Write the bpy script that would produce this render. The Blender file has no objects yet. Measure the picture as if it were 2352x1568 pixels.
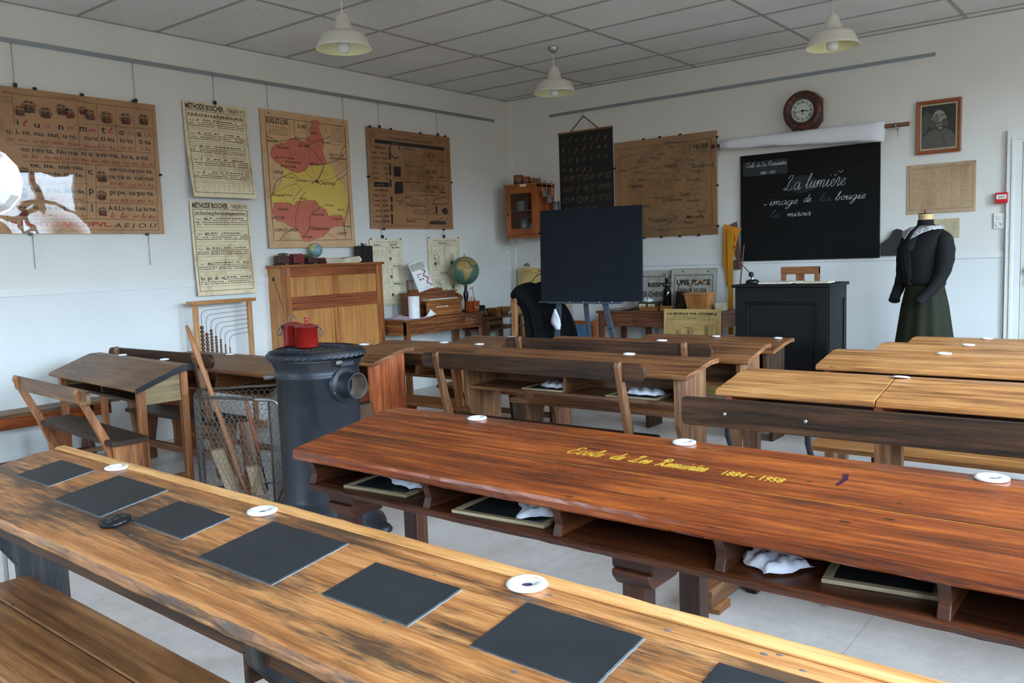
import bpy, math, random
from mathutils import Vector, Matrix
random.seed(7)
PI = math.pi
SC = bpy.context.scene
COL = SC.collection

# ------------------------------------------------------------------ camera
CAM_POS = Vector((-7.957, -6.214, 1.335))
yaw, pitch, roll = 0.6666, -0.0990, -0.0353
fw = Vector((math.cos(pitch)*math.cos(yaw), math.cos(pitch)*math.sin(yaw), math.sin(pitch)))
r0 = Vector((math.sin(yaw), -math.cos(yaw), 0)); u0 = r0.cross(fw)
rr = r0*math.cos(roll)+u0*math.sin(roll); uu = -r0*math.sin(roll)+u0*math.cos(roll)
cd = bpy.data.cameras.new('camera'); cam = bpy.data.objects.new('camera', cd); COL.objects.link(cam)
M = Matrix.Identity(4)
for i in range(3):
    M[i][0] = rr[i]; M[i][1] = uu[i]; M[i][2] = -fw[i]; M[i][3] = CAM_POS[i]
cam.matrix_world = M
cd.sensor_width = 36; cd.lens = 1937.4*36/2352; cd.clip_start = .05
SC.camera = cam
SC.view_settings.view_transform = 'Standard'; SC.view_settings.look = 'None'
SC.view_settings.gamma = 1; SC.view_settings.use_curve_mapping = False
SC.view_settings.exposure = 0.47

# ------------------------------------------------------------------ daylight
CEIL = 3.154
ROOM_X0, ROOM_Y0 = -10.4, -7.7
WINS = [(-2.75, -1.35), (-5.15, -3.75), (-7.55, -6.15), (-9.95, -8.55)]      # windows of the right-hand wall (x0, x1)
WZ0, WZ1 = 0.95, 2.95
world = bpy.data.worlds.new('overcast_sky'); SC.world = world; world.use_nodes = True
wn = world.node_tree; bg = wn.nodes['Background']
_g = wn.nodes.new('ShaderNodeTexCoord'); _s = wn.nodes.new('ShaderNodeSeparateXYZ'); _r = wn.nodes.new('ShaderNodeValToRGB')
wn.links.new(_g.outputs['Generated'], _s.inputs[0]); wn.links.new(_s.outputs[2], _r.inputs[0]); wn.links.new(_r.outputs[0], bg.inputs[0])
_e = _r.color_ramp.elements; _e[0].position = 0.0; _e[0].color = (.055, .052, .045, 1); _e[1].position = .14; _e[1].color = (.58, .79, 1.0, 1)
_k = _e.new(.02); _k.color = (.10, .10, .095, 1)
bg.inputs[1].default_value = 30.0
def window_portal(x0, x1, y, z0, z1, rot):
    l = bpy.data.lights.new('daylight_portal', 'AREA'); l.shape = 'RECTANGLE'
    l.size = x1-x0; l.size_y = z1-z0; l.cycles.is_portal = True
    o = bpy.data.objects.new('daylight_portal', l); COL.objects.link(o)
    return o, l
for (a, b) in WINS:
    o, l = window_portal(a, b, 0, WZ0, WZ1, 0)
    o.location = ((a+b)/2, ROOM_Y0-.02, (WZ0+WZ1)/2); o.rotation_euler = (PI/2, 0, 0)
REARWIN = [(-1.9, -1.0)]       # windows of the wall behind the camera (y0, y1)
for (a, b) in REARWIN:
    o, l = window_portal(a, b, 0, WZ0, WZ1, 0)
    o.location = (ROOM_X0-.02, (a+b)/2, (WZ0+WZ1)/2); o.rotation_euler = (PI/2, 0, -PI/2)

# ------------------------------------------------------------------ helpers
def lin(c):
    return tuple(((v/255.)/12.92 if v/255. <= .04045 else ((v/255.+.055)/1.055)**2.4) for v in c)
def new_mat(name):
    m = bpy.data.materials.new(name); m.use_nodes = True
    nt = m.node_tree; b = nt.nodes['Principled BSDF']
    return m, nt, b
def N(nt, t, **kw):
    n = nt.nodes.new(t)
    for k, v in kw.items():
        if k.startswith('i_'):
            n.inputs[k[2:].replace('_', ' ')].default_value = v
        else: setattr(n, k, v)
    return n
def noise(nt, vec, sc, detail=4, rough=.55, mul=None, dist=0.):
    if mul:
        m = N(nt, 'ShaderNodeMapping'); m.inputs['Scale'].default_value = mul; nt.links.new(vec, m.inputs['Vector']); vec = m.outputs[0]
    n = N(nt, 'ShaderNodeTexNoise'); n.inputs['Scale'].default_value = sc; n.inputs['Detail'].default_value = detail
    n.inputs['Roughness'].default_value = rough; n.inputs['Distortion'].default_value = dist
    nt.links.new(vec, n.inputs['Vector']); return n.outputs['Fac']
def math_(nt, op, a, b=None, clamp=False):
    n = N(nt, 'ShaderNodeMath', operation=op); n.use_clamp = clamp
    for i, v in enumerate((a, b)):
        if v is None: continue
        if isinstance(v, (int, float)): n.inputs[i].default_value = v
        else: nt.links.new(v, n.inputs[i])
    return n.outputs[0]
def ramp(nt, fac, stops):
    r = N(nt, 'ShaderNodeValToRGB'); e = r.color_ramp.elements
    while len(e) < len(stops): e.new(.5)
    for i, (p, c) in enumerate(stops): e[i].position = p; e[i].color = (*c, 1) if len(c) == 3 else c
    nt.links.new(fac, r.inputs[0]); return r.outputs[0]
def mix(nt, fac, a, b, mode='MIX'):
    n = N(nt, 'ShaderNodeMix', data_type='RGBA', blend_type=mode)
    for s, v in ((0, fac), (6, a), (7, b)):
        if isinstance(v, (int, float)): n.inputs[s].default_value = v
        elif isinstance(v, tuple): n.inputs[s].default_value = (*v, 1)
        else: nt.links.new(v, n.inputs[s])
    return n.outputs[2]
def bump(nt, b, h, strength, dist=.002):
    n = N(nt, 'ShaderNodeBump'); n.inputs['Strength'].default_value = strength; n.inputs['Distance'].default_value = dist
    nt.links.new(h, n.inputs['Height']); nt.links.new(n.outputs[0], b.inputs['Normal'])

def wood(name, dark, mid, light, rough=.42, stain=.3, grime=0., bumps=.35, nick=.5, spec=.5, stain_c=(26, 20, 16)):
    m, nt, b = new_mat(name)
    uv = N(nt, 'ShaderNodeUVMap').outputs[0]
    n1 = noise(nt, uv, 1, 7, .66, (1.7, 38, 1), .5)
    n2 = noise(nt, uv, 1, 3, .6, (9, 330, 1))
    n3 = noise(nt, uv, 1, 4, .5, (1.6, 4.5, 1))
    f = math_(nt, 'ADD', math_(nt, 'MULTIPLY', n1, .56), math_(nt, 'ADD', math_(nt, 'MULTIPLY', n2, .28), math_(nt, 'MULTIPLY', n3, .30)))
    c = ramp(nt, f, [(.45, lin(dark)), (.57, lin(mid)), (.69, lin(light))])
    if stain > 0:
        s1 = noise(nt, uv, 1, 7, .68, (2.6, 14, 1), .4)
        s2 = noise(nt, uv, 1, 5, .6, (1.5, 3.2, 1))
        s = math_(nt, 'ADD', math_(nt, 'MULTIPLY', s1, .55), math_(nt, 'MULTIPLY', s2, .45))
        sm = ramp(nt, s, [(.585-.12*stain, (0, 0, 0)), (.69-.10*stain, (1, 1, 1))])
        c = mix(nt, math_(nt, 'MULTIPLY', sm, min(1., .35+.6*stain)), c, lin(stain_c))
    if grime > 0:
        g1 = noise(nt, uv, 1, 5, .6, (1.1, 6, 1), .3); g2 = noise(nt, uv, 1, 6, .75, (7, 75, 1))
        g = math_(nt, 'ADD', math_(nt, 'MULTIPLY', g1, .62), math_(nt, 'MULTIPLY', g2, .38))
        c = mix(nt, math_(nt, 'MULTIPLY', ramp(nt, g, [(.485, (0, 0, 0)), (.575, (1, 1, 1))]), grime), c, lin((44, 38, 34)))
    if nick > 0:
        v = N(nt, 'ShaderNodeTexVoronoi', feature='F1'); mp = N(nt, 'ShaderNodeMapping'); mp.inputs['Scale'].default_value = (7, 17, 1)
        nt.links.new(uv, mp.inputs[0]); nt.links.new(mp.outputs[0], v.inputs['Vector']); v.inputs['Scale'].default_value = 1
        g = ramp(nt, v.outputs['Distance'], [(.06, (1, 1, 1)), (.13, (0, 0, 0))])
        gg = noise(nt, uv, 7, 2)
        k = math_(nt, 'MULTIPLY', g, math_(nt, 'GREATER_THAN', gg, .52))
        c = mix(nt, math_(nt, 'MULTIPLY', k, nick), c, lin((24, 16, 12)))
    nt.links.new(c, b.inputs['Base Color'])
    ro = math_(nt, 'ADD', rough-.12, math_(nt, 'MULTIPLY', n1, .26))
    nt.links.new(ro, b.inputs['Roughness'])
    b.inputs['Specular IOR Level'].default_value = spec
    bump(nt, b, math_(nt, 'ADD', math_(nt, 'MULTIPLY', n1, .7), math_(nt, 'MULTIPLY', n2, .3)), bumps, .003)
    return m
def plain(name, c, rough=.6, metal=0., spec=.5, var=.0, vs=6., bumpy=0., bs=60., coat=0., trans=0., sheen=0.):
    m, nt, b = new_mat(name)
    tc = N(nt, 'ShaderNodeTexCoord').outputs['Object']
    if var > 0:
        n = noise(nt, tc, vs, 5, .6)
        l = lin(c)
        c1 = tuple(v*(1-var) for v in l); c2 = tuple(min(1, v*(1+var)) for v in l)
        nt.links.new(ramp(nt, n, [(.3, c1), (.7, c2)]), b.inputs['Base Color'])
    else: b.inputs['Base Color'].default_value = (*lin(c), 1)
    b.inputs['Roughness'].default_value = rough; b.inputs['Metallic'].default_value = metal
    b.inputs['Specular IOR Level'].default_value = spec; b.inputs['Coat Weight'].default_value = coat
    b.inputs['Coat Roughness'].default_value = .08
    if sheen: b.inputs['Sheen Weight'].default_value = sheen
    if trans: b.inputs['Transmission Weight'].default_value = trans
    if bumpy > 0: bump(nt, b, noise(nt, tc, bs, 4, .6), bumpy, .004)
    return m

_tc = {}
def glyphs(s, bold=0.):
    k = (s, bold)
    if k not in _tc:
        cu = bpy.data.curves.new('t', 'FONT'); cu.body = s; cu.size = 1; cu.resolution_u = 2; cu.offset = bold
        o = bpy.data.objects.new('t', cu); me = bpy.data.meshes.new_from_object(o)
        V = [tuple(v.co[:2]) for v in me.vertices]; F = [tuple(p.vertices) for p in me.polygons]
        bpy.data.objects.remove(o); bpy.data.curves.remove(cu); bpy.data.meshes.remove(me)
        _tc[k] = (V, F, (max([v[0] for v in V] or [0])))
    return _tc[k]

class MB:
    """collects shapes into ONE mesh; uv u runs along the grain, in metres"""
    def __init__(s):
        s.v = []; s.f = []; s.m = []; s.uv = []; s.mats = []; s.sm = []
    def mi(s, mat):
        if mat not in s.mats: s.mats.append(mat)
        return s.mats.index(mat)
    def face(s, idx, mat, uvs, smooth=False):
        s.f.append(tuple(idx)); s.m.append(s.mi(mat)); s.uv.append(uvs); s.sm.append(smooth)
    def tf(s, pts, T):
        return [tuple(T @ Vector(p)) for p in pts] if T is not None else [tuple(p) for p in pts]
    def poly(s, pts, faces, mat, axis=0, T=None, smooth=False):
        o = len(s.v); ou, ov = random.random()*30, random.random()*30
        s.v += s.tf(pts, T)
        for f in faces:
            P = [Vector(pts[i]) for i in f]
            n = Vector((0, 0, 0))
            for i in range(len(P)):
                a, b_ = P[i], P[(i+1) % len(P)]
                n += Vector(((a.y-b_.y)*(a.z+b_.z), (a.z-b_.z)*(a.x+b_.x), (a.x-b_.x)*(a.y+b_.y)))
            k = max(range(3), key=lambda i: abs(n[i]))
            if k == axis: ua, va = [i for i in range(3) if i != axis]
            else: ua = axis; va = [i for i in range(3) if i not in (axis, k)][0]
            s.face([o+i for i in f], mat, [(p[ua]+ou, p[va]+ov+k*.37) for p in P], smooth)
    def box(s, x0, x1, y0, y1, z0, z1, mat, axis=None, T=None):
        if x0 > x1: x0, x1 = x1, x0
        if y0 > y1: y0, y1 = y1, y0
        if z0 > z1: z0, z1 = z1, z0
        if axis is None:
            d = (x1-x0, y1-y0, z1-z0); axis = d.index(max(d))
        P = [(x0, y0, z0), (x1, y0, z0), (x1, y1, z0), (x0, y1, z0), (x0, y0, z1), (x1, y0, z1), (x1, y1, z1), (x0, y1, z1)]
        s.poly(P, [(0, 3, 2, 1), (4, 5, 6, 7), (0, 1, 5, 4), (1, 2, 6, 5), (2, 3, 7, 6), (3, 0, 4, 7)], mat, axis, T)
    def prism(s, prof, ax, a0, a1, mat, grain=None, T=None, nseg=1, jit=0., jidx=(), smooth=False):
        """profile (2D, CCW) extruded along axis ax from a0 to a1. ax 0: profile=(y,z); 1: (x,z); 2: (x,y)"""
        n = len(prof); P = []
        for k in range(nseg+1):
            a = a0+(a1-a0)*k/nseg
            for i, (p, q) in enumerate(prof):
                if jit and i in jidx and 0 < k < nseg: p += random.uniform(-jit, jit); q += random.uniform(-jit, jit)*.6
                P.append((a, p, q) if ax == 0 else (p, a, q) if ax == 1 else (p, q, a))
        F = []
        for k in range(nseg):
            for i in range(n):
                j = (i+1) % n; F.append((k*n+i, k*n+j, (k+1)*n+j, (k+1)*n+i))
        F.append(tuple(range(n))[::-1]); F.append(tuple(nseg*n+i for i in range(n)))
        if (ax == 1) != (a1 < a0): F = [f[::-1] for f in F]
        s.poly(P, F, mat, grain if grain is not None else ax, T, smooth)
    def rings(s, R, mat, cap=True, smooth=True, T=None, closed=True, uvs=1.):
        """loft through rings of equal point count"""
        o = len(s.v); n = len(R[0]); ou, ov = random.random()*9, random.random()*9
        for r in R: s.v += s.tf(r, T)
        L = 0
        for k in range(len(R)-1):
            d = (Vector(R[k][0])-Vector(R[k+1][0])).length
            for i in range(n if closed else n-1):
                j = (i+1) % n
                w = 1.0/n
                s.face((o+k*n+i, o+k*n+j, o+(k+1)*n+j, o+(k+1)*n+i), mat,
                       [(ou+L, ov+i*w*uvs), (ou+L, ov+(i+1)*w*uvs), (ou+L+d, ov+(i+1)*w*uvs), (ou+L+d, ov+i*w*uvs)], smooth)
            L += d
        if cap and closed:
            s.face([o+i for i in range(n)][::-1], mat, [(ou+p[0], ov+p[1]) for p in R[0]][::-1])
            s.face([o+(len(R)-1)*n+i for i in range(n)], mat, [(ou+p[0], ov+p[1]) for p in R[-1]])
    def lathe(s, prof, mat, n=24, c=(0, 0, 0), T=None, cap=False, smooth=True, sx=1., sy=1.):
        R = [[(c[0]+r*sx*math.cos(2*PI*i/n), c[1]+r*sy*math.sin(2*PI*i/n), c[2]+z) for i in range(n)] for r, z in prof]
        s.rings(R, mat, cap, smooth, T, uvs=prof[0][0]*6+.3)
    def tube(s, path, r, mat, n=8, T=None, cap=True, smooth=True, flat=1.):
        P = [Vector(p) for p in path]; R = []; up = None
        for i, p in enumerate(P):
            t = (P[min(i+1, len(P)-1)]-P[max(i-1, 0)]).normalized()
            if up is None:
                up = Vector((0, 0, 1)) if abs(t.z) < .9 else Vector((1, 0, 0))
            a = t.cross(up)
            if a.length < 1e-5: a = t.cross(Vector((0, 1, 0)))
            a.normalize(); b_ = a.cross(t).normalized(); up = b_
            q = r[i] if isinstance(r, (list, tuple)) else r
            R.append([tuple(p+a*math.cos(2*PI*k/n)*q+b_*math.sin(2*PI*k/n)*q*flat) for k in range(n)])
        s.rings(R, mat, cap, smooth, T)
    # flat marks on a face lying in local xz, facing -y at depth d
    def flat(s, pts, mat, d=0., T=None):
        """polygon (u,v) drawn at y=-d"""
        a = sum(pts[i][0]*pts[(i+1) % len(pts)][1]-pts[(i+1) % len(pts)][0]*pts[i][1] for i in range(len(pts)))
        if a < 0: pts = pts[::-1]
        o = len(s.v); s.v += s.tf([(u, -d, v) for u, v in pts], T)
        s.face([o+i for i in range(len(pts))], mat, [tuple(p) for p in pts])
    def rect(s, u0, v0, u1, v1, mat, d=0., T=None): s.flat([(u0, v0), (u1, v0), (u1, v1), (u0, v1)], mat, d, T)
    def line(s, pts, w, mat, d=0., T=None, taper=False):
        P = [Vector(p) for p in pts]; L = []; R = []
        for i, p in enumerate(P):
            t = P[min(i+1, len(P)-1)]-P[max(i-1, 0)]
            t = t.normalized() if t.length > 1e-9 else Vector((1, 0))
            ww = w*.5*(1 if not taper else (.45+.75*abs(t.y)))
            q = Vector((-t.y, t.x))*ww; L.append(p+q); R.append(p-q)
        o = len(s.v)
        s.v += s.tf([(p.x, -d, p.y) for p in L], T)+s.tf([(p.x, -d, p.y) for p in R], T)
        n = len(P)
        for i in range(n-1): s.face((o+i, o+n+i, o+n+i+1, o+i+1), mat, [(0, 0)]*4)
    def frame(s, u0, v0, u1, v1, w, mat, d=0., T=None):
        s.rect(u0, v0, u1, v0+w, mat, d, T); s.rect(u0, v1-w, u1, v1, mat, d, T)
        s.rect(u0, v0+w, u0+w, v1-w, mat, d, T); s.rect(u1-w, v0+w, u1, v1-w, mat, d, T)
    def text(s, txt, u, v, size, mat, d=0., width=None, align='l', bold=0., shear=0., T=None):
        V, F, w = glyphs(txt, bold)
        sx = size if width is None else width/max(w, 1e-6)
        off = 0 if align == 'l' else (-w*sx/2 if align == 'c' else -w*sx)
        o = len(s.v)
        s.v += s.tf([(u+off+x*sx+shear*y*size, -d, v+y*size) for x, y in V], T)
        for f in F: s.face([o+i for i in f], mat, [(0, 0)]*len(f))
    def ell(s, u, v, a, b_, mat, d=0., n=14, T=None, rot=0., wob=0.):
        P = []
        for i in range(n):
            t = 2*PI*i/n; k = 1+random.uniform(-wob, wob)
            x, y = a*k*math.cos(t), b_*k*math.sin(t)
            P.append((u+x*math.cos(rot)-y*math.sin(rot), v+x*math.sin(rot)+y*math.cos(rot)))
        s.flat(P, mat, d, T)
    def script(s, txt, u, v, h, w, mat, d=0., width=None, slant=.35, T=None, taper=True):
        strokes, adv = script_strokes(txt)
        sx = h if width is None else width/adv
        for st in strokes:
            s.line([(u+(x*sx)+slant*y*h*(1 if width is None else min(1.3, sx/h)), v+y*h) for x, y in st], w, mat, d, T, taper)
        return adv*sx
    def build(s, name, parent=None, loc=None, rotz=0., bevel=0., seg=2, kind=None, bw=None):
        me = bpy.data.meshes.new(name); me.from_pydata(s.v, [], s.f); me.update()
        for m in s.mats: me.materials.append(m)
        me.polygons.foreach_set('material_index', s.m); me.polygons.foreach_set('use_smooth', s.sm)
        uvl = me.uv_layers.new(name='UVMap'); flatuv = []
        for q in s.uv:
            for a in q: flatuv += [a[0], a[1]]
        uvl.data.foreach_set('uv', flatuv)
        o = bpy.data.objects.new(name, me); COL.objects.link(o)
        if parent: o.parent = parent
        if loc is not None: o.location = loc
        o.rotation_euler = (0, 0, rotz)
        if bevel:
            b = o.modifiers.new('bevel', 'BEVEL'); b.width = bevel; b.segments = seg; b.limit_method = 'ANGLE'; b.angle_limit = .6
            b.use_clamp_overlap = True
        if kind: o['kind'] = kind
        return o

def tag(o, label, cat, group=None, kind=None):
    o['label'] = label; o['category'] = cat
    if group: o['group'] = group
    if kind: o['kind'] = kind
    return o
def thing(name, label, cat, loc, rotz=0., group=None, rot=None):
    o = bpy.data.objects.new(name, None); COL.objects.link(o); o.empty_display_size = .1
    o.location = loc; o.rotation_euler = rot if rot else (0, 0, rotz)
    return tag(o, label, cat, group)
def dup(root, loc, rotz=None, label=None, group=None, rot=None):
    r = root.copy(); COL.objects.link(r); r.location = loc
    if rotz is not None: r.rotation_euler = (0, 0, rotz)
    if rot is not None: r.rotation_euler = rot
    if label: r['label'] = label
    if group: r['group'] = group
    for ch in list(root.children):
        c = ch.copy(); COL.objects.link(c); c.parent = r
        for g in list(ch.children):
            d = g.copy(); COL.objects.link(d); d.parent = c
    return r
def part(mb, name, parent, label=None, bevel=0., seg=2):
    o = mb.build(name, parent, bevel=bevel, seg=seg)
    if label: o['label'] = label
    return o
def TR(loc=(0, 0, 0), rx=0., ry=0., rz=0.):
    return Matrix.Translation(loc) @ Matrix.Rotation(rz, 4, 'Z') @ Matrix.Rotation(ry, 4, 'Y') @ Matrix.Rotation(rx, 4, 'X')
def smoothline(pts, k=4):
    if len(pts) < 3: return pts
    P = [pts[0]]+list(pts)+[pts[-1]]; out = []
    for i in range(1, len(P)-2):
        p0, p1, p2, p3 = P[i-1], P[i], P[i+1], P[i+2]
        for j in range(k):
            t = j/k
            out.append(tuple(.5*((2*p1[c])+(-p0[c]+p2[c])*t+(2*p0[c]-5*p1[c]+4*p2[c]-p3[c])*t*t+(-p0[c]+3*p1[c]-3*p2[c]+p3[c])*t**3) for c in range(len(p1))))
    out.append(tuple(pts[-1])); return out
BACK = -PI/2     # things that face the camera side of the room: local x -> world -y, local y -> world +x

# pen-written letters: strokes on a grid, x-height 1, ascender 2, descender -1
BOWL = [(.78, .85), (.45, 1), (.12, .7), (.06, .3), (.3, 0), (.6, .25), (.82, .95)]
GL = {
 'a': (1.05, [BOWL, [(.82, .95), (.76, .3), (.9, 0), (1.1, .3)]]),
 'b': (.95, [[(0, .3), (.35, 1.2), (.5, 1.85), (.36, 2), (.24, 1.5), (.2, .4), (.42, 0), (.7, .35), (.62, .8), (.95, .8)]]),
 'c': (.8, [[(.7, .8), (.5, 1), (.15, .75), (.1, .3), (.35, 0), (.8, .3)]]),
 'd': (1.05, [BOWL, [(.92, 2), (.78, .5), (.88, 0), (1.1, .3)]]),
 'e': (.75, [[(0, .3), (.4, .5), (.58, .8), (.4, 1), (.15, .7), (.15, .25), (.4, 0), (.78, .3)]]),
 'f': (.7, [[(0, .3), (.4, 1.2), (.55, 1.85), (.36, 2), (.26, 1.4), (.15, -.6), (.28, -1), (.42, -.6), (.25, 0), (.7, .3)]]),
 'g': (1.05, [BOWL, [(.82, .95), (.66, -.5), (.35, -1), (.15, -.7), (.55, -.1), (1.05, .3)]]),
 'h': (1.0, [[(0, .3), (.35, 1.3), (.48, 1.85), (.35, 2), (.24, 1.4), (.12, 0)], [(.12, 0), (.35, .8), (.6, 1), (.74, .7), (.68, .1), (.82, 0), (1.0, .3)]]),
 'i': (.6, [[(0, .3), (.28, 1), (.22, .2), (.38, 0), (.6, .3)], [(.34, 1.42), (.38, 1.55)]]),
 'j': (.6, [[(0, .3), (.35, 1), (.2, -.6), (-.1, -1), (-.2, -.7), (.6, .3)], [(.38, 1.42), (.42, 1.55)]]),
 'k': (.95, [[(0, .3), (.35, 1.3), (.48, 1.85), (.35, 2), (.24, 1.4), (.12, 0)], [(.14, .3), (.45, .95), (.65, .85), (.32, .5), (.6, .1), (.75, 0), (.95, .3)]]),
 'l': (.6, [[(0, .3), (.35, 1.2), (.48, 1.85), (.35, 2), (.22, 1.5), (.2, .3), (.36, 0), (.62, .3)]]),
 'm': (1.4, [[(0, .5), (.18, 1), (.18, .6), (.12, 0)], [(.12, 0), (.32, .8), (.52, 1), (.6, .7), (.54, 0)], [(.54, 0), (.75, .8), (.96, 1), (1.08, .7), (1.02, .1), (1.16, 0), (1.4, .3)]]),
 'n': (1.0, [[(0, .5), (.18, 1), (.18, .6), (.12, 0)], [(.12, 0), (.32, .8), (.55, 1), (.68, .7), (.62, .1), (.76, 0), (1.0, .3)]]),
 'o': (.9, [[(.45, 1), (.12, .75), (.1, .3), (.38, 0), (.68, .3), (.66, .8), (.45, 1), (.6, .75), (.95, .85)]]),
 'p': (1.0, [[(0, .4), (.3, 1.1), (.1, -1)], [(.2, .2), (.4, .85), (.65, .95), (.72, .4), (.5, 0), (.3, .15)], [(.5, 0), (1.0, .3)]]),
 'q': (1.0, [BOWL, [(.82, .95), (.68, -1), (1.0, .3)]]),
 'r': (.75, [[(0, .3), (.28, 1.15), (.5, .9), (.42, .2), (.55, 0), (.78, .3)]]),
 's': (.7, [[(0, .2), (.38, 1.1), (.5, .5), (.35, 0), (.1, .15)], [(.35, 0), (.7, .3)]]),
 't': (.6, [[(0, .3), (.35, 1.6), (.24, .3), (.38, 0), (.62, .3)], [(.05, 1.1), (.6, 1.15)]]),
 'u': (1.0, [[(0, .3), (.22, 1), (.16, .3), (.35, 0), (.62, .5), (.74, 1), (.68, .2), (.82, 0), (1.0, .3)]]),
 'v': (.8, [[(0, .5), (.2, 1), (.22, .2), (.4, 0), (.66, .5), (.6, 1), (.85, .9)]]),
 'w': (1.2, [[(0, .5), (.2, 1), (.2, .2), (.38, 0), (.6, .9), (.58, .2), (.75, 0), (1.0, .5), (.95, 1), (1.2, .9)]]),
 'x': (.85, [[(0, .8), (.25, 1), (.4, .5), (.55, 0), (.85, .3)], [(.7, 1), (.1, 0)]]),
 'y': (1.0, [[(0, .3), (.22, 1), (.18, .3), (.38, .05), (.62, .4), (.76, 1)], [(.76, 1), (.6, -.5), (.3, -1), (.12, -.7), (.5, -.1), (1.0, .3)]]),
 'z': (.8, [[(.05, .85), (.3, 1), (.6, .95), (.15, .1), (.4, .1), (.35, -.6), (.1, -1), (.1, -.6), (.8, .3)]]),
 'L': (1.5, [[(.3, 1.5), (.55, 1.9), (.9, 1.9), (.85, 1.5), (.6, 1), (.5, .4), (.3, .05), (.05, .1), (.1, .35), (.5, .15), (.9, -.05), (1.3, .25)]]),
 'E': (1.3, [[(1.0, 1.7), (.8, 2), (.45, 1.85), (.4, 1.35), (.75, 1.1), (.3, 1.0), (.1, .5), (.3, .05), (.75, .05), (1.1, .45)]]),
 'R': (1.6, [[(.7, 1.7), (.5, .5), (.25, 0), (0, .2)], [(.2, 1.4), (.4, 1.9), (.95, 2.05), (1.25, 1.7), (1.05, 1.2), (.65, 1.05)], [(.65, 1.05), (1.0, .4), (1.25, 0), (1.55, .3)]]),
 '-': (.7, [[(.1, .5), (.55, .5)]]), '.': (.4, [[(.15, .0), (.2, .1)]]), ',': (.4, [[(.15, .1), (.1, -.2)]]), ' ': (.75, []),
 '1': (.7, [[(.1, 1.2), (.4, 1.8), (.3, 0)]]), '8': (.9, [[(.7, 1.5), (.5, 1.8), (.25, 1.5), (.6, .6), (.45, 0), (.12, .4), (.35, .9), (.7, 1.5)]]),
 '4': (.9, [[(.5, 1.8), (.1, .6), (.8, .6)], [(.62, 1.1), (.5, 0)]]), '9': (.9, [[(.7, 1.5), (.45, 1.8), (.2, 1.4), (.4, 1.0), (.7, 1.4), (.6, .4), (.2, 0)]]),
 '7': (.8, [[(.1, 1.75), (.7, 1.8), (.3, 0)]]), '5': (.85, [[(.75, 1.8), (.3, 1.75), (.25, 1.1), (.6, 1.0), (.65, .3), (.3, 0), (.05, .2)]]),
}
def script_strokes(txt):
    out = []; x = 0
    for ch in txt:
        acc = None
        if ch in 'éèê': acc = ch; ch = 'e'
        if ch in 'âà': acc = ch; ch = 'a'
        if ch in 'ô': acc = ch; ch = 'o'
        adv, st = GL.get(ch, GL.get(ch.lower(), (.7, [])))
        for q in st: out.append([(x+a, b) for a, b in smoothline(q, 3)])
        if acc: out.append([(x+.25, 1.6), (x+.42, 1.3), (x+.62, 1.6)])
        x += adv
    return out, x
# ------------------------------------------------------------------ materials of the room
def wallmat(name, c, var=.02):
    m, nt, b = new_mat(name)
    tc = N(nt, 'ShaderNodeTexCoord').outputs['Object']
    n = noise(nt, tc, 1.2, 4, .6); l = lin(c)
    nt.links.new(ramp(nt, n, [(.3, tuple(v*(1-var*2) for v in l)), (.7, tuple(min(1, v*(1+var)) for v in l))]), b.inputs['Base Color'])
    b.inputs['Roughness'].default_value = .62; b.inputs['Specular IOR Level'].default_value = .35
    bump(nt, b, noise(nt, tc, 90, 3, .6), .12, .003)
    return m
M_WALL = wallmat('white_wall_paint', (222, 217, 208))
M_DADO = wallmat('white_paint_cool_daylight', (223, 221, 216))  # the wall's white paint, with bluish low daylight put into its colour
M_TRIM = plain('trim_paint', (222, 220, 214), .5)
def ceilmat():
    m, nt, b = new_mat('ceiling_tile')
    tc = N(nt, 'ShaderNodeTexCoord').outputs['Object']
    n = noise(nt, tc, 140, 3, .7); n2 = noise(nt, tc, .9, 3)
    c = ramp(nt, math_(nt, 'ADD', math_(nt, 'MULTIPLY', n, .7), math_(nt, 'MULTIPLY', n2, .3)), [(.36, lin((200, 196, 192))), (.5, lin((228, 225, 221))), (.7, lin((235, 232, 228)))])
    nt.links.new(c, b.inputs['Base Color']); b.inputs['Roughness'].default_value = .95
    bump(nt, b, n, .3, .003); return m
M_CEIL = ceilmat(); M_BAR = plain('grey_ceiling_bar', (158, 154, 150), .6)
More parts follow.
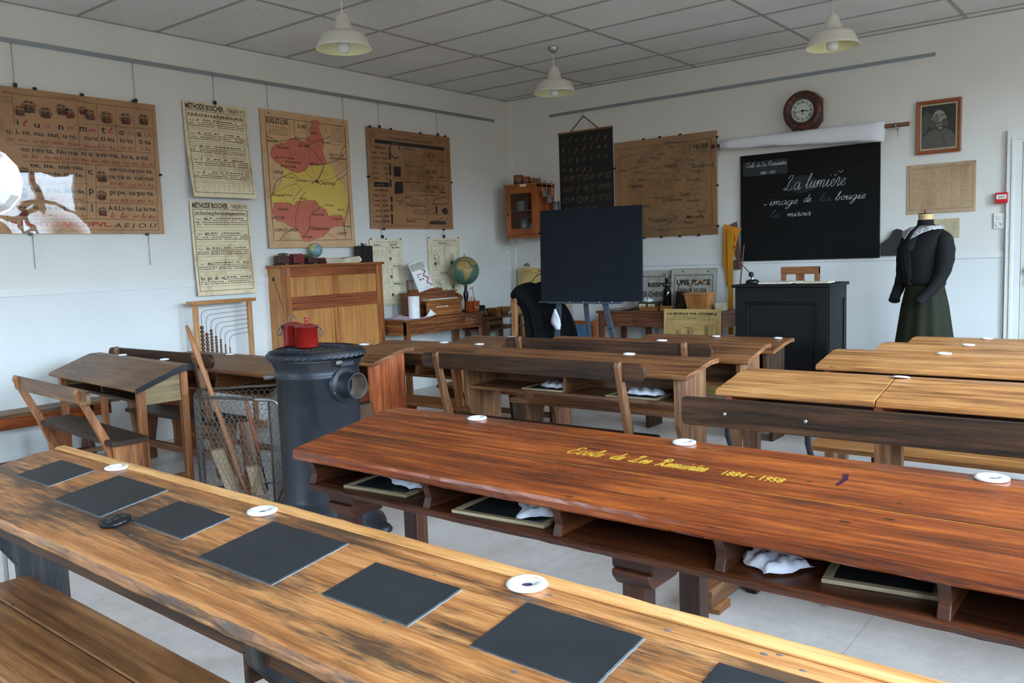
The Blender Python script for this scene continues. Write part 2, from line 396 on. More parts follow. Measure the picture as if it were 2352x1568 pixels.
def floormat():
    m, nt, b = new_mat('vinyl_floor')
    tc = N(nt, 'ShaderNodeTexCoord').outputs['Object']
    n = noise(nt, tc, 3.5, 8, .72, dist=.6); n2 = noise(nt, tc, .8, 4); n3 = noise(nt, tc, 26, 5, .7)
    f = math_(nt, 'ADD', math_(nt, 'MULTIPLY', n, .45), math_(nt, 'ADD', math_(nt, 'MULTIPLY', n2, .3), math_(nt, 'MULTIPLY', n3, .25)))
    c = ramp(nt, f, [(.36, lin((180, 167, 160))), (.5, lin((202, 191, 184))), (.64, lin((216, 206, 199)))])
    sp = N(nt, 'ShaderNodeSeparateXYZ'); nt.links.new(tc, sp.inputs[0])
    def seam(o, per, off):
        a = math_(nt, 'FRACT', math_(nt, 'MULTIPLY', math_(nt, 'ADD', o, off), 1/per))
        return math_(nt, 'LESS_THAN', a, .004/per)
    s = math_(nt, 'MAXIMUM', seam(sp.outputs[0], 1.3, .35), seam(sp.outputs[1], 1.3, .2))
    c = mix(nt, math_(nt, 'MULTIPLY', s, .4), c, lin((90, 82, 80)))
    # scuffs
    k = noise(nt, tc, 1, 6, .75, (5, 30, 1), 2.0)
    c = mix(nt, math_(nt, 'MULTIPLY', ramp(nt, k, [(.64, (0, 0, 0)), (.72, (1, 1, 1))]), .35), c, lin((120, 112, 110)))
    nt.links.new(c, b.inputs['Base Color']); b.inputs['Roughness'].default_value = .34; b.inputs['Specular IOR Level'].default_value = .45
    bump(nt, b, n3, .06, .002); return m
M_FLOOR = floormat()
M_DOOR = plain('door_paint', (205, 202, 190), .45)
M_STEEL = plain('brushed_steel', (170, 168, 165), .35, 1.); M_BRASS = plain('brass', (190, 150, 70), .35, 1.)
M_GREYMETAL = plain('grey_rail_metal', (150, 158, 160), .45, .6)
M_WHITEPL = plain('white_plastic', (225, 222, 212), .4)
M_BLACKPL = plain('black_plastic', (18, 18, 20), .35)
M_DARK = plain('dark_void', (12, 11, 10), .9)

# ------------------------------------------------------------------ room shell
T_ = .22
def struct(mb, name, **k): return mb.build(name, kind='structure', **k)
m = MB(); m.box(ROOM_X0-T_, T_, ROOM_Y0-T_, T_, -.12, 0, M_FLOOR); struct(m, 'floor')
m = MB(); m.box(ROOM_X0-T_, T_, ROOM_Y0-T_, T_, CEIL, CEIL+.12, M_CEIL)
y = -1.21
while y > ROOM_Y0: m.box(ROOM_X0, 0, y-.012, y+.012, CEIL-.006, CEIL+.002, M_BAR); y -= 1.2
x = -.142
while x > ROOM_X0: m.box(x-.012, x+.012, ROOM_Y0, 0, CEIL-.0055, CEIL+.002, M_BAR); x -= .6
m.box(ROOM_X0, 0, -.018, 0, CEIL-.007, CEIL, M_BAR); m.box(-.018, 0, ROOM_Y0, 0, CEIL-.0068, CEIL, M_BAR)
struct(m, 'ceiling')
DZ = 1.19
m = MB(); m.box(ROOM_X0-T_, T_, 0, T_, 0, CEIL, M_WALL); m.box(ROOM_X0, 0, -.004, .001, .0, DZ, M_DADO); struct(m, 'wall_left')
m = MB(); m.box(0, T_, ROOM_Y0-T_, 0, 0, CEIL, M_WALL); m.box(-.004, .001, -5.12, 0, 0, DZ, M_DADO); struct(m, 'wall_back')
def holed(name, axis, wins, a0, a1, p0, p1):
    m = MB()
    def bx(u0, u1, z0, z1):
        if axis == 'x': m.box(u0, u1, p0, p1, z0, z1, M_WALL)
        else: m.box(p0, p1, u0, u1, z0, z1, M_WALL)
    bx(a0, a1, 0, WZ0); bx(a0, a1, WZ1, CEIL)
    e = sorted(wins); c = a0
    for (u, v) in e: bx(c, u, WZ0, WZ1); c = v
    bx(c, a1, WZ0, WZ1); struct(m, name)
holed('wall_right', 'x', WINS, ROOM_X0-T_, T_, ROOM_Y0-T_, ROOM_Y0)
holed('wall_rear', 'y', REARWIN, ROOM_Y0, 0, ROOM_X0-T_, ROOM_X0)
def window(n, x0, x1, T):
    m = MB(); w = .055
    for (a, b, c, d) in ((x0, x0+w, WZ0, WZ1), (x1-w, x1, WZ0, WZ1), (x0, x1, WZ0, WZ0+w), (x0, x1, WZ1-w, WZ1),
                         ((x0+x1)/2-.045, (x0+x1)/2+.045, WZ0, WZ1), (x0, x1, 2.36, 2.43), (x0, x1, 1.62, 1.65)):
        m.box(a, b, -.03, .03, c, d, M_TRIM, T=T)
    m.box(x0-.05, x1+.05, .04, .26, WZ0-.04, WZ0, M_TRIM, T=T)
    struct(m, 'window_%d' % n)
k = 1
for (a, b) in WINS: window(k, a, b, TR((0, ROOM_Y0-.1, 0))); k += 1
for (a, b) in REARWIN: window(k, a, b, TR((ROOM_X0-.1, 0, 0), rz=-PI/2) @ TR((-(a+b), 0, 0))); k += 1
m = MB(); m.box(ROOM_X0, -.012, -.010, 0, DZ, DZ+.055, M_TRIM); struct(m, 'trim_1', bevel=.002)
m = MB(); m.box(-.010, 0, -5.12, -.012, DZ+.004, DZ+.055, M_TRIM); struct(m, 'trim_2', bevel=.002)
m = MB(); m.box(-.030, 0, -.075, 0, 0, CEIL-.01, M_WALL); struct(m, 'trim_3', bevel=.004)
m = MB(); m.box(ROOM_X0, -.012, -.013, 0, 0, .10, M_TRIM); struct(m, 'baseboard_left', bevel=.003)
m = MB(); m.box(-.013, 0, -5.12, -.08, 0, .10, M_TRIM); struct(m, 'baseboard_back', bevel=.003)
# door at the right end of the blackboard wall
m = MB()
for (a, b) in ((-5.23, -5.125), (-6.30, -6.195)): m.box(-.035, 0, a, b, 0, 2.20, M_TRIM)
m.box(-.035, 0, -6.30, -5.125, 2.20, 2.215, M_TRIM); m.box(-.035, 0, -6.195, -5.23, 2.11, 2.20, M_TRIM)
m.box(-.044, -.035, -5.175, -5.158, 0, 2.133, M_TRIM); m.box(-.044, -.035, -6.2, -5.158, 2.133, 2.15, M_TRIM)
struct(m, 'trim_4')
m = MB(); m.box(-.020, .0, -6.192, -5.233, .008, 2.105, M_DOOR); d = struct(m, 'door_1', bevel=.003)
m = MB(); m.box(-.028, -.020, -5.335, -5.265, .955, 1.16, M_STEEL); o = part(m, 'lock_plate', d, 'brushed steel plate', .003)
m = MB(); m.lathe([(0, .0), (.03, .0), (.03, .025), (.022, .032), (0, .034)], M_BLACKPL, T=TR((-.028, -5.30, 1.09), ry=-PI/2)); part(m, 'lock_cylinder', d)
m = MB(); m.tube([(-.02, -5.30, 1.005), (-.06, -5.30, 1.005), (-.068, -5.31, 1.005), (-.068, -5.41, 1.002)], .009, M_BRASS); part(m, 'door_handle', d, 'brass lever handle')

# ------------------------------------------------------------------ picture rails and pendant lamps
m = MB(); m.box(-5.9, -.25, -.012, 0, 2.888, 2.918, M_GREYMETAL); m.box(-5.9, -.25, -.016, -.012, 2.886, 2.892, M_GREYMETAL)
for x in (-4.0, -3.8, -2.6, -1.5, -.3): m.lathe([(0, -.002), (.005, -.002), (.005, .001)], M_DARK, 8, T=TR((x, -.012, 2.904), rx=PI/2))
tag(struct(m, 'trim_5'), 'long grey metal picture rail high on the left wall', 'picture rail')
m = MB(); m.box(-.012, 0, -4.58, -.606, 2.892, 2.922, M_GREYMETAL); m.box(-.016, -.012, -4.58, -.606, 2.890, 2.896, M_GREYMETAL)
for y in (-.63, -1.9, -3.2, -4.5): m.lathe([(0, -.002), (.005, -.002), (.005, .001)], M_DARK, 8, T=TR((-.012, y, 2.906), ry=-PI/2))
tag(struct(m, 'trim_6'), 'grey metal picture rail above the blackboard', 'picture rail')

M_SHADE = plain('cream_enamel', (214, 208, 196), .38); M_SHADEIN = plain('pale_yellow_enamel', (232, 228, 178), .3)
M_BULB = plain('frosted_bulb', (225, 226, 226), .2, 0, .5)
def pendant(loc, label, dz):
    t = thing('pendant_lamp', label, 'lamp', loc)
    m = MB(); m.lathe([(.183, 0), (.186, .003), (.176, .02), (.152, .075), (.143, .090), (.118, .104), (.075, .112), (.070, .118), (.038, .215), (.030, .226), (.018, .230), (0, .231)], M_SHADE, 40)
    part(m, 'lamp_shade', t)
    m = MB(); m.lathe([(.183, 0), (.172, .02), (.148, .075), (.138, .087), (.07, .106), (0, .108)], M_SHADEIN, 40); part(m, 'shade_lining', t, 'pale yellow inside of the shade')
    m = MB(); m.lathe([(0, -.028), (.02, -.024), (.036, -.012), (.043, .006), (.040, .028), (.026, .052), (.018, .075), (.018, .105)], M_BULB, 24); part(m, 'light_bulb', t)
    m = MB(); m.tube([(0, 0, .228), (0, 0, dz-.03)], .0032, M_WHITEPL, 8); m.lathe([(.009, .228), (.009, .243), (.004, .25)], M_WHITEPL, 10); part(m, 'cord', t)
    m = MB(); m.lathe([(.0, -.052), (.014, -.050), (.030, -.034), (.040, -.012), (.042, 0)], M_STEEL, 24, c=(0, 0, dz)); part(m, 'ceiling_rose', t, 'brushed steel ceiling rose')
RIM = 2.758
pendant((-4.047, -1.798, RIM), 'white pendant lamp nearest the left wall, above the map of coloured regions', CEIL-.006-RIM)
pendant((-1.713, -1.875, RIM), 'white pendant lamp in the far corner, its steel ceiling rose visible', CEIL-.006-RIM)
pendant((-1.591, -4.228, RIM), 'white pendant lamp hanging in front of the clock wall, rightmost of the lamps', CEIL-.006-RIM)
E_NR= [(0.552, 1.135), (0.594, 1.152), (0.642, 1.131), (0.622, 1.083), (0.652, 1.041), (0.673, 0.978), (0.677, 0.926), (0.657, 0.872), (0.686, 0.808), (0.7, 0.77), (0.614, 0.751), (0.49, 0.737), (0.446, 0.689), (0.348, 0.665), (0.287, 0.68), (0.226, 0.702), (0.182, 0.724), (0.116, 0.757), (0.082, 0.804), (0.102, 0.867), (0.15, 0.902), (0.258, 0.923), (0.308, 0.965), (0.37, 0.958), (0.465, 0.947), (0.518, 1.003), (0.538, 1.056)]
E_YE= [(0.49, 0.737), (0.614, 0.751), (0.7, 0.77), (0.75, 0.76), (0.798, 0.71), (0.811, 0.644), (0.894, 0.581), (0.925, 0.514), (0.927, 0.42), (0.893, 0.31), (0.862, 0.249), (0.839, 0.296), (0.752, 0.301), (0.682, 0.286), (0.652, 0.345), (0.586, 0.364), (0.541, 0.421), (0.451, 0.425), (0.394, 0.417), (0.33, 0.415), (0.295, 0.369), (0.25, 0.394), (0.173, 0.398), (0.088, 0.389), (0.046, 0.419), (0.079, 0.47), (0.121, 0.521), (0.17, 0.561), (0.189, 0.612), (0.208, 0.663), (0.182, 0.724), (0.287, 0.68), (0.348, 0.665), (0.446, 0.689)]
E_SR= [(0.088, 0.389), (0.173, 0.398), (0.25, 0.394), (0.295, 0.369), (0.33, 0.415), (0.451, 0.425), (0.541, 0.421), (0.586, 0.364), (0.652, 0.345), (0.682, 0.286), (0.839, 0.296), (0.862, 0.249), (0.849, 0.201), (0.727, 0.193), (0.655, 0.146), (0.61, 0.107), (0.499, 0.074), (0.432, 0.055), (0.367, 0.055), (0.34, 0.12), (0.296, 0.171), (0.219, 0.196), (0.16, 0.234), (0.099, 0.233), (0.06, 0.307)]
E_ROAD= [[(0.57, 0.599), (0.635, 0.687), (0.657, 0.754), (0.556, 0.864), (0.486, 0.91), (0.37, 0.964), (0.26, 0.942), (0.167, 0.928), (0.057, 0.962)], [(0.57, 0.599), (0.391, 0.603), (0.3, 0.656), (0.221, 0.632), (0.125, 0.577), (0.072, 0.469), (0.025, 0.437)], [(0.57, 0.599), (0.485, 0.562), (0.432, 0.496), (0.38, 0.442), (0.333, 0.351), (0.303, 0.274), (0.289, 0.184), (0.184, 0.133), (0.117, 0.069)], [(0.657, 0.754), (0.735, 0.779), (0.841, 0.819), (0.9, 0.917), (0.947, 0.954)], [(0.938, 0.698), (0.864, 0.646), (0.8, 0.617), (0.732, 0.507), (0.674, 0.406), (0.492, 0.316), (0.452, 0.224), (0.449, 0.178), (0.37, 0.094)], [(0.486, 0.91), (0.58, 0.957), (0.665, 0.983), (0.769, 1.025)], [(0.945, 0.42), (0.893, 0.31), (0.858, 0.201), (0.866, 0.065)]]
E_RED= [[(0.57, 0.599), (0.528, 0.694), (0.494, 0.898), (0.485, 1.0)], [(0.57, 0.599), (0.43, 0.688), (0.331, 0.86)], [(0.57, 0.599), (0.759, 0.641), (0.941, 0.745)], [(0.57, 0.599), (0.697, 0.492), (0.826, 0.363), (0.893, 0.31)], [(0.57, 0.599), (0.524, 0.421), (0.484, 0.316)], [(0.57, 0.599), (0.277, 0.553), (0.072, 0.469)], [(0.356, 0.976), (0.35, 1.114)], [(0.665, 0.983), (0.725, 1.113)], [(0.35, 0.684), (0.326, 0.784), (0.269, 0.868), (0.181, 0.911)], [(0.841, 0.819), (0.953, 0.907)], [(0.449, 0.178), (0.637, 0.133), (0.787, 0.066)], [(0.079, 0.47), (0.037, 0.505)]]
E_RIV= [[(0.544, 1.147), (0.558, 1.109), (0.494, 1.014), (0.53, 0.953)], [(0.657, 0.754), (0.589, 0.632), (0.402, 0.533), (0.282, 0.414)]]
E_NAME= [('Dreux', 0.397, 0.897, 14), ('Chartres', 0.585, 0.573, 17), ('Rambouillet', 0.754, 0.813, 12), ('Nogent', 0.086, 0.451, 11), ('Thiron', 0.2, 0.455, 10), ('Illiers', 0.371, 0.429, 11), ('Authon', 0.129, 0.331, 11), ('Bonneval', 0.498, 0.29, 11), ('Chateaudun', 0.447, 0.159, 15), ('Orgeres', 0.722, 0.254, 10), ('Cloyes', 0.377, 0.087, 11), ('La Loupe', 0.22, 0.613, 9), ('Senonches', 0.196, 0.706, 11), ('Brezolles', 0.17, 0.866, 10), ('Anet', 0.54, 1.024, 10), ('Courville', 0.343, 0.588, 9), ('Voves', 0.672, 0.379, 10), ('Verneuil', 0.068, 0.914, 9), ('Nonancourt', 0.363, 0.966, 8), ('Maintenon', 0.515, 0.748, 9), ('Chateauneuf', 0.245, 0.747, 10), ('La Ferte Vidame', 0.148, 0.78, 9), ('Houdan', 0.662, 0.951, 9), ('Janville', 0.807, 0.342, 8), ('Artenay', 0.857, 0.188, 8)]
E_CAP= [('EURE', 0.386, 1.073, 18), ('ORNE', 0.094, 0.657, 16), ('SARTHE', 0.041, 0.263, 16), ('LOIR-ET-CHER', 0.066, 0.157, 16), ('LOIRET', 0.76, 0.126, 16), ('SEINE-ET-OISE', 0.727, 0.857, 12)]
F_NAME= [('Lille', 0.646, 0.895, 1.1), ('Le Havre', 0.281, 0.784, 1), ('Rouen', 0.452, 0.802, 1.1), ('PARIS', 0.604, 0.699, 1.5), ('Reims', 0.717, 0.757, 1), ('Metz', 0.849, 0.744, 1), ('Nancy', 0.853, 0.712, 0.9), ('Strasbourg', 0.905, 0.674, 1.5), ('Mulhouse', 0.907, 0.628, 1), ('Brest', 0.082, 0.712, 0.9), ('Rennes', 0.252, 0.682, 1), ('Le Mans', 0.407, 0.65, 0.9), ('Orleans', 0.553, 0.64, 1), ('Angers', 0.294, 0.592, 0.9), ('Tours', 0.439, 0.583, 1), ('Dijon', 0.705, 0.561, 1), ('Besancon', 0.846, 0.55, 1), ('Nantes', 0.184, 0.529, 1.6), ('Lyon', 0.776, 0.403, 1.6), ('St Etienne', 0.569, 0.358, 1.5), ('Limoges', 0.478, 0.399, 0.9), ('Clermont', 0.586, 0.394, 0.9), ('Grenoble', 0.847, 0.339, 1.1), ('Bordeaux', 0.2, 0.318, 1.5), ('Toulouse', 0.413, 0.158, 1.5), ('Marseille', 0.836, 0.172, 1.5), ('Nice', 0.965, 0.223, 1.2), ('Nimes', 0.654, 0.212, 0.9), ('Toulon', 0.803, 0.123, 1.1), ('Montpellier', 0.624, 0.18, 0.7), ('Versailles', 0.467, 0.704, 0.7), ('Amiens', 0.534, 0.838, 0.8), ('Tourcoing', 0.72, 0.938, 0.9), ('Roubaix', 0.614, 0.942, 1)]
F_COAST= [(0.721, 1.003), (0.655, 0.96), (0.605, 0.929), (0.587, 0.872), (0.504, 0.844), (0.453, 0.82), (0.316, 0.818), (0.289, 0.776), (0.349, 0.748), (0.245, 0.735), (0.193, 0.77), (0.183, 0.71), (0.086, 0.727), (0.068, 0.705), (0.085, 0.681), (0.146, 0.638), (0.224, 0.586), (0.24, 0.524), (0.282, 0.461), (0.307, 0.399), (0.305, 0.323), (0.276, 0.219), (0.267, 0.174), (0.352, 0.124), (0.471, 0.088), (0.605, 0.052), (0.623, 0.125), (0.69, 0.159), (0.771, 0.154), (0.852, 0.128), (0.932, 0.138), (0.996, 0.207), (0.966, 0.281), (0.943, 0.355), (0.928, 0.428), (0.873, 0.475), (0.922, 0.529), (0.97, 0.597), (0.987, 0.667), (1.034, 0.719), (0.941, 0.743), (0.862, 0.793), (0.815, 0.856), (0.721, 1.003)]
BIG= [('i', 'b', 0.162, 0.731, 0.015, 0.031), ('t', 'r', 0.195, 0.726, 0.03, 0.041), ('u', 'b', 0.273, 0.725, 0.04, 0.032), ('u', 'r', 0.331, 0.728, 0.048, 0.028), ('n', 'b', 0.432, 0.726, 0.039, 0.035), ('n', 'r', 0.494, 0.729, 0.046, 0.032), ('m', 'b', 0.578, 0.727, 0.056, 0.037), ('u. i. ni. nu. nui. u·ni.', 'b', 0.092, 0.669, 0.469, 0.026), ('ni. nu. u-ni. nui. niu', 'r', 0.089, 0.621, 0.478, 0.024), ('-to i·mi·ta. Nu·ma', 'b', 0.167, 0.556, 0.387, 0.026), ('a. ta  ni-na  i-mi-ta', 'r', 0.18, 0.516, 0.446, 0.025), ('te. ne. me·nu.', 'b', 0.227, 0.454, 0.365, 0.023), ('to. pa·te cui·te.', 'b', 0.223, 0.403, 0.362, 0.023), ('te-te  cu-i-te', 'r', 0.215, 0.352, 0.247, 0.024), ('l·da di·ne. Mo·de.', 'b', 0.216, 0.285, 0.374, 0.026), ('d', 'r', 0.065, 0.226, 0.041, 0.041), ('do-du. mi-di. du-ne', 'r', 0.205, 0.233, 0.362, 0.024), ('v', 'b', 0.068, 0.159, 0.034, 0.027), ('v', 'r', 0.064, 0.112, 0.039, 0.028), ('va . vu. vo·te. vi·ve.', 'b', 0.216, 0.167, 0.367, 0.026), ('vi-te  vi-vi  vo-te', 'r', 0.211, 0.114, 0.361, 0.024), ('IUNMTOAECDPVL.', 'R', 0.071, 0.052, 0.686, 0.034), ('TABLEAU', 's', 0.085, 0.938, 0.077, 0.008), ('METHODE', 's', 0.088, 0.904, 0.057, 0.009), ('GUYAU', 's', 0.079, 0.874, 0.066, 0.018), ('METHODE GUYAU - Tableaux de Lecture', 's', 0.373, 0.946, 0.284, 0.009), ('m', 'r', 0.646, 0.728, 0.058, 0.031), ('t', 'b', 0.741, 0.728, 0.029, 0.044), ('t', 'r', 0.783, 0.731, 0.033, 0.041), ('o', 'b', 0.869, 0.729, 0.04, 0.033), ('o', 'r', 0.931, 0.733, 0.04, 0.031), ('a', 'b', 1.007, 0.73, 0.039, 0.034), ('a', 'r', 1.063, 0.733, 0.057, 0.035), ('mu·ni', 'b', 0.608, 0.669, 0.098, 0.027), ('mu-ni', 'r', 0.603, 0.614, 0.102, 0.023), ('ti.tu', 'b', 0.729, 0.673, 0.099, 0.028), ('ti.tu', 'r', 0.726, 0.617, 0.105, 0.025), ('to·to', 'b', 0.87, 0.674, 0.102, 0.029), ('to-to', 'r', 0.873, 0.621, 0.096, 0.025), ('ô·ta', 'b', 1.018, 0.676, 0.094, 0.027), ('o-ta', 'r', 1.017, 0.625, 0.091, 0.026), ('ni·a: a·ni·ma. tu·a, a·mi.', 'b', 0.578, 0.557, 0.514, 0.027), ('ta. tu  mi-mi. ni-ni. ta-ta', 'r', 0.567, 0.511, 0.562, 0.026), ('c', 'b', 0.613, 0.427, 0.039, 0.034), ('co·co.ca·no·ta.', 'b', 0.775, 0.458, 0.34, 0.025), ('ca·ca·o. cui·cui.', 'b', 0.765, 0.405, 0.358, 0.025), ('to-to  ca-no-ta.', 'r', 0.77, 0.355, 0.346, 0.025), ('p', 'b', 0.61, 0.291, 0.037, 0.037), ('pi·pe. ca·po·te.', 'b', 0.765, 0.289, 0.346, 0.028), ('pa-pa a pu-ni.', 'r', 0.757, 0.236, 0.354, 0.025), ('A·li.Lo·to. La lu·ne.', 'b', 0.743, 0.171, 0.378, 0.027), ('le; lui; vo-lu-me.', 'r', 0.751, 0.116, 0.365, 0.028), ('l', 'b', 0.618, 0.16, 0.011, 0.041), ('A.E J O U', 'k', 0.777, 0.046, 0.322, 0.034)]
BIGL= [[(0.085, 0.936), (0.661, 0.938)], [(0.151, 0.928), (0.15, 0.727)], [(0.579, 0.931), (0.572, 0.599)], [(0.132, 0.6), (0.633, 0.597)], [(0.194, 0.491), (0.625, 0.501)], [(0.102, 0.331), (0.613, 0.358)], [(0.054, 0.216), (0.602, 0.225)], [(0.05, 0.096), (0.591, 0.103)], [(0.058, 0.261), (0.048, 0.02)], [(0.044, 0.024), (0.584, 0.018)], [(0.63, 0.933), (1.145, 0.938)], [(1.145, 0.941), (1.124, 0.026)], [(0.718, 0.93), (0.715, 0.606)], [(0.857, 0.929), (0.852, 0.606)], [(0.998, 0.932), (0.99, 0.609)], [(0.617, 0.782), (1.14, 0.792)], [(0.602, 0.601), (1.133, 0.613)], [(0.593, 0.496), (1.128, 0.502)], [(0.668, 0.338), (1.127, 0.344)], [(0.57, 0.223), (1.129, 0.225)], [(0.561, 0.108), (1.123, 0.102)], [(0.554, 0.027), (1.124, 0.026)], [(0.678, 0.492), (0.649, 0.11)], [(0.607, 0.494), (0.584, 0.109)]]
BIGP= [((0.191, 0.83), 14.150943396226415), ((0.253, 0.865), 17.68867924528302), ((0.358, 0.835), 16.50943396226415), ((0.471, 0.869), 16.50943396226415), ((0.525, 0.847), 14.150943396226415), ((0.614, 0.878), 11.79245283018868), ((0.185, 0.425), 12.971698113207546), ((0.16, 0.278), 15.330188679245282), ((0.156, 0.157), 14.150943396226415), ((0.664, 0.854), 16.268980477223426), ((0.787, 0.847), 18.43817787418655), ((0.93, 0.855), 17.353579175704986), ((1.07, 0.863), 16.268980477223426), ((0.716, 0.419), 16.268980477223426), ((0.705, 0.282), 15.184381778741864), ((0.699, 0.165), 14.099783080260302)]
MET= [('11', 'c', 0.071, 0.881, 0.03, 0.038), ('Toutes les mesures dérivent du', 'c', 0.293, 0.888, 0.475, 0.027), ('mètre', 'c', 0.778, 0.886, 0.153, 0.038), ('Multiples', 'i', 0.099, 0.782, 0.155, 0.03), ('méga · 1 000 000', 'c', 0.067, 0.731, 0.203, 0.022), ('hectokilo · 100 000', 'c', 0.068, 0.681, 0.201, 0.023), ('myria · 10 000', 'c', 0.068, 0.633, 0.202, 0.022), ('kilo  ·  1 000', 'c', 0.066, 0.58, 0.201, 0.026), ('hecto ·   100', 'c', 0.065, 0.532, 0.201, 0.025), ('déca  ·    10', 'c', 0.064, 0.482, 0.202, 0.025), ('Sous-Multiples', 'i', 0.066, 0.369, 0.194, 0.024), ('déci  ·  0,1', 'c', 0.062, 0.316, 0.157, 0.024), ('centi ·  0,01', 'c', 0.064, 0.266, 0.169, 0.023), ('milli ·  0,001', 'c', 0.063, 0.218, 0.182, 0.023), ('décimilli · 0,0001', 'c', 0.061, 0.167, 0.197, 0.021), ('centimilli · 0,00001', 'c', 0.058, 0.114, 0.199, 0.021), ('micro · 0,000 001', 'c', 0.056, 0.062, 0.203, 0.023), ('mètre m', 'c', 0.51, 0.8, 0.148, 0.025), ('mètre carré m²', 'c', 0.504, 0.63, 0.277, 0.026), ('mètre cube m³', 'c', 0.5, 0.467, 0.278, 0.026), ('litre l', 'c', 0.493, 0.31, 0.104, 0.028), ('kilogramme kg', 'c', 0.503, 0.23, 0.284, 0.029), ('franc f', 'c', 0.494, 0.067, 0.134, 0.029), ('10', 'c', 0.834, 0.739, 0.045, 0.042), ('10', 'c', 0.905, 0.74, 0.047, 0.041), ('fois', 'c', 0.862, 0.702, 0.059, 0.025), ('1', 'c', 1.053, 0.739, 0.019, 0.039), ('chiffre', 'c', 1.013, 0.698, 0.099, 0.026), ('100', 'c', 0.807, 0.575, 0.071, 0.041), ('100', 'c', 0.894, 0.577, 0.07, 0.042), ('fois', 'c', 0.855, 0.535, 0.062, 0.027), ('2', 'c', 1.045, 0.579, 0.032, 0.039), ('chiffres', 'c', 1.006, 0.538, 0.117, 0.026), ('1000', 'c', 0.802, 0.415, 0.076, 0.039), ('1000', 'c', 0.887, 0.417, 0.082, 0.039), ('fois', 'c', 0.86, 0.381, 0.06, 0.027), ('3', 'c', 1.044, 0.418, 0.031, 0.038), ('chiffres', 'c', 1.001, 0.379, 0.117, 0.026), ('1 Décimètre', 'c', 0.343, 0.272, 0.12, 0.015), ('1 Litre', 'c', 0.366, 0.243, 0.076, 0.017), ('Décimètre carré', 'c', 0.318, 0.499, 0.157, 0.013), ('unité', 'w', 0.084, 0.424, 0.111, 0.019)]
METL= [[(0.058, 0.944), (1.159, 0.937)], [(1.159, 0.941), (1.142, 0.031)], [(0.058, 0.944), (0.038, 0.034)], [(0.038, 0.031), (1.142, 0.031)], [(0.502, 0.827), (0.49, 0.038)], [(0.812, 0.826), (0.805, 0.04)], [(0.988, 0.825), (0.978, 0.355)], [(0.496, 0.668), (1.148, 0.675)], [(0.496, 0.509), (1.144, 0.511)], [(0.495, 0.345), (1.139, 0.353)], [(0.495, 0.261), (0.797, 0.266)], [(0.489, 0.1), (0.797, 0.099)]]
METB= [[(0.105, 0.869), (1.109, 0.868), (1.107, 0.832), (0.106, 0.834)], [(0.344, 0.62), (0.445, 0.624), (0.44, 0.522), (0.342, 0.52)], [(0.345, 0.447), (0.366, 0.473), (0.463, 0.478), (0.462, 0.357), (0.343, 0.35)], [(0.069, 0.456), (0.268, 0.458), (0.268, 0.412), (0.069, 0.408)], [(0.291, 0.821), (0.311, 0.794), (0.309, 0.681), (0.284, 0.686)], [(0.284, 0.651), (0.306, 0.641), (0.305, 0.524), (0.281, 0.53)], [(0.278, 0.494), (0.302, 0.488), (0.304, 0.413), (0.28, 0.419)], [(0.282, 0.327), (0.308, 0.32), (0.307, 0.259), (0.282, 0.266)], [(0.281, 0.244), (0.303, 0.238), (0.301, 0.166), (0.278, 0.173)], [(0.277, 0.151), (0.302, 0.144), (0.299, 0.04), (0.275, 0.047)], [(0.835, 0.082), (1.076, 0.085), (1.07, 0.07), (0.839, 0.067)], [(0.822, 0.063), (1.092, 0.066), (1.091, 0.05), (0.821, 0.048)]]
BB= [('La', 'k', 0.422, 0.651, 0.157, 0.135), ('lumière', 'k', 0.624, 0.657, 0.359, 0.13), ('-', 'k', 0.226, 0.53, 0.02, 0.016), ('image', 'k', 0.281, 0.52, 0.271, 0.076), ('de', 'k', 0.612, 0.531, 0.067, 0.07), ('la', 'g', 0.75, 0.528, 0.109, 0.081), ('bougie', 'k', 0.895, 0.529, 0.263, 0.073), ('-', 'g', 0.233, 0.414, 0.022, 0.015), ('le', 'g', 0.285, 0.407, 0.102, 0.076), ('miroir', 'k', 0.456, 0.407, 0.22, 0.056), ('Ecole', 'o', 0.062, 0.893, 0.081, 0.046), ('de', 'o', 0.16, 0.894, 0.036, 0.038), ('Les', 'o', 0.207, 0.895, 0.049, 0.041), ('Ressuintes', 'o', 0.268, 0.895, 0.186, 0.045), ('1884 - 1971', 'n', 0.198, 0.819, 0.151, 0.024)]
BBL= [[(0.465, 0.818), (1.241, 0.803)], [(0.037, 0.622), (1.25, 0.606)], [(0.036, 0.466), (1.251, 0.451)], [(0.034, 0.233), (1.252, 0.227)], [(0.496, 0.969), (1.247, 0.932)], [(0.023, 0.951), (0.464, 0.942), (0.461, 0.809), (0.034, 0.815)]]
# ------------------------------------------------------------------ paper materials
def paper(name, c, c2, var=1., rough=.75, sc=3.):
    m, nt, b = new_mat(name)
    tc = N(nt, 'ShaderNodeTexCoord').outputs['Object']
    n = noise(nt, tc, sc, 6, .65, dist=.5); n2 = noise(nt, tc, 45, 4, .7)
    f = math_(nt, 'ADD', math_(nt, 'MULTIPLY', n, .75), math_(nt, 'MULTIPLY', n2, .25))
    nt.links.new(ramp(nt, f, [(.34, lin(c2)), (.5, lin(c)), (.72, tuple(min(1, v*1.1) for v in lin(c)))]), b.inputs['Base Color'])
    b.inputs['Roughness'].default_value = rough; b.inputs['Specular IOR Level'].default_value = .3
    bump(nt, b, n2, .1, .002)
    return m
P_KRAFT = paper('kraft_paper', (190, 148, 108), (160, 118, 82)); P_MAP = paper('map_paper', (205, 165, 122), (182, 140, 98))
P_METRE = paper('brown_varnished_paper', (176, 130, 88), (140, 98, 62)); P_IVORY = paper('ivory_card', (228, 208, 170), (192, 162, 120), sc=5)
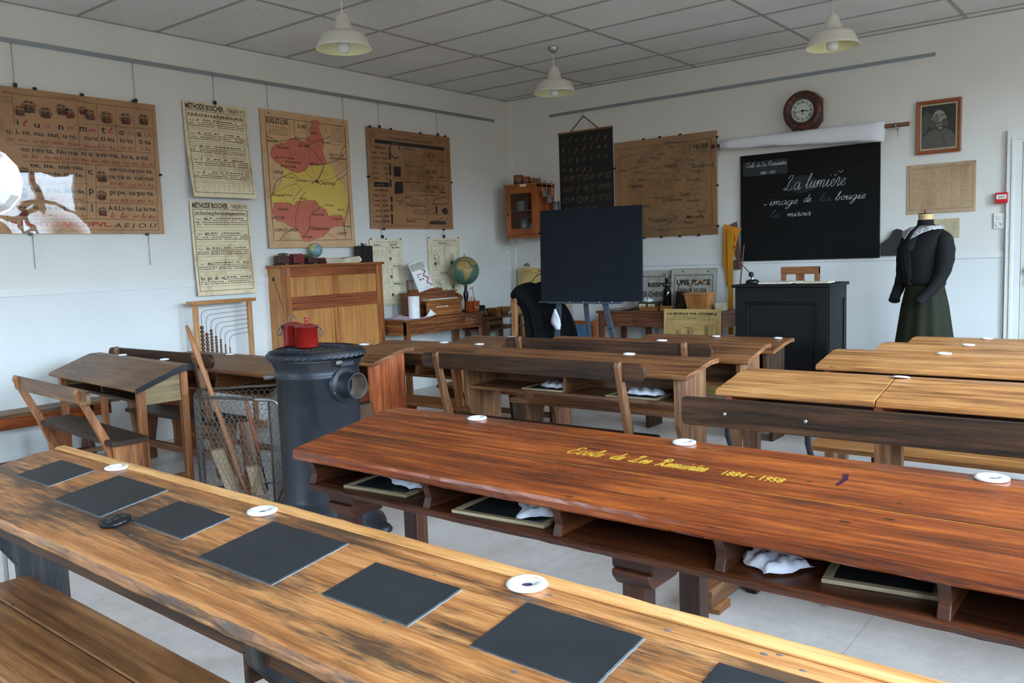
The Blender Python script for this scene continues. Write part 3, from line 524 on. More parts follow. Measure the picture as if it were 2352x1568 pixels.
P_CREAM = paper('cream_paper', (228, 214, 182), (204, 184, 142)); P_GREY = paper('grey_poster_paper', (178, 172, 158), (140, 132, 118), sc=6)
P_YEL = paper('yellowed_paper', (218, 182, 116), (186, 150, 90)); P_WHITE = paper('white_paper', (232, 230, 226), (214, 212, 208))
P_BEIGE = paper('beige_document', (184, 154, 120), (160, 128, 96))
I_BLACK = plain('black_ink', (34, 30, 28), .7); I_GREY = plain('grey_ink', (92, 80, 66), .8); I_RED = plain('red_ink', (176, 62, 50), .7)
I_BLUEG = plain('river_ink', (92, 112, 112), .8); I_PINK = plain('pink_region', (196, 108, 84), .75, var=.08); I_YELL = plain('yellow_region', (212, 180, 86), .75, var=.08)
I_SEP = plain('sepia_ink', (72, 52, 38), .8, var=.3, vs=30); I_MAROON = plain('maroon_ink', (120, 48, 38), .8, var=.3, vs=30); I_TAN = plain('tan_wash', (150, 112, 76), .8, var=.2, vs=20)
CHALK = plain('white_chalk', (205, 205, 208), .95); CHALK2 = plain('faded_chalk', (92, 92, 95), .95); GOLD = plain('gold_paint', (226, 176, 62), .42, .25)
GILT = plain('pale_gilt_line', (150, 122, 78), .8); EDGE = plain('dark_card_edge', (58, 44, 32), .8)
def film(name):
    m = bpy.data.materials.new(name); m.use_nodes = True; nt = m.node_tree; nt.nodes.clear()
    out = N(nt, 'ShaderNodeOutputMaterial'); mx = N(nt, 'ShaderNodeMixShader'); tr = N(nt, 'ShaderNodeBsdfTransparent'); gl = N(nt, 'ShaderNodeBsdfGlossy')
    gl.inputs['Roughness'].default_value = .015; fr = N(nt, 'ShaderNodeFresnel'); fr.inputs[0].default_value = 1.5
    tc = N(nt, 'ShaderNodeTexCoord').outputs['Object']; n = noise(nt, tc, 5, 2, .4); bp = N(nt, 'ShaderNodeBump'); bp.inputs['Strength'].default_value = .05; bp.inputs['Distance'].default_value = .01
    nt.links.new(n, bp.inputs['Height']); nt.links.new(bp.outputs[0], gl.inputs['Normal'])
    nt.links.new(fr.outputs[0], mx.inputs[0]); nt.links.new(tr.outputs[0], mx.inputs[1]); nt.links.new(gl.outputs[0], mx.inputs[2]); nt.links.new(mx.outputs[0], out.inputs[0])
    return m
FILM = film('clear_plastic_film')
GLASSP = film('glass_pane')

def sheet(m, w, h, mat, th=.003, curl=0., d=0., edge=None, T=None, nx=1, nz=14, x0=0., z0=0.):
    """a paper or card panel; curl lifts its lower corners off the wall"""
    n = nz if curl else 1; R = []
    for k in range(n+1):
        t = k/n; z = z0+h*(1-t); dd = d+curl*(t**2.5)
        R.append((z, dd))
    for k in range(n):
        (za, da), (zb, db) = R[k], R[k+1]
        P = [(x0, -da-th, za), (x0+w, -da-th, za), (x0+w, -db-th, zb), (x0, -db-th, zb), (x0, -da, za), (x0+w, -da, za), (x0+w, -db, zb), (x0, -db, zb)]
        m.poly(P, [(3, 2, 1, 0)], mat, 0, T); m.poly(P, [(4, 5, 6, 7), (0, 4, 7, 3), (1, 2, 6, 5)]+([(0, 1, 5, 4)] if k == 0 else [])+([(3, 7, 6, 2)] if k == n-1 else []), edge or mat, 0, T)
def clip(m, x, z, T=None): m.box(x-.012, x+.012, -.012, 0, z-.008, z+.010, M_BLACKPL, T=T)
def hanger_clip(m, x, z):
    m.box(x-.011, x+.011, -.016, -.002, z, z+.026, M_BLACKPL); m.lathe([(.006, 0), (.006, .012), (0, .014)], M_BRASS, 8, T=TR((x, -.01, z-.012)))
def words(m, x0, x1, z, h, mat, d, dens=.82, jit=.15):
    """a line of small illegible print"""
    x = x0
    while x < x1:
        w = h*random.uniform(1.2, 3.6)
        if x+w > x1: w = x1-x
        if random.random() < dens: m.rect(x, z, x+w, z+h*random.uniform(1-jit, 1), mat, d)
        x += w+h*.8
def wavy(m, x0, x1, z, h, mat, d):
    x = x0; P = []; k = 0
    while x < x1: P.append((x+h*.3*(k % 2), z+(h if k % 2 else 0)*random.uniform(.6, 1))); x += h*.32; k += 1
    if len(P) > 1: m.line(P, h*.16, mat, d)

def person_vignette(m, cx, cz, r, d):
    m.ell(cx, cz-.1*r, r*.85, r*.8, I_TAN, d, 18, wob=.15)
    for k in range(2):
        x = cx+(-.32+.62*k)*r; s = r*random.uniform(.85, 1.05); dk = [I_SEP, I_MAROON][random.random() < .35]
        m.flat([(x-.34*s, cz-.85*s), (x+.36*s, cz-.85*s), (x+.30*s, cz-.3*s), (x+.14*s, cz+.12*s), (x-.14*s, cz+.10*s), (x-.32*s, cz-.25*s)], dk, d+.0003)
        m.ell(x+.02*s, cz+.33*s, .17*s, .21*s, P_KRAFT, d+.0004, 10, wob=.06); m.ell(x-.01*s, cz+.46*s, .21*s, .14*s, I_SEP, d+.0006, 10, wob=.2)
        m.line([(x-.1*s, cz-.1*s), (x+.25*s, cz-.3*s)], .05*r, I_TAN, d+.0006)
    for k in range(9): x = cx+random.uniform(-.8, .8)*r; z = cz+random.uniform(-.8, .3)*r; m.line([(x, z), (x+random.uniform(-.25, .25)*r, z+random.uniform(-.15, .15)*r)], r*.05, random.choice([I_SEP, I_GREY, P_KRAFT]), d+.0008)

def put(m, kind, t, u, v, w, h, d):
    if kind == 'b': m.text(t, u, v, h*1.8, I_BLACK, d, width=w, bold=.016)
    elif kind == 'r': m.script(t.lower(), u, v, h*.72, max(.003, h*.13), I_RED, d, width=w)
    elif kind == 'R': m.text(t, u, v, h*1.35, I_RED, d, width=w, bold=.03)
    elif kind == 's': m.text(t, u, v, max(.008, h*1.2), I_GREY, d, width=w)
    elif kind == 'k': m.text(t, u, v, h*1.35, I_BLACK, d, width=w, shear=.35)
    elif kind == 'c': m.text(t, u, v, h*1.45, I_BLACK, d, width=w, bold=.008)
    elif kind == 'i': m.text(t, u, v, h*1.3, I_BLACK, d, width=w, shear=.25, bold=.008)
    elif kind == 'w': m.text(t, u, v, h*1.3, P_METRE, d+.0006, width=w)

# ------------------------------------------------------------------ left wall: reading chart under plastic
t = thing('reading_chart', 'large brown illustrated syllable chart under clear plastic at the left end of the wall', 'wall chart', (-5.575, -.014, 1.615))
m = MB(); sheet(m, 1.172, .98, P_KRAFT, .004, edge=EDGE); D = .0052
for q in BIGL: m.line(q, .0026, I_SEP, D)
for (p, r) in BIGP: person_vignette(m, p[0][0] if isinstance(p[0], tuple) else p[0], p[1] if not isinstance(p[0], tuple) else p[0][1], r*.0031, D)
for q in BIG: put(m, *(q[1], q[0])+q[2:], D+.0004)
for k in range(9): words(m, .01, .085, .76-.012*k, .004, I_GREY, D)
part(m, 'printed_sheet', t)
m = MB()
R_ = []
for k in range(24):
    z = .98*k/23; R_.append([(x*1.172/16, -.0085-.0035*math.sin(x*.9+k*.5)*math.exp(-z*9)-.0002*math.sin(x*1.7-k), z) for x in range(17)])
m.rings(R_, FILM, False, True, closed=False); part(m, 'plastic_cover', t, 'clear wrinkled plastic cover')
for x, z in ((.02, .98), (.30, .985), (.62, .985), (1.0, .985), (1.172, .45), (.19, -.004), (1.03, -.004)):
    c = MB(); clip(c, x, z); part(c, 'clip', t)

# two cream syllable charts, one above the other
def boscher(loc, w, h, no, rows, label, curl, first):
    t = MB(); sheet(t, w, h, P_IVORY, .003, curl=curl, edge=EDGE, nz=16)
    n = len(t.v)
    m = t; D = .0042
    m.text('MÉTHODE BOSCHER.', .02, h-.055, .058, I_BLACK, D, width=w*.60, bold=.03); m.text('- TABLEAU N°%d' % no, w*.65, h-.052, .044, I_BLACK, D, width=w*.32, bold=.01)
    m.frame(.022, .035, w-.022, h-.065, .0035, I_BLACK, D)
    m.text(first, .035, h-.108, .042, I_BLACK, D, width=w-.075, bold=.02)
    zt = h-.118; rh = (zt-(.12 if no == 2 else .04))/len(rows)
    for i, (ic, ltr) in enumerate(rows):
        z = zt-i*rh
        m.rect(.026, z, w-.026, z+.0015, I_GREY, D)
        if ic: m.line([(.05, z-.02), (.07, z-.035), (.09, z-.018), (.08, z-.03), (.055, z-.03), (.05, z-.02)], .0022, I_BLACK, D)
        m.text(ltr, .115 if ic else .04, z-.036, .045, I_BLACK, D, bold=.02)
        xs = .17 if ic else .26
        words(m, xs, w-.035, z-.022, .008, I_BLACK, D, .75); words(m, xs-.01, w-.035, z-.038, .006, I_BLACK, D, .9)
        words(m, .035, w-.035, z-.055, .0065, I_BLACK, D, .92); words(m, .035, w-.035, z-.071, .0065, I_BLACK, D, .92)
        if rh > .095: wavy(m, .035, w-.035, z-.092, .010, I_GREY, D)
    if no == 2:
        for i in range(11):
            x = .04+i*(w-.09)/10.5; m.frame(x, .085, x+.026, .115, .0012, I_GREY, D); m.text(str(i), x+.005, .060, .02, I_BLACK, D)
            for q in range(min(i, 6)): m.ell(x+.007+.006*(q % 3), .093+.010*(q//3), .0018, .0018, I_BLACK, D+.0003, 6)
        m.rect(.026, .12, w-.026, .1215, I_GREY, D)
    # bend the marks with the sheet
    def lift(z): return curl*(max(0., 1-z/h))**2.5
    for i in range(n, len(t.v)): x_, y_, z_ = t.v[i]; t.v[i] = (x_, y_-lift(z_), z_)
    o = t.build('reading_board', loc=loc); return tag(o, label, 'wall chart')
boscher((-4.17, -.012, 1.905), .585, .755, 2, [(1, 'r'), (1, 'n'), (1, 'm'), (1, 'l'), (1, 'c')], 'upper cream card of syllables ending in a row of numbers 0 to 10', .075, 'o.p.é.u.t.e.i.e.a.è.pa.té.ti.pè.tu')
boscher((-4.17, -.012, 1.115), .55, .762, 5, [(1, 'oi.'), (1, 'an'), (1, 'in'), (1, 'eu.'), (0, 'br. pr. dr. vr.')], 'lower cream card of syllables whose last row starts br pr dr vr', .03, 'j.on.ch.ou.f.un.g.chon.lou.mou.pou.cou.bon.')

# map with coloured regions
W_, H_ = .985, 1.19
m = MB(); sheet(m, W_, H_, P_MAP, .003, curl=.02, edge=EDGE, nz=12); n0 = len(m.v); D = .0042
m.frame(.05, .065, W_-.045, H_-.06, .004, I_SEP, D)
for q, mt in ((E_NR, I_PINK), (E_YE, I_YELL), (E_SR, I_PINK)):
    P = []
    for i in range(len(q)):
        a, b = q[i], q[(i+1) % len(q)]; P.append(a)
        L = math.dist(a, b)
        for k in range(1, max(2, int(L/.02))): s = k/max(2, int(L/.02)); P.append((a[0]+(b[0]-a[0])*s+random.uniform(-.004, .004), a[1]+(b[1]-a[1])*s+random.uniform(-.004, .004)))
    m.flat(P, mt, D+.0004); m.line(P+[P[0]], .002, I_MAROON, D+.0006)
for q in E_RIV: m.line(smoothline(q, 5), .006, I_BLUEG, D+.0007)
for q in E_RED: m.line(smoothline(q, 5), .0036, I_RED, D+.0008)
for q in E_ROAD: m.line(smoothline(q, 6), .0048, I_SEP, D+.0009)
for k in range(60):
    a = (random.uniform(.08, .9), random.uniform(.1, 1.1)); P = [a]
    for j in range(5): P.append((min(.93, max(.06, P[-1][0]+random.uniform(-.04, .04))), min(1.12, max(.08, P[-1][1]+random.uniform(-.04, .04)))))
    m.line(smoothline(P, 3), .0009, I_GREY, D+.0007)
for nme, u, v, s in E_NAME:
    m.text(nme, u, v, s*.0031, I_BLACK, D+.0012, bold=.01); m.ell(u-.006, v+.008, .006, .006, I_BLACK, D+.0012, 8)
m.ell(.57, .60, .014, .014, I_BLACK, D+.0013)
for nme, u, v, s in E_CAP: m.text(nme, u, v-.012, s*.0024, I_BLACK, D+.0011, shear=.25, bold=.004)
m.rect(.052, H_-.21, .30, H_-.066, P_MAP, D+.0008); m.frame(.052, H_-.21, .30, H_-.064, .002, I_SEP, D+.001)
m.text('EURE-ET-LOIR', .06, H_-.115, .06, I_BLACK, D+.0012, width=.23, bold=.03)
for k in range(7): words(m, .075+.01*(k % 2), .28, H_-.135-.011*k, .0042, I_GREY, D+.0011)
m.frame(.78, H_-.24, .935, H_-.064, .002, I_SEP, D+.001)
for k in range(12): words(m, .79, .92, H_-.085-.012*k, .004, I_GREY if k % 3 else I_RED, D+.0011)
for i in range(n0, len(m.v)): x_, y_, z_ = m.v[i]; m.v[i] = (x_, y_-.02*(max(0, 1-z_/H_))**2.5, z_)
for x in (.09, W_-.055): m.lathe([(.005, 0), (.010, 0), (.010, -.003), (.005, -.003)], M_STEEL, 12, T=TR((x, -.0045, H_-.03), rx=PI/2)); m.ell(x, H_-.03, .005, .005, I_BLACK, .0048)
tag(m.build('wall_map', loc=(-3.452, -.012, 1.49)), 'map with salmon pink and yellow regions hung over the wooden secretary', 'map')

# metric system chart
t = thing('metric_chart', 'brown chart of metric measures with black headings and a pair of scales drawn on it', 'wall chart', (-2.245, -.014, 1.665))
m = MB(); sheet(m, 1.2, .982, P_METRE, .004, edge=EDGE); D = .0052
for q in METL: m.line(q, .003, I_SEP, D)
for q in METB: m.flat(q, I_BLACK, D+.0002)
for q in MET: put(m, *(q[1], q[0])+q[2:], D+.0004)
for (x0, x1, z0, z1) in ((.555, .83, .66, .76), (.56, .84, .52, .58), (.57, .85, .38, .45), (.57, .86, .27, .30), (.585, .87, .14, .20)):
    z = z1
    while z > z0: words(m, x0, x1-.01, z, .005, I_GREY, D+.0003); z -= .013
m.line([(.375+.07*math.cos(a*PI/12), .78+.075*math.sin(a*PI/12)) for a in range(22)], .018, I_GREY, D+.0003)
m.line([(.89, .10), (.93, .075), (1.02, .12), (1.06, .075), (1.12, .12)], .007, I_BLACK, D+.0003); m.line([(.87, .17), (.98, .155)], .006, I_BLACK, D+.0003)
m.ell(1.08, .19, .05, .04, I_SEP, D+.0003, wob=.2); m.rect(.93, .17, .96, .24, I_SEP, D+.0003); m.line([(.88, .28), (.96, .32), (1.08, .34), (1.15, .32)], .008, I_GREY, D+.0003); m.line([(.89, .265), (1.0, .26), (1.15, .28)], .008, I_SEP, D+.0003)
part(m, 'printed_sheet', t)
m = MB(); m.rings([[(x*1.2/14, -.0085-.0008*math.sin(x*.8+k*.3), z_*.982/13) for x in range(15)] for k, z_ in enumerate(range(14))], FILM, False, True, closed=False); part(m, 'plastic_cover', t, 'clear plastic cover')
for x, z in ((.05, .982), (.33, .985), (.75, .985), (1.13, .985), (0, .5), (1.2, .5), (.17, -.004), (1.05, -.004)):
    c = MB(); clip(c, x, z); part(c, 'clip', t)

# arithmetic pictures
def stick(m, x, z, s, d, bend=0):
    m.ell(x+.1*s*bend, z+.86*s, .10*s, .11*s, I_BLACK, d, 10); m.ell(x+.1*s*bend, z+.85*s, .075*s, .085*s, P_CREAM, d+.0003, 10)
    m.line([(x+.08*s*bend, z+.74*s), (x-.1*s, z+.62*s), (x-.1*s, z+.42*s), (x+.1*s, z+.42*s), (x+.12*s, z+.62*s), (x+.08*s*bend, z+.74*s)], .012*s, I_BLACK, d)
    m.flat([(x-.11*s, z+.42*s), (x+.12*s, z+.42*s), (x+.09*s, z+.2*s), (x+.01*s, z+.2*s), (x, z+.33*s), (x-.03*s, z+.2*s), (x-.12*s, z+.2*s)], I_SEP, d)
    m.line([(x-.08*s, z+.2*s), (x-.1*s, z)], .02*s, I_BLACK, d); m.line([(x+.06*s, z+.2*s), (x+.09*s, z)], .02*s, I_BLACK, d); m.line([(x+.1*s, z+.6*s), (x+.26*s, z+.66*s)], .018*s, I_BLACK, d)
def tree(m, x0, x1, z0, z1, d):
    m.line(smoothline([(x1-.03, z0+.01), (x1-.035, z0+.05), (x1-.025, z1-.05), (x1-.04, z1-.02)], 3), .003, I_BLACK, d)
    m.line(smoothline([(x1-.01, z0+.01), (x1-.015, z0+.05), (x1-.008, z1-.05)], 3), .002, I_BLACK, d)
    for k in range(22): m.ell(random.uniform(x0+.04, x1-.005), z1-random.uniform(.003, .02), .005, .004, I_BLACK, d, 5, wob=.4)
def drawing_chart(loc, w, h, kind, label):
    m = MB(); sheet(m, w, h, P_CREAM, .002, curl=.015, nz=8); D = .003; n0 = len(m.v)
    m.text("L'arithmétique en images aux petits", w/2, h-.035, .018, I_GREY, D, width=w*.72, align='c')
    if kind == 1:
        m.text('Nombre 3', .05, h-.068, .028, I_BLACK, D, width=.11, bold=.02); m.text('2+1=3', .27, h-.068, .030, I_BLACK, D, width=.09, bold=.03)
        x0, xm, x1 = .02, .225, w-.03; rows = [(h-.078, h-.25), (h-.262, h-.43), (h-.442, h-.61)]
        for i, (a, b) in enumerate(rows):
            m.frame(x0, b, xm-.006, a, .0016, I_GREY, D); m.frame(xm+.004, b, x1, a, .0016, I_GREY, D)
            tree(m, xm+.03, x1-.005, b, a, D+.0003); stick(m, xm+.045, b+.01, .13, D+.0003, bend=(1 if i == 1 else 0))
        for k in range(3):
            u = .04+.055*k+.012; s = 1-.2*k
            m.line([(u-.018*s, h-.135), (u-.010*s, h-.128), (u-.008*s, h-.105), (u+.010*s, h-.105), (u+.012*s, h-.128), (u+.022*s, h-.135), (u, h-.145), (u-.018*s, h-.135)], .002, I_BLACK, D)
            m.frame(.03+.06*k, h-.235, .072+.06*k, h-.155, .0018, I_BLACK, D)
        m.line([(.05, .14), (.12, .12), (.18, .17), (.1, .2), (.06, .15)], .0016, I_GREY, D); m.line([(.04, .32), (.16, .28), (.17, .38)], .0016, I_GREY, D)
    else:
        m.frame(.15, h-.072, .30, h-.046, .0018, I_BLACK, D); m.text('5+5=10', .165, h-.068, .024, I_BLACK, D, width=.12, bold=.03)
        m.frame(.15, h-.39, .30, h-.365, .0018, I_BLACK, D); m.text('10-5=5', .165, h-.386, .022, I_BLACK, D, width=.12, bold=.03)
        for (a, b) in ((h-.085, h-.345), (h-.40, h-.61)):
            m.frame(.05, b, w/2-.006, a, .0018, I_GREY, D); m.frame(w/2+.006, b, w-.04, a, .0018, I_GREY, D)
            for cx in (w*.28, w*.72):
                for k in range(26):
                    p = (cx+random.gauss(0, .03), (a+b)/2-.02+random.gauss(0, .04)); m.line(smoothline([p, (p[0]+random.uniform(-.025, .025), p[1]+random.uniform(-.02, .03)), (p[0]+random.uniform(-.03, .03), p[1]+random.uniform(-.03, .03))], 3), .0022, I_BLACK, D)
            stick(m, w*.2, b+.02, .15, D); stick(m, w*.72, b+.03, .14, D, 1)
    for i in range(n0, len(m.v)): x_, y_, z_ = m.v[i]; m.v[i] = (x_, y_-.015*(max(0, 1-z_/h))**2.5, z_)
    for x in (.02, w-.02, w/2): m.box(x-.012, x+.012, -.006, 0, h-.006, h+.004, M_BLACKPL)
    tag(m.build('drawing_chart', loc=loc), label, 'wall chart')
drawing_chart((-2.272, -.012, .905), .445, .66, 1, 'cream sheet of line drawings of a boy under a tree, right of the wooden secretary')
drawing_chart((-1.452, -.012, .905), .505, .67, 2, 'cream sheet of line drawings hung behind the large globe')

# wires hanging from the rail
def wire(x, z0, z1, label, name='hanging_wire', hook=True):
    m = MB(); m.tube([(0, 0, z0-z1), (0, 0, 0)], .0022, M_GREYMETAL, 6)
    if hook: hanger_clip(m, 0, z0-z1-.004)
    m.box(-.006, .006, -.006, .004, -.01, .006, M_GREYMETAL)
    tag(m.build(name, loc=(x, -.012, z1)), label, 'hanging wire', 'picture wires on the left wall')
wire(-5.399, 2.60, 2.89, 'thin steel wire holding the left side of the large brown syllable chart')
wire(-4.556, 2.60, 2.89, 'thin steel wire holding the right side of the large brown syllable chart')
wire(-3.882, 2.665, 2.89, 'thin steel wire holding the upper cream card of syllables')
wire(-3.363, 2.655, 2.89, 'thin steel wire at the left corner of the pink and yellow map', hook=False)
wire(-2.518, 2.65, 2.89, 'thin steel wire at the right corner of the pink and yellow map', hook=False)
wire(-2.067, 2.65, 2.89, 'thin steel wire holding the left side of the metric chart')
wire(-1.228, 2.65, 2.89, 'thin steel wire holding the right side of the metric chart')
wire(-2.10, 1.58, 1.66, 'short wire between the metric chart and the drawings of the boy')
wire(-1.20, 1.58, 1.66, 'short wire between the metric chart and the drawings behind the globe')
wire(-5.372, 1.375, 1.612, 'thin rod end dangling below the left part of the syllable chart', hook=False)
wire(-4.535, 1.375, 1.612, 'thin rod end dangling below the right part of the syllable chart', hook=False)

# socket near the corner
m = MB(); m.box(-.035, .035, -.012, 0, -.045, .045, M_WHITEPL); m.lathe([(.024, 0), (.024, .003), (.018, .003), (.018, -.004), (0, -.004)], M_WHITEPL, 20, T=TR((0, -.012, 0), rx=PI/2)); m.ell(0, 0, .008, .008, M_DARK, .0125)
tag(m.build('wall_socket', loc=(-.115, -.004, 1.43), bevel=.002), 'small white socket on the left wall close to the corner', 'socket')
# ------------------------------------------------------------------ back wall
BB_M = plain('blackboard_paint', (13, 13, 13), .7, var=.25, vs=5, spec=.2); BB_SEAM = plain('board_seam', (6, 6, 6), .8)
t = thing('blackboard', 'large black wall board with chalk handwriting about light', 'blackboard', (-.004, -2.869, 1.22), BACK)
m = MB(); m.box(0, 1.282, -.028, 0, 0, 1.012, BB_M); D = .0285
for q in BBL[:5]: m.line(q, .0035, BB_SEAM, D)
for k in range(3):
    m.line([(.05+.3*k, .12), (.2+.35*k, .14)], .002, BB_SEAM, D)
m.ell(.60, .70, .14, .08, plain('chalk_smudge', (27, 28, 30), .8), D, 24, wob=.05)
for (s, k, u, v, w, h) in BB:
    if k in 'kg': m.script(s if s != 'La' else 'La', u, v, h*(.52 if k == 'k' else .45), .0036, CHALK if k == 'k' else CHALK2, D+.0006, width=w)
m.line([(.235, .53), (.265, .532)], .004, CHALK, D+.0006)
m.line([(.93, .79), (.95, .775), (.97, .795)], .004, CHALK, D+.0006)
part(m, 'writing_surface', t, bevel=.002)
m = MB(); m.box(.03, .462, -.034, -.028, .812, .948, plain('slate_label_paint', (30, 33, 35), .6)); D = .0345
for (s, k, u, v, w, h) in BB:
    if k == 'o': m.script(s, u, v, h*.5, .0026, CHALK, D, width=w)
    if k == 'n': m.text(s, u, v, .042, CHALK, D, width=w)
part(m, 'name_panel', t, 'painted panel with the school name')

# small black coat shelf beside the board
WBLK = plain('black_painted_wood', (14, 14, 15), .4, var=.2)
m = MB(); P = [(0, 0), (.42, 0), (.42, .105), (.30, .105), (.26, .125), (.225, .135), (.20, .17), (.185, .20), (.165, .222), (.13, .232), (.098, .215), (.085, .185), (.06, .15), (.03, .13), (0, .108)]
m.prism([(a, b) for a, b in P], 1, -.03, 0, WBLK, grain=0)
m.lathe([(.0, 0), (.008, 0), (.006, -.02), (.012, -.03), (0, -.034)], WBLK, 10, T=TR((.13, -.03, .19), rx=PI/2))
tag(m.build('wall_shelf', loc=(-.004, -4.165, 1.235), rotz=BACK, bevel=.003), 'black wooden wall bracket with a curved crest beside the blackboard', 'shelf')

# cloth on a pole above the board
t = thing('roller_screen', 'white cloth rolled on a wooden pole above the blackboard', 'screen', (-.09, -2.60, 2.36), BACK)
W_POLE = wood('pole_wood', (70, 34, 18), (104, 54, 28), (130, 74, 40), stain=.1, nick=0)
m = MB(); m.tube([(0, 0, -.012), (1.80, 0, -.012)], .018, W_POLE, 14); part(m, 'pole', t)
m = MB()
R_ = []
for k in range(15):
    u = .105+1.50*k/14; a = .03+.012*k/14; hang = .012+.085*(k/14)**1.2
    R_.append([(u, -.034, .018), (u, -.018, .036), (u, .01, .036), (u, .024, 0), (u, .012, -.03-hang*.6), (u, -.012-.01*math.sin(k), -.045-hang), (u, -.042, -.03-hang*.85+.01*math.sin(k*1.7)), (u, -.046, -.01)])
m.rings(R_, plain('white_cloth', (226, 224, 226), .8, bumpy=.2, bs=25), True, True); part(m, 'cloth', t, 'white cloth')
for x in (.06, 1.70):
    c = MB(); c.tube([(x, .085, -.03), (x, .02, -.05), (x, -.03, -.04), (x, -.03, .01)], .004, M_STEEL, 8); c.tube([(x, .05, -.03), (x, .045, -.085), (x, .06, -.10)], .004, M_STEEL, 8); part(c, 'bracket', t)

# clock
CL_W = wood('dark_clock_wood', (38, 16, 10), (70, 30, 17), (100, 50, 28), .35, stain=.1, nick=0); CL_F = plain('clock_face_enamel', (196, 200, 190), .4)
t = thing('wall_clock', 'round dark wooden wall clock with roman numerals and a flaking dial', 'clock', (-.005, -3.50, 2.572), BACK)
m = MB(); R8 = [(-.155, -.10), (-.155, .10), (-.10, .155), (.10, .155), (.155, .10), (.155, -.10), (.08, -.185), (-.08, -.185)]
m.prism(R8[::-1], 1, -.10, 0, CL_W, grain=2); m.box(-.06, .06, -.08, -.01, -.20, -.18, CL_W); part(m, 'case', t, bevel=.003)
m = MB(); m.lathe([(.107, -.106), (.107, -.122), (.118, -.128), (.128, -.124), (.135, -.134), (.155, -.134), (.168, -.124), (.178, -.110), (.181, -.10), (.107, -.10)], CL_W, 48, T=TR((0, 0, 0), rx=PI/2) @ Matrix.Scale(-1, 4, (0, 0, 1))); part(m, 'bezel', t)
m = MB(); m.lathe([(0, .104), (.107, .104)], CL_F, 40, T=TR((0, 0, 0), rx=PI/2)); D = .1046
for k, s in enumerate(['XII', 'I', 'II', 'III', 'IIII', 'V', 'VI', 'VII', 'VIII', 'IX', 'X', 'XI']):
    a = -k*PI/6
    V, F, w = glyphs(s, .02); o = len(m.v); sc = .034; ww = min(.034, w*sc)
    for x, y in V:
        px = (x/w-.5)*ww; py = .066+y*sc
        m.v.append((px*math.cos(a)-py*math.sin(a), -D, px*math.sin(a)+py*math.cos(a)))
    for f in F: m.face([o+i for i in f], I_BLACK, [(0, 0)]*len(f))
for k in range(26):
    a = random.uniform(0, 2*PI); r_ = random.uniform(.02, .1); m.ell(r_*math.cos(a), r_*math.sin(a), .003, .002, I_GREY, D+.0002, 5, wob=.5)
m.line([(.103*math.cos(a*PI/24), .103*math.sin(a*PI/24)) for a in range(49)], .004, plain('green_brass', (70, 76, 60), .5, .4), D)
part(m, 'dial', t, 'white dial with black roman numerals')
m = MB(); m.line([(.02, -.001), (-.085, -.012)], .005, I_BLACK, .1065); m.line([(-.01, .002), (.055, -.008)], .008, I_BLACK, .1068); m.ell(0, 0, .012, .012, I_BLACK, .107); m.ell(0, -.025, .006, .008, I_BLACK, .107); m.line([(0, 0), (0, -.022)], .005, I_BLACK, .107)
part(m, 'hands', t, 'black clock hands')

# framed portrait
F_W = wood('frame_wood', (96, 44, 18), (140, 72, 32), (170, 98, 50), .35, stain=.05, nick=0)
t = thing('framed_portrait', 'wooden frame with a grey portrait print of an old man with side whiskers', 'picture', (-.006, -4.44, 2.085), BACK)
fw_, fh_ = .345, .442
m = MB()
prof = [(0, 0), (0, .022), (.006, .026), (.024, .022), (.030, .012), (.030, 0)]
for (a, b, rz_, L) in ((0, 0, 0, fw_), (fw_, 0, 1, fh_), (fw_, fh_, 2, fw_), (0, fh_, 3, fh_)):
    R_ = []
    for s_ in (0, 1):
        ring = []
        for (p, q) in prof:
            along = (p if s_ == 0 else L-p)
            lx, lz = along, p
            c_, s2 = [(1, 0), (0, 1), (-1, 0), (0, -1)][rz_]
            ring.append((a+lx*c_-lz*s2, -q, b+lx*s2+lz*c_))
        R_.append(ring)
    m.rings(R_, F_W, False, False)
part(m, 'frame', t)
m = MB(); D = .008; m.rect(.028, .028, fw_-.028, fh_-.028, P_CREAM, D)
G = [plain('portrait_grey_%s' % n_, c_, .6, var=.15, vs=18) for n_, c_ in (('dark', (58, 56, 50)), ('mid', (96, 92, 82)), ('coat', (112, 108, 96)), ('light', (182, 176, 158)), ('shade', (138, 131, 114)), ('line', (40, 38, 34)))]
m.rect(.042, .045, fw_-.042, fh_-.042, G[0], D+.0003); m.flat([(.042, .15), (.10, .22), (.12, .32), (.075, .36), (.042, .30)], G[1], D+.0005)
m.flat([(.044, .047), (fw_-.044, .047), (fw_-.046, .14), (.26, .185), (.215, .205), (.14, .205), (.09, .18), (.05, .14)], G[2], D+.0006)
m.line([(.19, .19), (.205, .15), (.225, .05)], .004, G[5], D+.0008); m.line([(.15, .205), (.185, .185), (.21, .205)], .006, G[5], D+.0008); m.line([(.10, .17), (.09, .11), (.10, .05)], .003, G[1], D+.0008)
m.flat([(.165, .215), (.19, .195), (.205, .218)], G[3], D+.001)
m.ell(.175, .292, .050, .066, G[3], D+.0011, 22); m.flat([(.127, .30), (.128, .25), (.15, .222), (.175, .215), (.172, .30), (.16, .33)], G[4], D+.0013)
m.ell(.130, .245, .024, .034, G[1], D+.0014, 12, wob=.15); m.ell(.222, .248, .025, .034, G[1], D+.0014, 12, wob=.15); m.ell(.178, .250, .022, .008, G[1], D+.0016, 10, wob=.2)
for ex in (.157, .200): m.ell(ex, .303, .011, .006, G[4], D+.0016, 10); m.ell(ex, .302, .004, .004, G[5], D+.0018, 8); m.line([(ex-.013, .315), (ex, .32), (ex+.013, .314)], .0045, G[5], D+.0017)
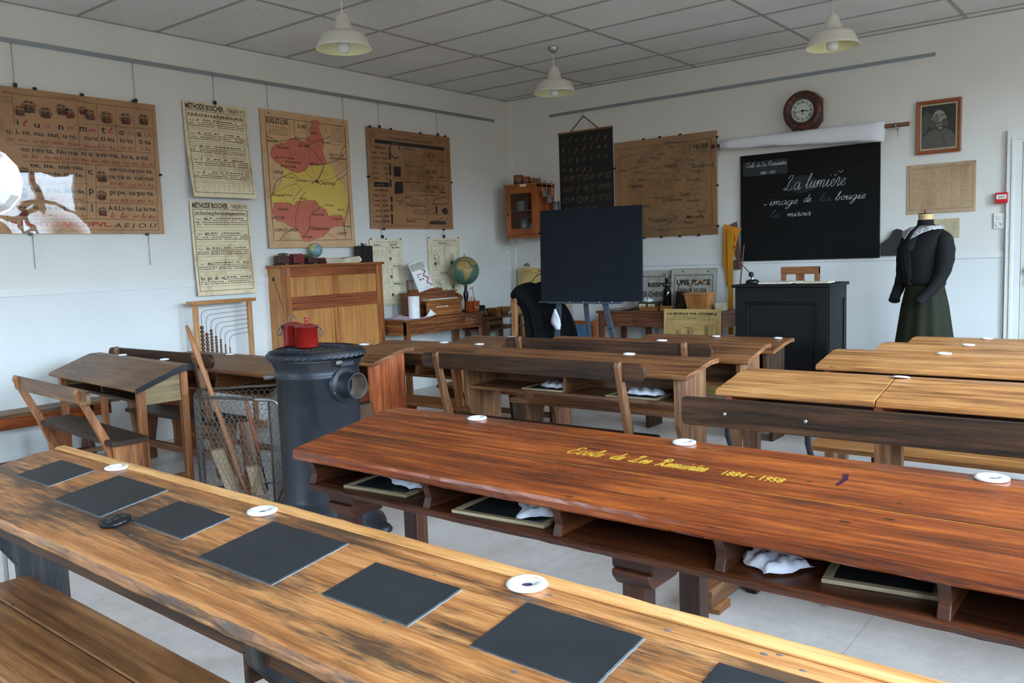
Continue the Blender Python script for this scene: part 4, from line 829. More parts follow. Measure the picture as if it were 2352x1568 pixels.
m.line([(.178, .305), (.174, .275), (.186, .270)], .004, G[4], D+.0018); m.line([(.166, .240), (.19, .240)], .003, G[5], D+.0018)
m.ell(.123, .288, .008, .016, G[4], D+.0010); m.ell(.229, .290, .007, .015, G[4], D+.0010)
part(m, 'portrait_print', t, 'grey portrait print in a cream mount')
m = MB(); m.rect(.026, .026, fw_-.026, fh_-.026, GLASSP, .012); part(m, 'glass', t)

# documents on the wall
m = MB(); sheet(m, .532, .42, P_BEIGE, .002); D = .003
m.frame(.022, .035, .51, .385, .0022, I_SEP, D); m.text('CODE DE LA VIE SCOLAIRE ET TABLEAU DES PEINES', .12, .392, .012, I_GREY, D, width=.27)
for x in (.045, .12, .19, .27, .35, .42): m.rect(x, .04, x+.001, .38, I_GREY, D)
z = .372
while z > .045:
    for (a, b) in ((.05, .115), (.125, .185), (.195, .265), (.275, .345), (.355, .415), (.425, .505)):
        if random.random() < .8: words(m, a, a+(b-a)*random.uniform(.5, 1), z, .0022, P_BEIGE if random.random() < .3 else I_TAN, D+.0002, .8)
    z -= .0075
for x, z in ((.01, .41), (.52, .41)): m.ell(x+.004, z-.006, .006, .006, I_TAN, D+.0004)
tag(m.build('printed_table', loc=(-.004, -4.367, 1.583), rotz=BACK), 'wide beige printed table of small text pinned below the portrait', 'document')
m = MB(); sheet(m, .21, .165, paper('buff_note', (196, 180, 146), (170, 152, 116)), .002); D = .003
for k in range(13): wavy(m, .04, random.uniform(.14, .19), .145-.010*k, .004, I_GREY, D)
for x in (.02, .11): m.ell(x, .158, .004, .004, M_BRASS, D+.0003)
tag(m.build('handwritten_note', loc=(-.004, -4.572, 1.37), rotz=BACK), 'small buff handwritten sheet behind the shoulder of the dressed mannequin', 'document')

# fire alarm, switch and socket
t = thing('fire_alarm', 'red fire alarm call point beside the door', 'alarm', (-.004, -5.093, 1.678), BACK)
RED = plain('red_plastic', (196, 18, 26), .35)
m = MB(); m.box(-.045, .045, -.05, 0, -.043, .043, RED); part(m, 'housing', t, bevel=.004)
m = MB(); m.box(-.036, .036, -.052, -.05, -.010, .026, M_WHITEPL); D = .0526; m.ell(0, .006, .006, .006, I_BLACK, D); m.flat([(-.026, .006), (-.012, .012), (-.012, 0)], I_BLACK, D); m.flat([(.026, .006), (.012, .012), (.012, 0)], I_BLACK, D); words(m, -.012, .012, .019, .002, I_GREY, D); part(m, 'window_panel', t, 'white panel with black arrows')
t = thing('switch_plate', 'white double plate with a light switch over a power socket', 'switch', (-.004, -5.075, 1.494), BACK)
m = MB(); m.box(-.041, .041, -.010, 0, -.064, .064, M_WHITEPL); part(m, 'cover_plate', t, bevel=.003)
m = MB(); m.box(-.016, -.001, -.014, -.010, .012, .046, M_WHITEPL); m.box(.001, .016, -.014, -.010, .012, .046, M_WHITEPL); part(m, 'rocker_switch', t, bevel=.001)
m = MB(); m.lathe([(.022, .0), (.022, .004), (.017, .004), (.017, -.006), (0, -.006)], M_WHITEPL, 20, c=(0, 0, 0), T=TR((0, -.011, -.03), rx=PI/2))
for a, b in ((-.007, -.03), (.007, -.03), (0, -.022)): m.ell(a, b, .0028, .0028, M_DARK, .0113, 8)
part(m, 'socket', t)

# map of towns
t = thing('town_map', 'brown map of France with town names under plastic, left of the blackboard', 'map', (-.006, -1.444, 1.495), BACK)
m = MB(); sheet(m, 1.178, 1.018, paper('brown_map', (200, 158, 112), (168, 126, 84), sc=2), .004, edge=EDGE); D = .0052
m.frame(.06, .075, 1.118, .945, .003, I_SEP, D)
m.line(smoothline(F_COAST, 3), .0045, I_BLUEG, D+.0003)
for k in range(90):
    a = (random.uniform(.15, 1.05), random.uniform(.12, .88)); P = [a]
    for j in range(6): P.append((min(1.1, max(.07, P[-1][0]+random.uniform(-.05, .05))), min(.93, max(.09, P[-1][1]+random.uniform(-.05, .05)))))
    m.line(smoothline(P, 3), .0016, I_GREY if k % 3 else I_BLUEG, D+.0004)
for nme, u, v, s in F_NAME: m.text(nme, u, v, .036*s, I_BLACK, D+.0006, width=None, bold=.004 if s > 1.2 else 0); m.ell(u-.01, v+.01, .004, .004, I_BLACK, D+.0006, 6)
for k in range(50): u, v = random.uniform(.12, 1.0), random.uniform(.12, .86); words(m, u, u+.05, v, .005, I_GREY, D+.0005, 1)
m.frame(.89, .80, 1.12, .945, .002, I_SEP, D+.0006); m.text('VILLES', .915, .865, .055, I_BLACK, D+.0008, width=.17, bold=.02)
for k in range(3): words(m, .93, 1.08, .845-.012*k, .005, I_GREY, D+.0007)
m.text('5', .08, .85, .05, I_BLACK, D+.0008); words(m, .12, .28, .87, .006, I_GREY, D+.0007); words(m, .12, .25, .855, .005, I_GREY, D+.0007)
m.frame(1.02, .10, 1.12, .28, .002, I_SEP, D+.0006)
part(m, 'printed_sheet', t)
m = MB(); m.rings([[(x*1.178/14, -.0085-.0012*math.sin(x*.8+k*.3), k*1.018/13) for x in range(15)] for k in range(14)], FILM, False, True, closed=False); part(m, 'plastic_cover', t, 'clear plastic cover')
for x, z in ((.36, 1.02), (.55, 1.02), (.78, 1.02), (1.178, .95), (1.178, .48), (1.178, .08), (.35, -.003), (.55, -.003), (.76, -.003), (.97, -.003), (0, .75)):
    c = MB(); clip(c, x, z); part(c, 'clip', t)

# alphabet chart
t = thing('alphabet_chart', 'tall black chart of pen-written alphabet letters hung on a cord', 'wall chart', (-.006, -.729, 1.62), BACK)
m = MB(); sheet(m, .70, 1.07, plain('black_oilcloth', (20, 18, 17), .6), .003); D = .0042
rows = ['abcdefg', 'hijklmn', 'opqrstu', 'vwxyz']
for r_, s in enumerate(rows):
    z = 1.07-.10-.108*r_; m.rect(.03, z-.006, .68, z-.0054, I_GREY, D)
    for k, ch in enumerate(s): m.script(ch, .035+.093*k, z, .032, .0026, GILT, D+.0003, slant=.5)
for r_, s in enumerate(['ABCDEFG', 'HIJKLMN', 'OPQRSTU', 'VWXYZ']):
    z = 1.07-.10-.108*(4+r_)-.01*r_; m.rect(.03, z-.006, .68, z-.0054, I_GREY, D)
    for k, ch in enumerate(s):
        m.text(ch, .035+.093*k, z, .085, GILT, D+.0003, shear=.5, bold=-.026)
        m.line(smoothline([(.04+.093*k, z+.01), (.03+.093*k, z+.03), (.06+.093*k, z+.055), (.10+.093*k, z+.06)], 3), .002, GILT, D+.0003)
part(m, 'sheet', t)
m = MB(); m.box(-.005, .705, -.018, .002, 1.06, 1.078, wood('batten_wood', (90, 50, 26), (130, 80, 45), (160, 105, 62), stain=0, nick=0)); part(m, 'batten', t, bevel=.002)
m = MB(); m.tube([(.17, -.01, 1.078), (.335, -.014, 1.225)], .005, EDGE, 6); m.tube([(.525, -.01, 1.078), (.345, -.014, 1.225)], .005, EDGE, 6); m.tube([(.34, -.012, 1.20), (.34, -.012, 1.27)], .003, M_GREYMETAL, 6); part(m, 'cord', t)
# ------------------------------------------------------------------ furniture woods
W_D1 = wood('worn_pine', (118, 70, 36), (178, 114, 62), (210, 150, 92), .42, stain=.45, grime=.85, bumps=.7, nick=.5)
W_D1E = wood('pale_pine_edge', (150, 92, 46), (206, 144, 82), (230, 178, 116), .46, stain=.2, bumps=.6, nick=.4)
INKP = plain('purple_ink_stain', (48, 14, 40), .4)
W_D2 = wood('red_varnished_wood', (66, 25, 8), (128, 56, 16), (180, 92, 30), .25, stain=.35, bumps=.4, nick=.8, spec=.6)
W_D2D = wood('dark_red_wood', (36, 16, 8), (68, 31, 13), (102, 50, 20), .42, stain=.3, bumps=.4, nick=.4)
W_M = wood('brown_desk_wood', (60, 33, 16), (122, 74, 40), (162, 108, 64), .40, stain=.25, bumps=.35, nick=.5)
W_MD = wood('grey_brown_wood', (70, 42, 24), (116, 74, 44), (152, 108, 70), .5, stain=.3, bumps=.4, nick=.2)
W_R = wood('honey_desk_wood', (114, 66, 32), (176, 116, 62), (212, 154, 94), .36, stain=.22, bumps=.35, nick=.6)
W_L1 = wood('old_oak', (60, 36, 18), (112, 74, 40), (156, 112, 64), .45, stain=.5, bumps=.5, nick=.3)
W_L1S = wood('grey_oak_panel', (110, 88, 56), (146, 122, 84), (176, 150, 108), .5, stain=.2, nick=.1)
W_DK = wood('dark_bench_wood', (28, 17, 9), (60, 37, 21), (94, 60, 34), .55, spec=.3, stain=.3, bumps=.5, nick=.3)
W_ORG = wood('orange_brown_wood', (92, 48, 20), (142, 84, 42), (178, 116, 64), .42, stain=.15, bumps=.35, nick=.2)
W_RED = wood('reddish_panel_wood', (96, 40, 20), (150, 74, 38), (190, 110, 62), .4, stain=.25, bumps=.35, nick=.1)
W_EDGE = plain('black_edge_paint', (26, 24, 26), .35, var=.3, vs=20); W_BLU = wood('worn_black_paint', (22, 24, 28), (34, 37, 42), (84, 68, 52), .5, stain=.1, nick=.2)
SLATE = plain('inlaid_slate', (33, 36, 39), .5, var=.18, vs=9, bumpy=.15, bs=80); SLATE_E = plain('slate_chipped_edge', (120, 128, 134), .6, var=.3, vs=40)
PORC = plain('white_porcelain', (236, 236, 238), .18, coat=.5); INK = plain('dried_ink', (34, 16, 48), .3); CLOTH = plain('white_cotton_rag', (222, 222, 230), .85, bumpy=.3, bs=90)
W_SLF = wood('slate_frame_wood', (120, 100, 74), (158, 138, 106), (188, 170, 140), .5, stain=.1, nick=0)
FILLER = plain('yellow_filler', (178, 136, 56), .7, var=.35, vs=50)

def top(L, zb, zf, depth, flat, mat, nb=1, gap=.003, th=.026, jit=0., nose=.012, x0=0., fill=None, ends=None, rail=0.):
    """desk top boards: rear flat strip and sloping boards; rear edge at y=0"""
    m = MB(); nseg = max(1, int(L/.045)) if jit else 1
    m.prism([(-flat, zb-th), (-.004, zb-th), (0, zb-th+.005), (0, zb-.005), (-.005, zb), (-flat, zb)], 0, x0, x0+L, mat, nseg=nseg, jit=jit*.4, jidx=(2, 3))
    if rail: m.prism([(-.03, zb), (0, zb), (0, zb+rail), (-.022, zb+rail), (-.03, zb+rail*.5)], 0, x0, x0+L, ends or mat, nseg=nseg, jit=jit*.5, jidx=(2, 3, 4))
    a = -flat-gap; w = (depth-flat-gap*nb)/nb; sl = (zb-zf)/(depth-flat)
    for k in range(nb):
        b = a-w; za = zb-sl*(-flat-a); zc = zb-sl*(-flat-b)
        if k == nb-1:
            m.prism([(b+nose*.4, zc-th), (a, za-th), (a, za), (b+nose, zc+sl*nose), (b+nose*.25, zc-.004), (b, zc-nose*.9), (b, zc-th+nose*.4)], 0, x0, x0+L, mat, nseg=nseg, jit=jit, jidx=(0, 4, 5, 6))
        else: m.prism([(b, zc-th), (a, za-th), (a, za), (b, zc)], 0, x0, x0+L, mat)
        if fill: m.prism([(a-.001, za-th), (a+gap+.001, za-th), (a+gap+.001, za-.0012), (a-.001, za-.0012)], 0, x0, x0+L, fill)
        a = b-gap
    return m
def zslope(y, zb, zf, depth, flat): return zb if y > -flat else zb-(zb-zf)/(depth-flat)*(-flat-y)

def inkwell(loc, label, rz=0., r=.034, tilt=0.):
    t = thing('inkwell', label, 'inkwell', loc, rot=(0, tilt, rz), group='white porcelain inkwells set in the desks')
    m = MB(); m.lathe([(0, .002), (r*.28, .0015), (r*.34, .005), (r*.8, .009), (r, .007), (r*1.02, .003), (r*.95, .0004), (r*.5, 0)], PORC, 28); part(m, 'rim', t)
    m = MB(); m.lathe([(0, .0026), (r*.27, .0022)], INK, 16); part(m, 'ink', t, 'dark dried ink in the hole')
    return t
def writing_slate(loc, rz, label, w=.26, h=.18):
    t = thing('writing_slate', label, 'slate', loc, rz, 'framed writing slates in the desk shelves')
    m = MB(); f = .02
    m.box(-w/2, w/2, -h/2, -h/2+f, 0, .010, W_SLF); m.box(-w/2, w/2, h/2-f, h/2, 0, .010, W_SLF); m.box(-w/2, -w/2+f, -h/2+f, h/2-f, 0, .010, W_SLF); m.box(w/2-f, w/2, -h/2+f, h/2-f, 0, .010, W_SLF)
    part(m, 'frame', t, bevel=.002); m = MB(); m.box(-w/2+f*.8, w/2-f*.8, -h/2+f*.8, h/2-f*.8, .002, .006, SLATE); part(m, 'slate_surface', t)
    return t
def rag(loc, rz, label, w=.16, h=.11, hh=.035):
    m = MB(); nx, ny = 14, 10; o = []
    ph = random.uniform(0, 6)
    for j in range(ny+1):
        row = []
        for i in range(nx+1):
            u, v = i/nx-.5, j/ny-.5
            z = hh*(.28+.5*abs(math.sin(u*9+ph+v*4))*math.exp(-2*(u*u+v*v))+.25*math.sin(v*11+ph*2+u*3)**2)
            if i in (0, nx) or j in (0, ny): z *= .25
            row.append((u*w*(1+.12*math.sin(v*7+ph)), v*h*(1+.15*math.sin(u*8+ph)), .0015+max(0, z)))
        o.append(row)
    m.rings(o, CLOTH, False, True, closed=False)
    ob = m.build('cleaning_rag', loc=loc, rotz=rz); s = ob.modifiers.new('solid', 'SOLIDIFY'); s.thickness = .0015; s.offset = 1
    return tag(ob, label, 'cloth', 'white rags lying in the desk shelves')

SCROLL = [(-.035, 0), (-.235, 0), (-.235, .20), (-.245, .27), (-.275, .33), (-.305, .37), (-.31, .42)]
def panel_desk(label, X, Yl, Yr, zb, zf, depth, flat=.09, mats=None, ncomp=2, lip=.05, scroll=None, legs_in=.06, shelf=True, group='old wooden school desks', nb=1, ang=BACK, rails=True):
    """desk with solid scrolled end panels and an open shelf. X = world x of the rear edge"""
    mt, mp, ms = mats; L = abs(Yr-Yl)
    t = thing('school_desk', label, 'desk', (X, Yl, 0), ang, group)
    part(top(L, zb, zf, depth, flat, mt, nb=nb), 'desktop', t, bevel=.0015)
    sc = scroll or SCROLL; f = zb/.78; th = .028
    prof = [(a*depth/.37, b*f) for a, b in sc]+[(-depth+.035, .47*f), (-depth+.03, zf-.03), (-flat, zb-.028), (-.03, zb-.028)]
    for i, x in enumerate((legs_in, L-legs_in-th)):
        m = MB(); m.prism(prof[::-1], 0, x, x+th, mp, grain=2); part(m, 'end_panel', t, bevel=.003)
    x0, x1 = legs_in+th, L-legs_in-th
    if shelf:
        zs = zf-.165
        m = MB(); m.box(x0, x1, -depth+.045, -.05, zs, zs+.018, ms, 0); part(m, 'shelf', t, bevel=.002)
        m = MB(); m.box(x0, x1, -.052, -.032, zs-.02, zb-.028, ms, 0); part(m, 'back_board', t)
        for k in range(1, ncomp):
            x = x0+(x1-x0)*k/ncomp; m = MB(); m.prism([(-depth+.055, zs+.018), (-.055, zs+.018), (-.055, zb-.03), (-flat, zb-.03), (-depth+.075, zf-.026)], 0, x-.009, x+.009, ms, grain=1); part(m, 'divider', t, bevel=.002)
    if rails:
        m = MB(); m.box(x0, x1, -.15, -.12, .10, .14, ms, 0); part(m, 'stretcher', t, bevel=.003)
    if lip:
        m = MB(); a = zb+.001
        m.prism([(-depth-.003, zf-.03), (-flat, zb-.030), (.02, zb-.03), (.02, zb+.003), (-flat, zb+.004), (-depth-.003, zf+.003)], 0, L, L+.022, mt, grain=1); part(m, 'end_cleat', t, bevel=.003)
    return t

# ---- desk with inlaid slates, closest to the camera
A1 = math.atan2(-2.505, -.078)
D1X, D1Y, D1B, D1F, D1D, D1L = -6.748, -3.405, .775, .732, .375, 3.45
t = thing('slate_desk', 'long worn pine desk with dark slates set into its top, nearest the camera', 'desk', (D1X, D1Y, 0), A1)
m = top(D1L, D1B, D1F, D1D, .075, W_D1, nb=1, gap=.002, th=.034, jit=.0022, nose=.018, rail=.008, ends=W_D1E); part(m, 'desktop', t, bevel=.0015)
m = MB(); m.box(.02, D1L-.02, -.30, -.05, D1F-.085, D1F-.055, W_DK, 0); m.box(.02, D1L-.02, -.33, -.31, D1F-.09, D1F-.035, W_DK, 0); part(m, 'under_shelf', t, bevel=.003)
inv = Matrix.Rotation(-A1, 4, 'Z') @ Matrix.Translation((-D1X, -D1Y, 0))
SL = [[(-6.955, -3.63), (-6.842, -3.545), (-6.838, -3.765), (-6.975, -3.85)], [(-7.005, -3.965), (-6.835, -3.92), (-6.855, -4.18), (-7.028, -4.228)], [(-6.995, -4.325), (-6.880, -4.310), (-6.892, -4.53), (-7.015, -4.558)],
      [(-7.045, -4.69), (-6.868, -4.647), (-6.870, -4.90), (-7.055, -4.945)], [(-7.033, -5.052), (-6.912, -5.035), (-6.915, -5.256), (-7.045, -5.275)], [(-7.042, -5.404), (-6.908, -5.390), (-6.910, -5.615), (-7.045, -5.622)], [(-7.040, -5.745), (-6.92, -5.735), (-6.93, -6.02), (-7.06, -6.03)]]
tilt1 = math.atan((D1B-D1F)/(D1D-.075))
for q in SL:
    P = [inv @ Vector((a, b, 0)) for a, b in q]
    xs = sorted(p.x for p in P); ys = sorted(p.y for p in P); x0, x1, y0, y1 = (xs[0]+xs[1])/2, (xs[2]+xs[3])/2, (ys[0]+ys[1])/2-.004, (ys[2]+ys[3])/2
    zz = zslope((y0+y1)/2, D1B, D1F, D1D, .075)
    T = TR(((x0+x1)/2, (y0+y1)/2, zz), rx=tilt1); w, h = (x1-x0)/2, (y1-y0)/2
    m = MB(); n = 14; ring = []
    for (ax, ay, bx, by) in ((-w, -h, w, -h), (w, -h, w, h), (w, h, -w, h), (-w, h, -w, -h)):
        for k in range(n): s = k/n; ring.append((ax+(bx-ax)*s+random.uniform(-.0008, .0008), ay+(by-ay)*s+random.uniform(-.0008, .0008)))
    m.rings([[(x*1.012, y*1.015, -.004) for x, y in ring], [(x*1.01, y*1.012, .0012) for x, y in ring]], SLATE_E, False, False, T)
    m.rings([[(x*1.01, y*1.012, .0012) for x, y in ring], [(x*.992, y*.99, .0034) for x, y in ring]], SLATE, False, False, T)
    m.poly([(x*.992, y*.99, .0034) for x, y in ring], [tuple(range(len(ring)))], SLATE, 0, T)
    part(m, 'slate_inlay', t, 'dark slate inlay')
PAN = [(-.05, .0), (-.20, .0), (-.19, .30), (-.193, .455), (-.235, .52), (-.30, .585), (-.345, .64), (-.35, .70), (-.05, .74)]
for x in (.045, 1.56, 3.0):
    m = MB(); m.prism(PAN[::-1], 0, x, x+.035, W_BLU, grain=2); part(m, 'leg_panel', t, 'worn black painted panel', .004)
    m = MB(); m.box(x-.012, x, -.345, -.05, .60, .66, W_DK, 1); part(m, 'bracket', t, bevel=.004)
    m = MB(); m.box(x-.010, x+.045, -.30, .02, 0, .07, W_DK, 1); part(m, 'foot', t, bevel=.006)
m = MB()
for k in range(70):
    u, v = random.uniform(.03, D1L-.1), random.uniform(-.33, -.02); z = zslope(v, D1B, D1F, D1D, .075)
    if any(abs(u-.16-.37*j) < .0 for j in range(3)): continue
    r_ = random.uniform(.0018, .0045); m.lathe([(r_, 0), (0, .0012)], plain('lead_repair', (120, 122, 122), .4, .5) if k == 0 else bpy.data.materials['lead_repair'], 6, c=(u, v, z), sx=1.6)
part(m, 'nail', t, 'small grey nail heads scattered over the top').__setitem__('kind', 'stuff')
def on1(px, py): # world xy -> on top of the slate desk
    p = inv @ Vector((px, py, 0)); return (px, py, zslope(p.y, D1B, D1F, D1D, .075)+.0004)
inkwell(on1(-6.802, -3.855), 'inkwell on the slate desk farthest from the camera, between its first two slates', tilt=0)
inkwell(on1(-6.838, -4.59), 'inkwell on the slate desk beyond the third and fourth slates')
inkwell(on1(-6.853, -5.36), 'large white inkwell on the slate desk at bottom centre, nearest the camera', r=.036)
t = thing('lens_cap', 'round black camera lens cap lying by the second slate', 'lens cap', (-7.026, -4.283, zslope(-.29, D1B, D1F, D1D, .075)+.0062), A1, rot=(tilt1, 0, A1))
m = MB(); m.lathe([(0, 0), (.031, 0), (.034, .003), (.034, .008), (.030, .011), (.026, .010), (.024, .0115), (0, .0115)], M_BLACKPL, 36)
for k in range(36): a = k*PI/18; m.box(-.0008, .0008, .0335, .0352, .002, .009, M_BLACKPL, T=TR(rz=a))
part(m, 'cap', t); m = MB(); m.box(-.012, .012, -.024, -.012, .0105, .0135, M_BLACKPL); m.box(-.012, .012, .012, .024, .0105, .0135, M_BLACKPL); m.box(-.010, .010, -.008, .008, .0112, .0122, M_BLACKPL); part(m, 'release_tab', t, bevel=.001)

# bench of the slate desk
t = thing('bench', 'brown two-plank bench seat in the bottom left corner', 'bench', (-6.948, -3.56, 0), A1, 'low wooden benches')
W_B1 = wood('bench_oak', (96, 58, 30), (140, 90, 50), (176, 122, 74), .42, stain=.2, bumps=.4, nick=.4)
for (a, b) in ((-.125, 0), (-.30, -.129)):
    m = MB(); m.box(0, 3.0, a, b, .425, .45, W_B1, 0); part(m, 'seat_plank', t, bevel=.006, seg=3)
for x in (.25, 1.4, 2.5):
    m = MB(); m.box(x, x+.04, -.28, -.03, 0, .425, W_DK, 2); part(m, 'leg', t, bevel=.004)

# ---- red desk with gilt lettering
D2X, D2Y, D2B, D2F, D2D, D2L = -5.712, -3.885, .780, .716, .505, 3.1; A2 = math.radians(-90.3)
t = thing('varnished_desk', 'long reddish varnished desk with gold lettering and open compartments', 'desk', (D2X, D2Y, 0), A2)
m = top(D2L, D2B, D2F, D2D, .085, W_D2, nb=2, gap=.007, th=.036, jit=.0012, nose=.016, fill=FILLER)
tl = math.atan((D2B-D2F)/(D2D-.085)); n0 = len(m.v)
yb = -.232
T = Matrix.Translation((0, yb, zslope(yb, D2B, D2F, D2D, .085)+.0008)) @ Matrix.Rotation(-PI/2+tl, 4, 'X')
u = 4.82-3.885
for (s, u0, w) in (('Ecole', u, .115), ('de', u+.150, .036), ('Les', u+.212, .060), ('Ressuintes', u+.295, .145)):
    m.script(s, u0, 0, .026 if s[0].islower() or len(s) > 5 else .026, .0062, GOLD, 0, width=w, T=T)
m.text('1884 ~ 1958', 1.418, 0, .040, GOLD, 0, width=.165, bold=.03, shear=.2, T=T)
for (a, b, c_, d_) in ((2.06, -.1, 2.10, -.30), (1.735, -.30, 1.74, -.48)):
    m.line([(a, -b), (a+.008, -(b+d_)/2), (c_, -d_)], .003, SLATE_E, 0, T=Matrix.Translation((0, 0, zslope(b, D2B, D2F, D2D, .085)-.004)) @ Matrix.Rotation(-PI/2+tl, 4, 'X') @ Matrix.Scale(-1, 4, (0, 0, 1)))
T2 = Matrix.Translation((0, -.16, zslope(-.16, D2B, D2F, D2D, .085)+.0007)) @ Matrix.Rotation(-PI/2+tl, 4, 'X')
m.flat([(1.70, .03), (1.715, .032), (1.722, .0), (1.712, -.045), (1.704, -.04), (1.709, 0)], INKP, 0, T=T2)
part(m, 'desktop', t, bevel=.002)
ZS = .597
m = MB(); m.prism([(-.475, ZS-.022), (-.06, ZS-.022), (-.06, ZS), (-.47, ZS), (-.48, ZS-.008)], 0, .035, D2L-.02, W_D2D, nseg=60, jit=.0018, jidx=(0, 3, 4)); part(m, 'shelf', t, bevel=.002)
m = MB(); m.box(.035, D2L-.02, -.075, -.055, ZS-.02, D2B-.036, W_D2D, 0); part(m, 'back_board', t)
def concave(): return [(-.475, ZS), (-.075, ZS), (-.075, D2B-.038), (-.10, D2B-.038), (-.485, D2F-.034), (-.470, D2F-.06), (-.462, ZS+.03)]
for k, x in enumerate((.040, .575, 1.055, 1.515, 1.985, 2.45, 2.92)):
    m = MB(); m.prism(concave()[::-1], 0, x, x+.026, W_D2D, grain=1); part(m, 'divider', t, bevel=.003)
for x in (.10, 1.22, 2.45):
    m = MB(); m.box(x-.004, x+.118, -.44, -.05, ZS-.062, ZS-.022, W_D2D, 1); m.prism([(-.43, ZS-.105), (-.30, ZS-.105), (-.30, ZS-.06), (-.452, ZS-.06), (-.452, ZS-.078)], 0, x+.002, x+.112, W_D2D, grain=1); part(m, 'bearer', t, bevel=.006, seg=3)
    for y in (-.40, -.09):
        m = MB(); m.box(x+.02, x+.085, y-.03, y+.03, 0, ZS-.062, W_D2D, 2); part(m, 'leg', t, bevel=.004)
    m = MB(); m.box(x+.035, x+.07, -.38, -.1, .12, .17, W_D2D, 1); part(m, 'stretcher', t, bevel=.003)
def on2(Y, X=None): return (D2X-.055 if X is None else X, Y, D2B+.0003)
inkwell(on2(-4.32, -5.762), 'inkwell on the red desk nearest the stove'); inkwell(on2(-5.11, -5.762), 'inkwell on the red desk above the gold lettering'); inkwell(on2(-5.895, -5.757), 'inkwell on the red desk at the right edge of the photo', r=.037)
Z2 = ZS+.0004
writing_slate((-6.06, -4.20, Z2), -1.48, 'framed slate in the first compartment of the red desk', .27, .19); rag((-6.01, -4.25, Z2+.0065), 1.2, 'white rag on the slate in the first compartment of the red desk', .2, .13)
writing_slate((-6.06, -4.72, Z2), -1.50, 'framed slate with a pale edge in the second compartment of the red desk', .32, .22); rag((-6.05, -4.80, Z2+.0065), .6, 'white rag on the slate in the second compartment of the red desk', .15, .12)
rag((-6.08, -5.50, Z2), .9, 'crumpled white rag lying directly on the shelf of the red desk', .13, .13)
writing_slate((-6.02, -5.73, Z2), -1.45, 'dark framed slate in the shaded compartment under the red desk, right of the rag', .24, .20)

# ---- middle column of brown desks
MM = (W_M, W_MD, W_MD)
panel_desk('brown double-compartment desk in the middle, holding two slates with rags', -3.88, -2.84, -4.37, .78, .735, .375, mats=MM, lip=.0)
m = MB()
panel_desk('brown desk behind the second backrest of the middle column', -3.13, -2.86, -4.36, .78, .718, .345, mats=MM, lip=0)
panel_desk('low desk at the front of the middle column, right before the black teacher desk', -2.07, -3.00, -4.12, .702, .655, .40, mats=(W_M, W_DK, W_DK), lip=0)
ZM = .735-.165+.0184
writing_slate((-4.10, -3.45, ZM), -1.55, 'framed slate in the left compartment of the middle desk', .28, .19); rag((-4.08, -3.47, ZM+.0065), 1.3, 'rag on the slate in the left compartment of the middle desk', .17, .12)
writing_slate((-4.10, -4.02, ZM), -1.55, 'framed slate in the right compartment of the middle desk', .30, .20); rag((-4.08, -4.05, ZM+.0065), 1.5, 'rag on the slate in the right compartment of the middle desk', .2, .12)
inkwell((-3.925, -3.86, .7803), 'inkwell on the middle desk just behind the long dark backrest')
inkwell((-3.225, -3.69, .7803), 'inkwell peeping over the second dark backrest, left of the two at the front desk')
inkwell((-2.16, -3.57, .7023), 'left inkwell of the low front desk before the teacher desk', r=.03); inkwell((-2.15, -4.03, .7023), 'right inkwell of the low front desk before the teacher desk', r=.03)

# ---- left column
ML = (W_M, W_RED, W_M)
MLS = [(-.03, 0), (-.215, 0), (-.215, .17), (-.225, .23), (-.25, .27), (-.275, .285), (-.27, .31), (-.285, .35), (-.30, .36)]
panel_desk('desk with a reddish scrolled side panel just behind the stove', -4.085, -1.36, -2.36, .785, .722, .36, mats=ML, lip=.0, scroll=MLS)
panel_desk('brown desk with two inkwells right of the reddish panel desk', -3.34, -1.40, -2.45, .728, .672, .36, mats=(W_M, W_ORG, W_M), lip=.02)
panel_desk('low desk far left with a pen groove, under the toy piano table', -2.62, -1.62, -2.62, .70, .655, .36, mats=(W_M, W_DK, W_M), lip=0)
panel_desk('desk behind the dark bench rest on the left, partly hidden by the wire basket', -4.452, -.40, -1.98, .72, .675, .40, mats=(W_M, W_ORG, W_M), lip=0)
inkwell((-4.12, -1.925, .7853), 'inkwell on the desk just behind the stove'); inkwell((-3.40, -1.99, .7283), 'left inkwell of the brown desk right of the stove'); inkwell((-3.41, -2.34, .7283), 'right inkwell of the brown desk right of the stove')
inkwell((-2.68, -2.06, .7003), 'far inkwell beside the rounded end of the second dark backrest'); inkwell((-4.51, -.95, .7203), 'inkwell on the desk below the abacus', r=.03)

# ---- right column: honey coloured desks
def honey_desk(label, X, Yl, Yr, zb, zf, depth, cut, nb=1, flat=.10):
    L = abs(Yr-Yl); t = thing('school_desk', label, 'desk', (X, Yl, 0), BACK, 'honey coloured desks along the right side')
    if cut:
        m = top(cut, zb, zf, depth, flat, W_R, nb=nb); q = top(L-cut-.004, zb, zf, depth, flat, W_R, nb=nb, x0=cut+.004)
        part(m, 'desktop', t, bevel=.004, seg=3); part(q, 'desktop', t, bevel=.004, seg=3)
    else: part(top(L, zb, zf, depth, flat, W_R, nb=nb), 'desktop', t, bevel=.004, seg=3)
    m = MB(); m.box(.03, L-.03, -depth+.05, -.04, zf-.16, zf-.142, W_DK, 0); part(m, 'shelf', t)
    m = MB(); m.box(.03, L-.03, -.045, -.025, zf-.17, zb-.03, W_DK, 0); part(m, 'back_board', t)
    for x in (.03, L/2 if not cut else cut-.012, L-.06):
        m = MB(); m.box(x, x+.03, -depth+.035, -.04, zf-.16, zf-.028, W_RED, 1); part(m, 'divider', t, bevel=.003)
        for y in (-depth+.09, -.08): m = MB(); m.box(x-.005, x+.045, y-.025, y+.025, 0, zf-.16, W_MD, 2); part(m, 'leg', t, bevel=.003)
    return t
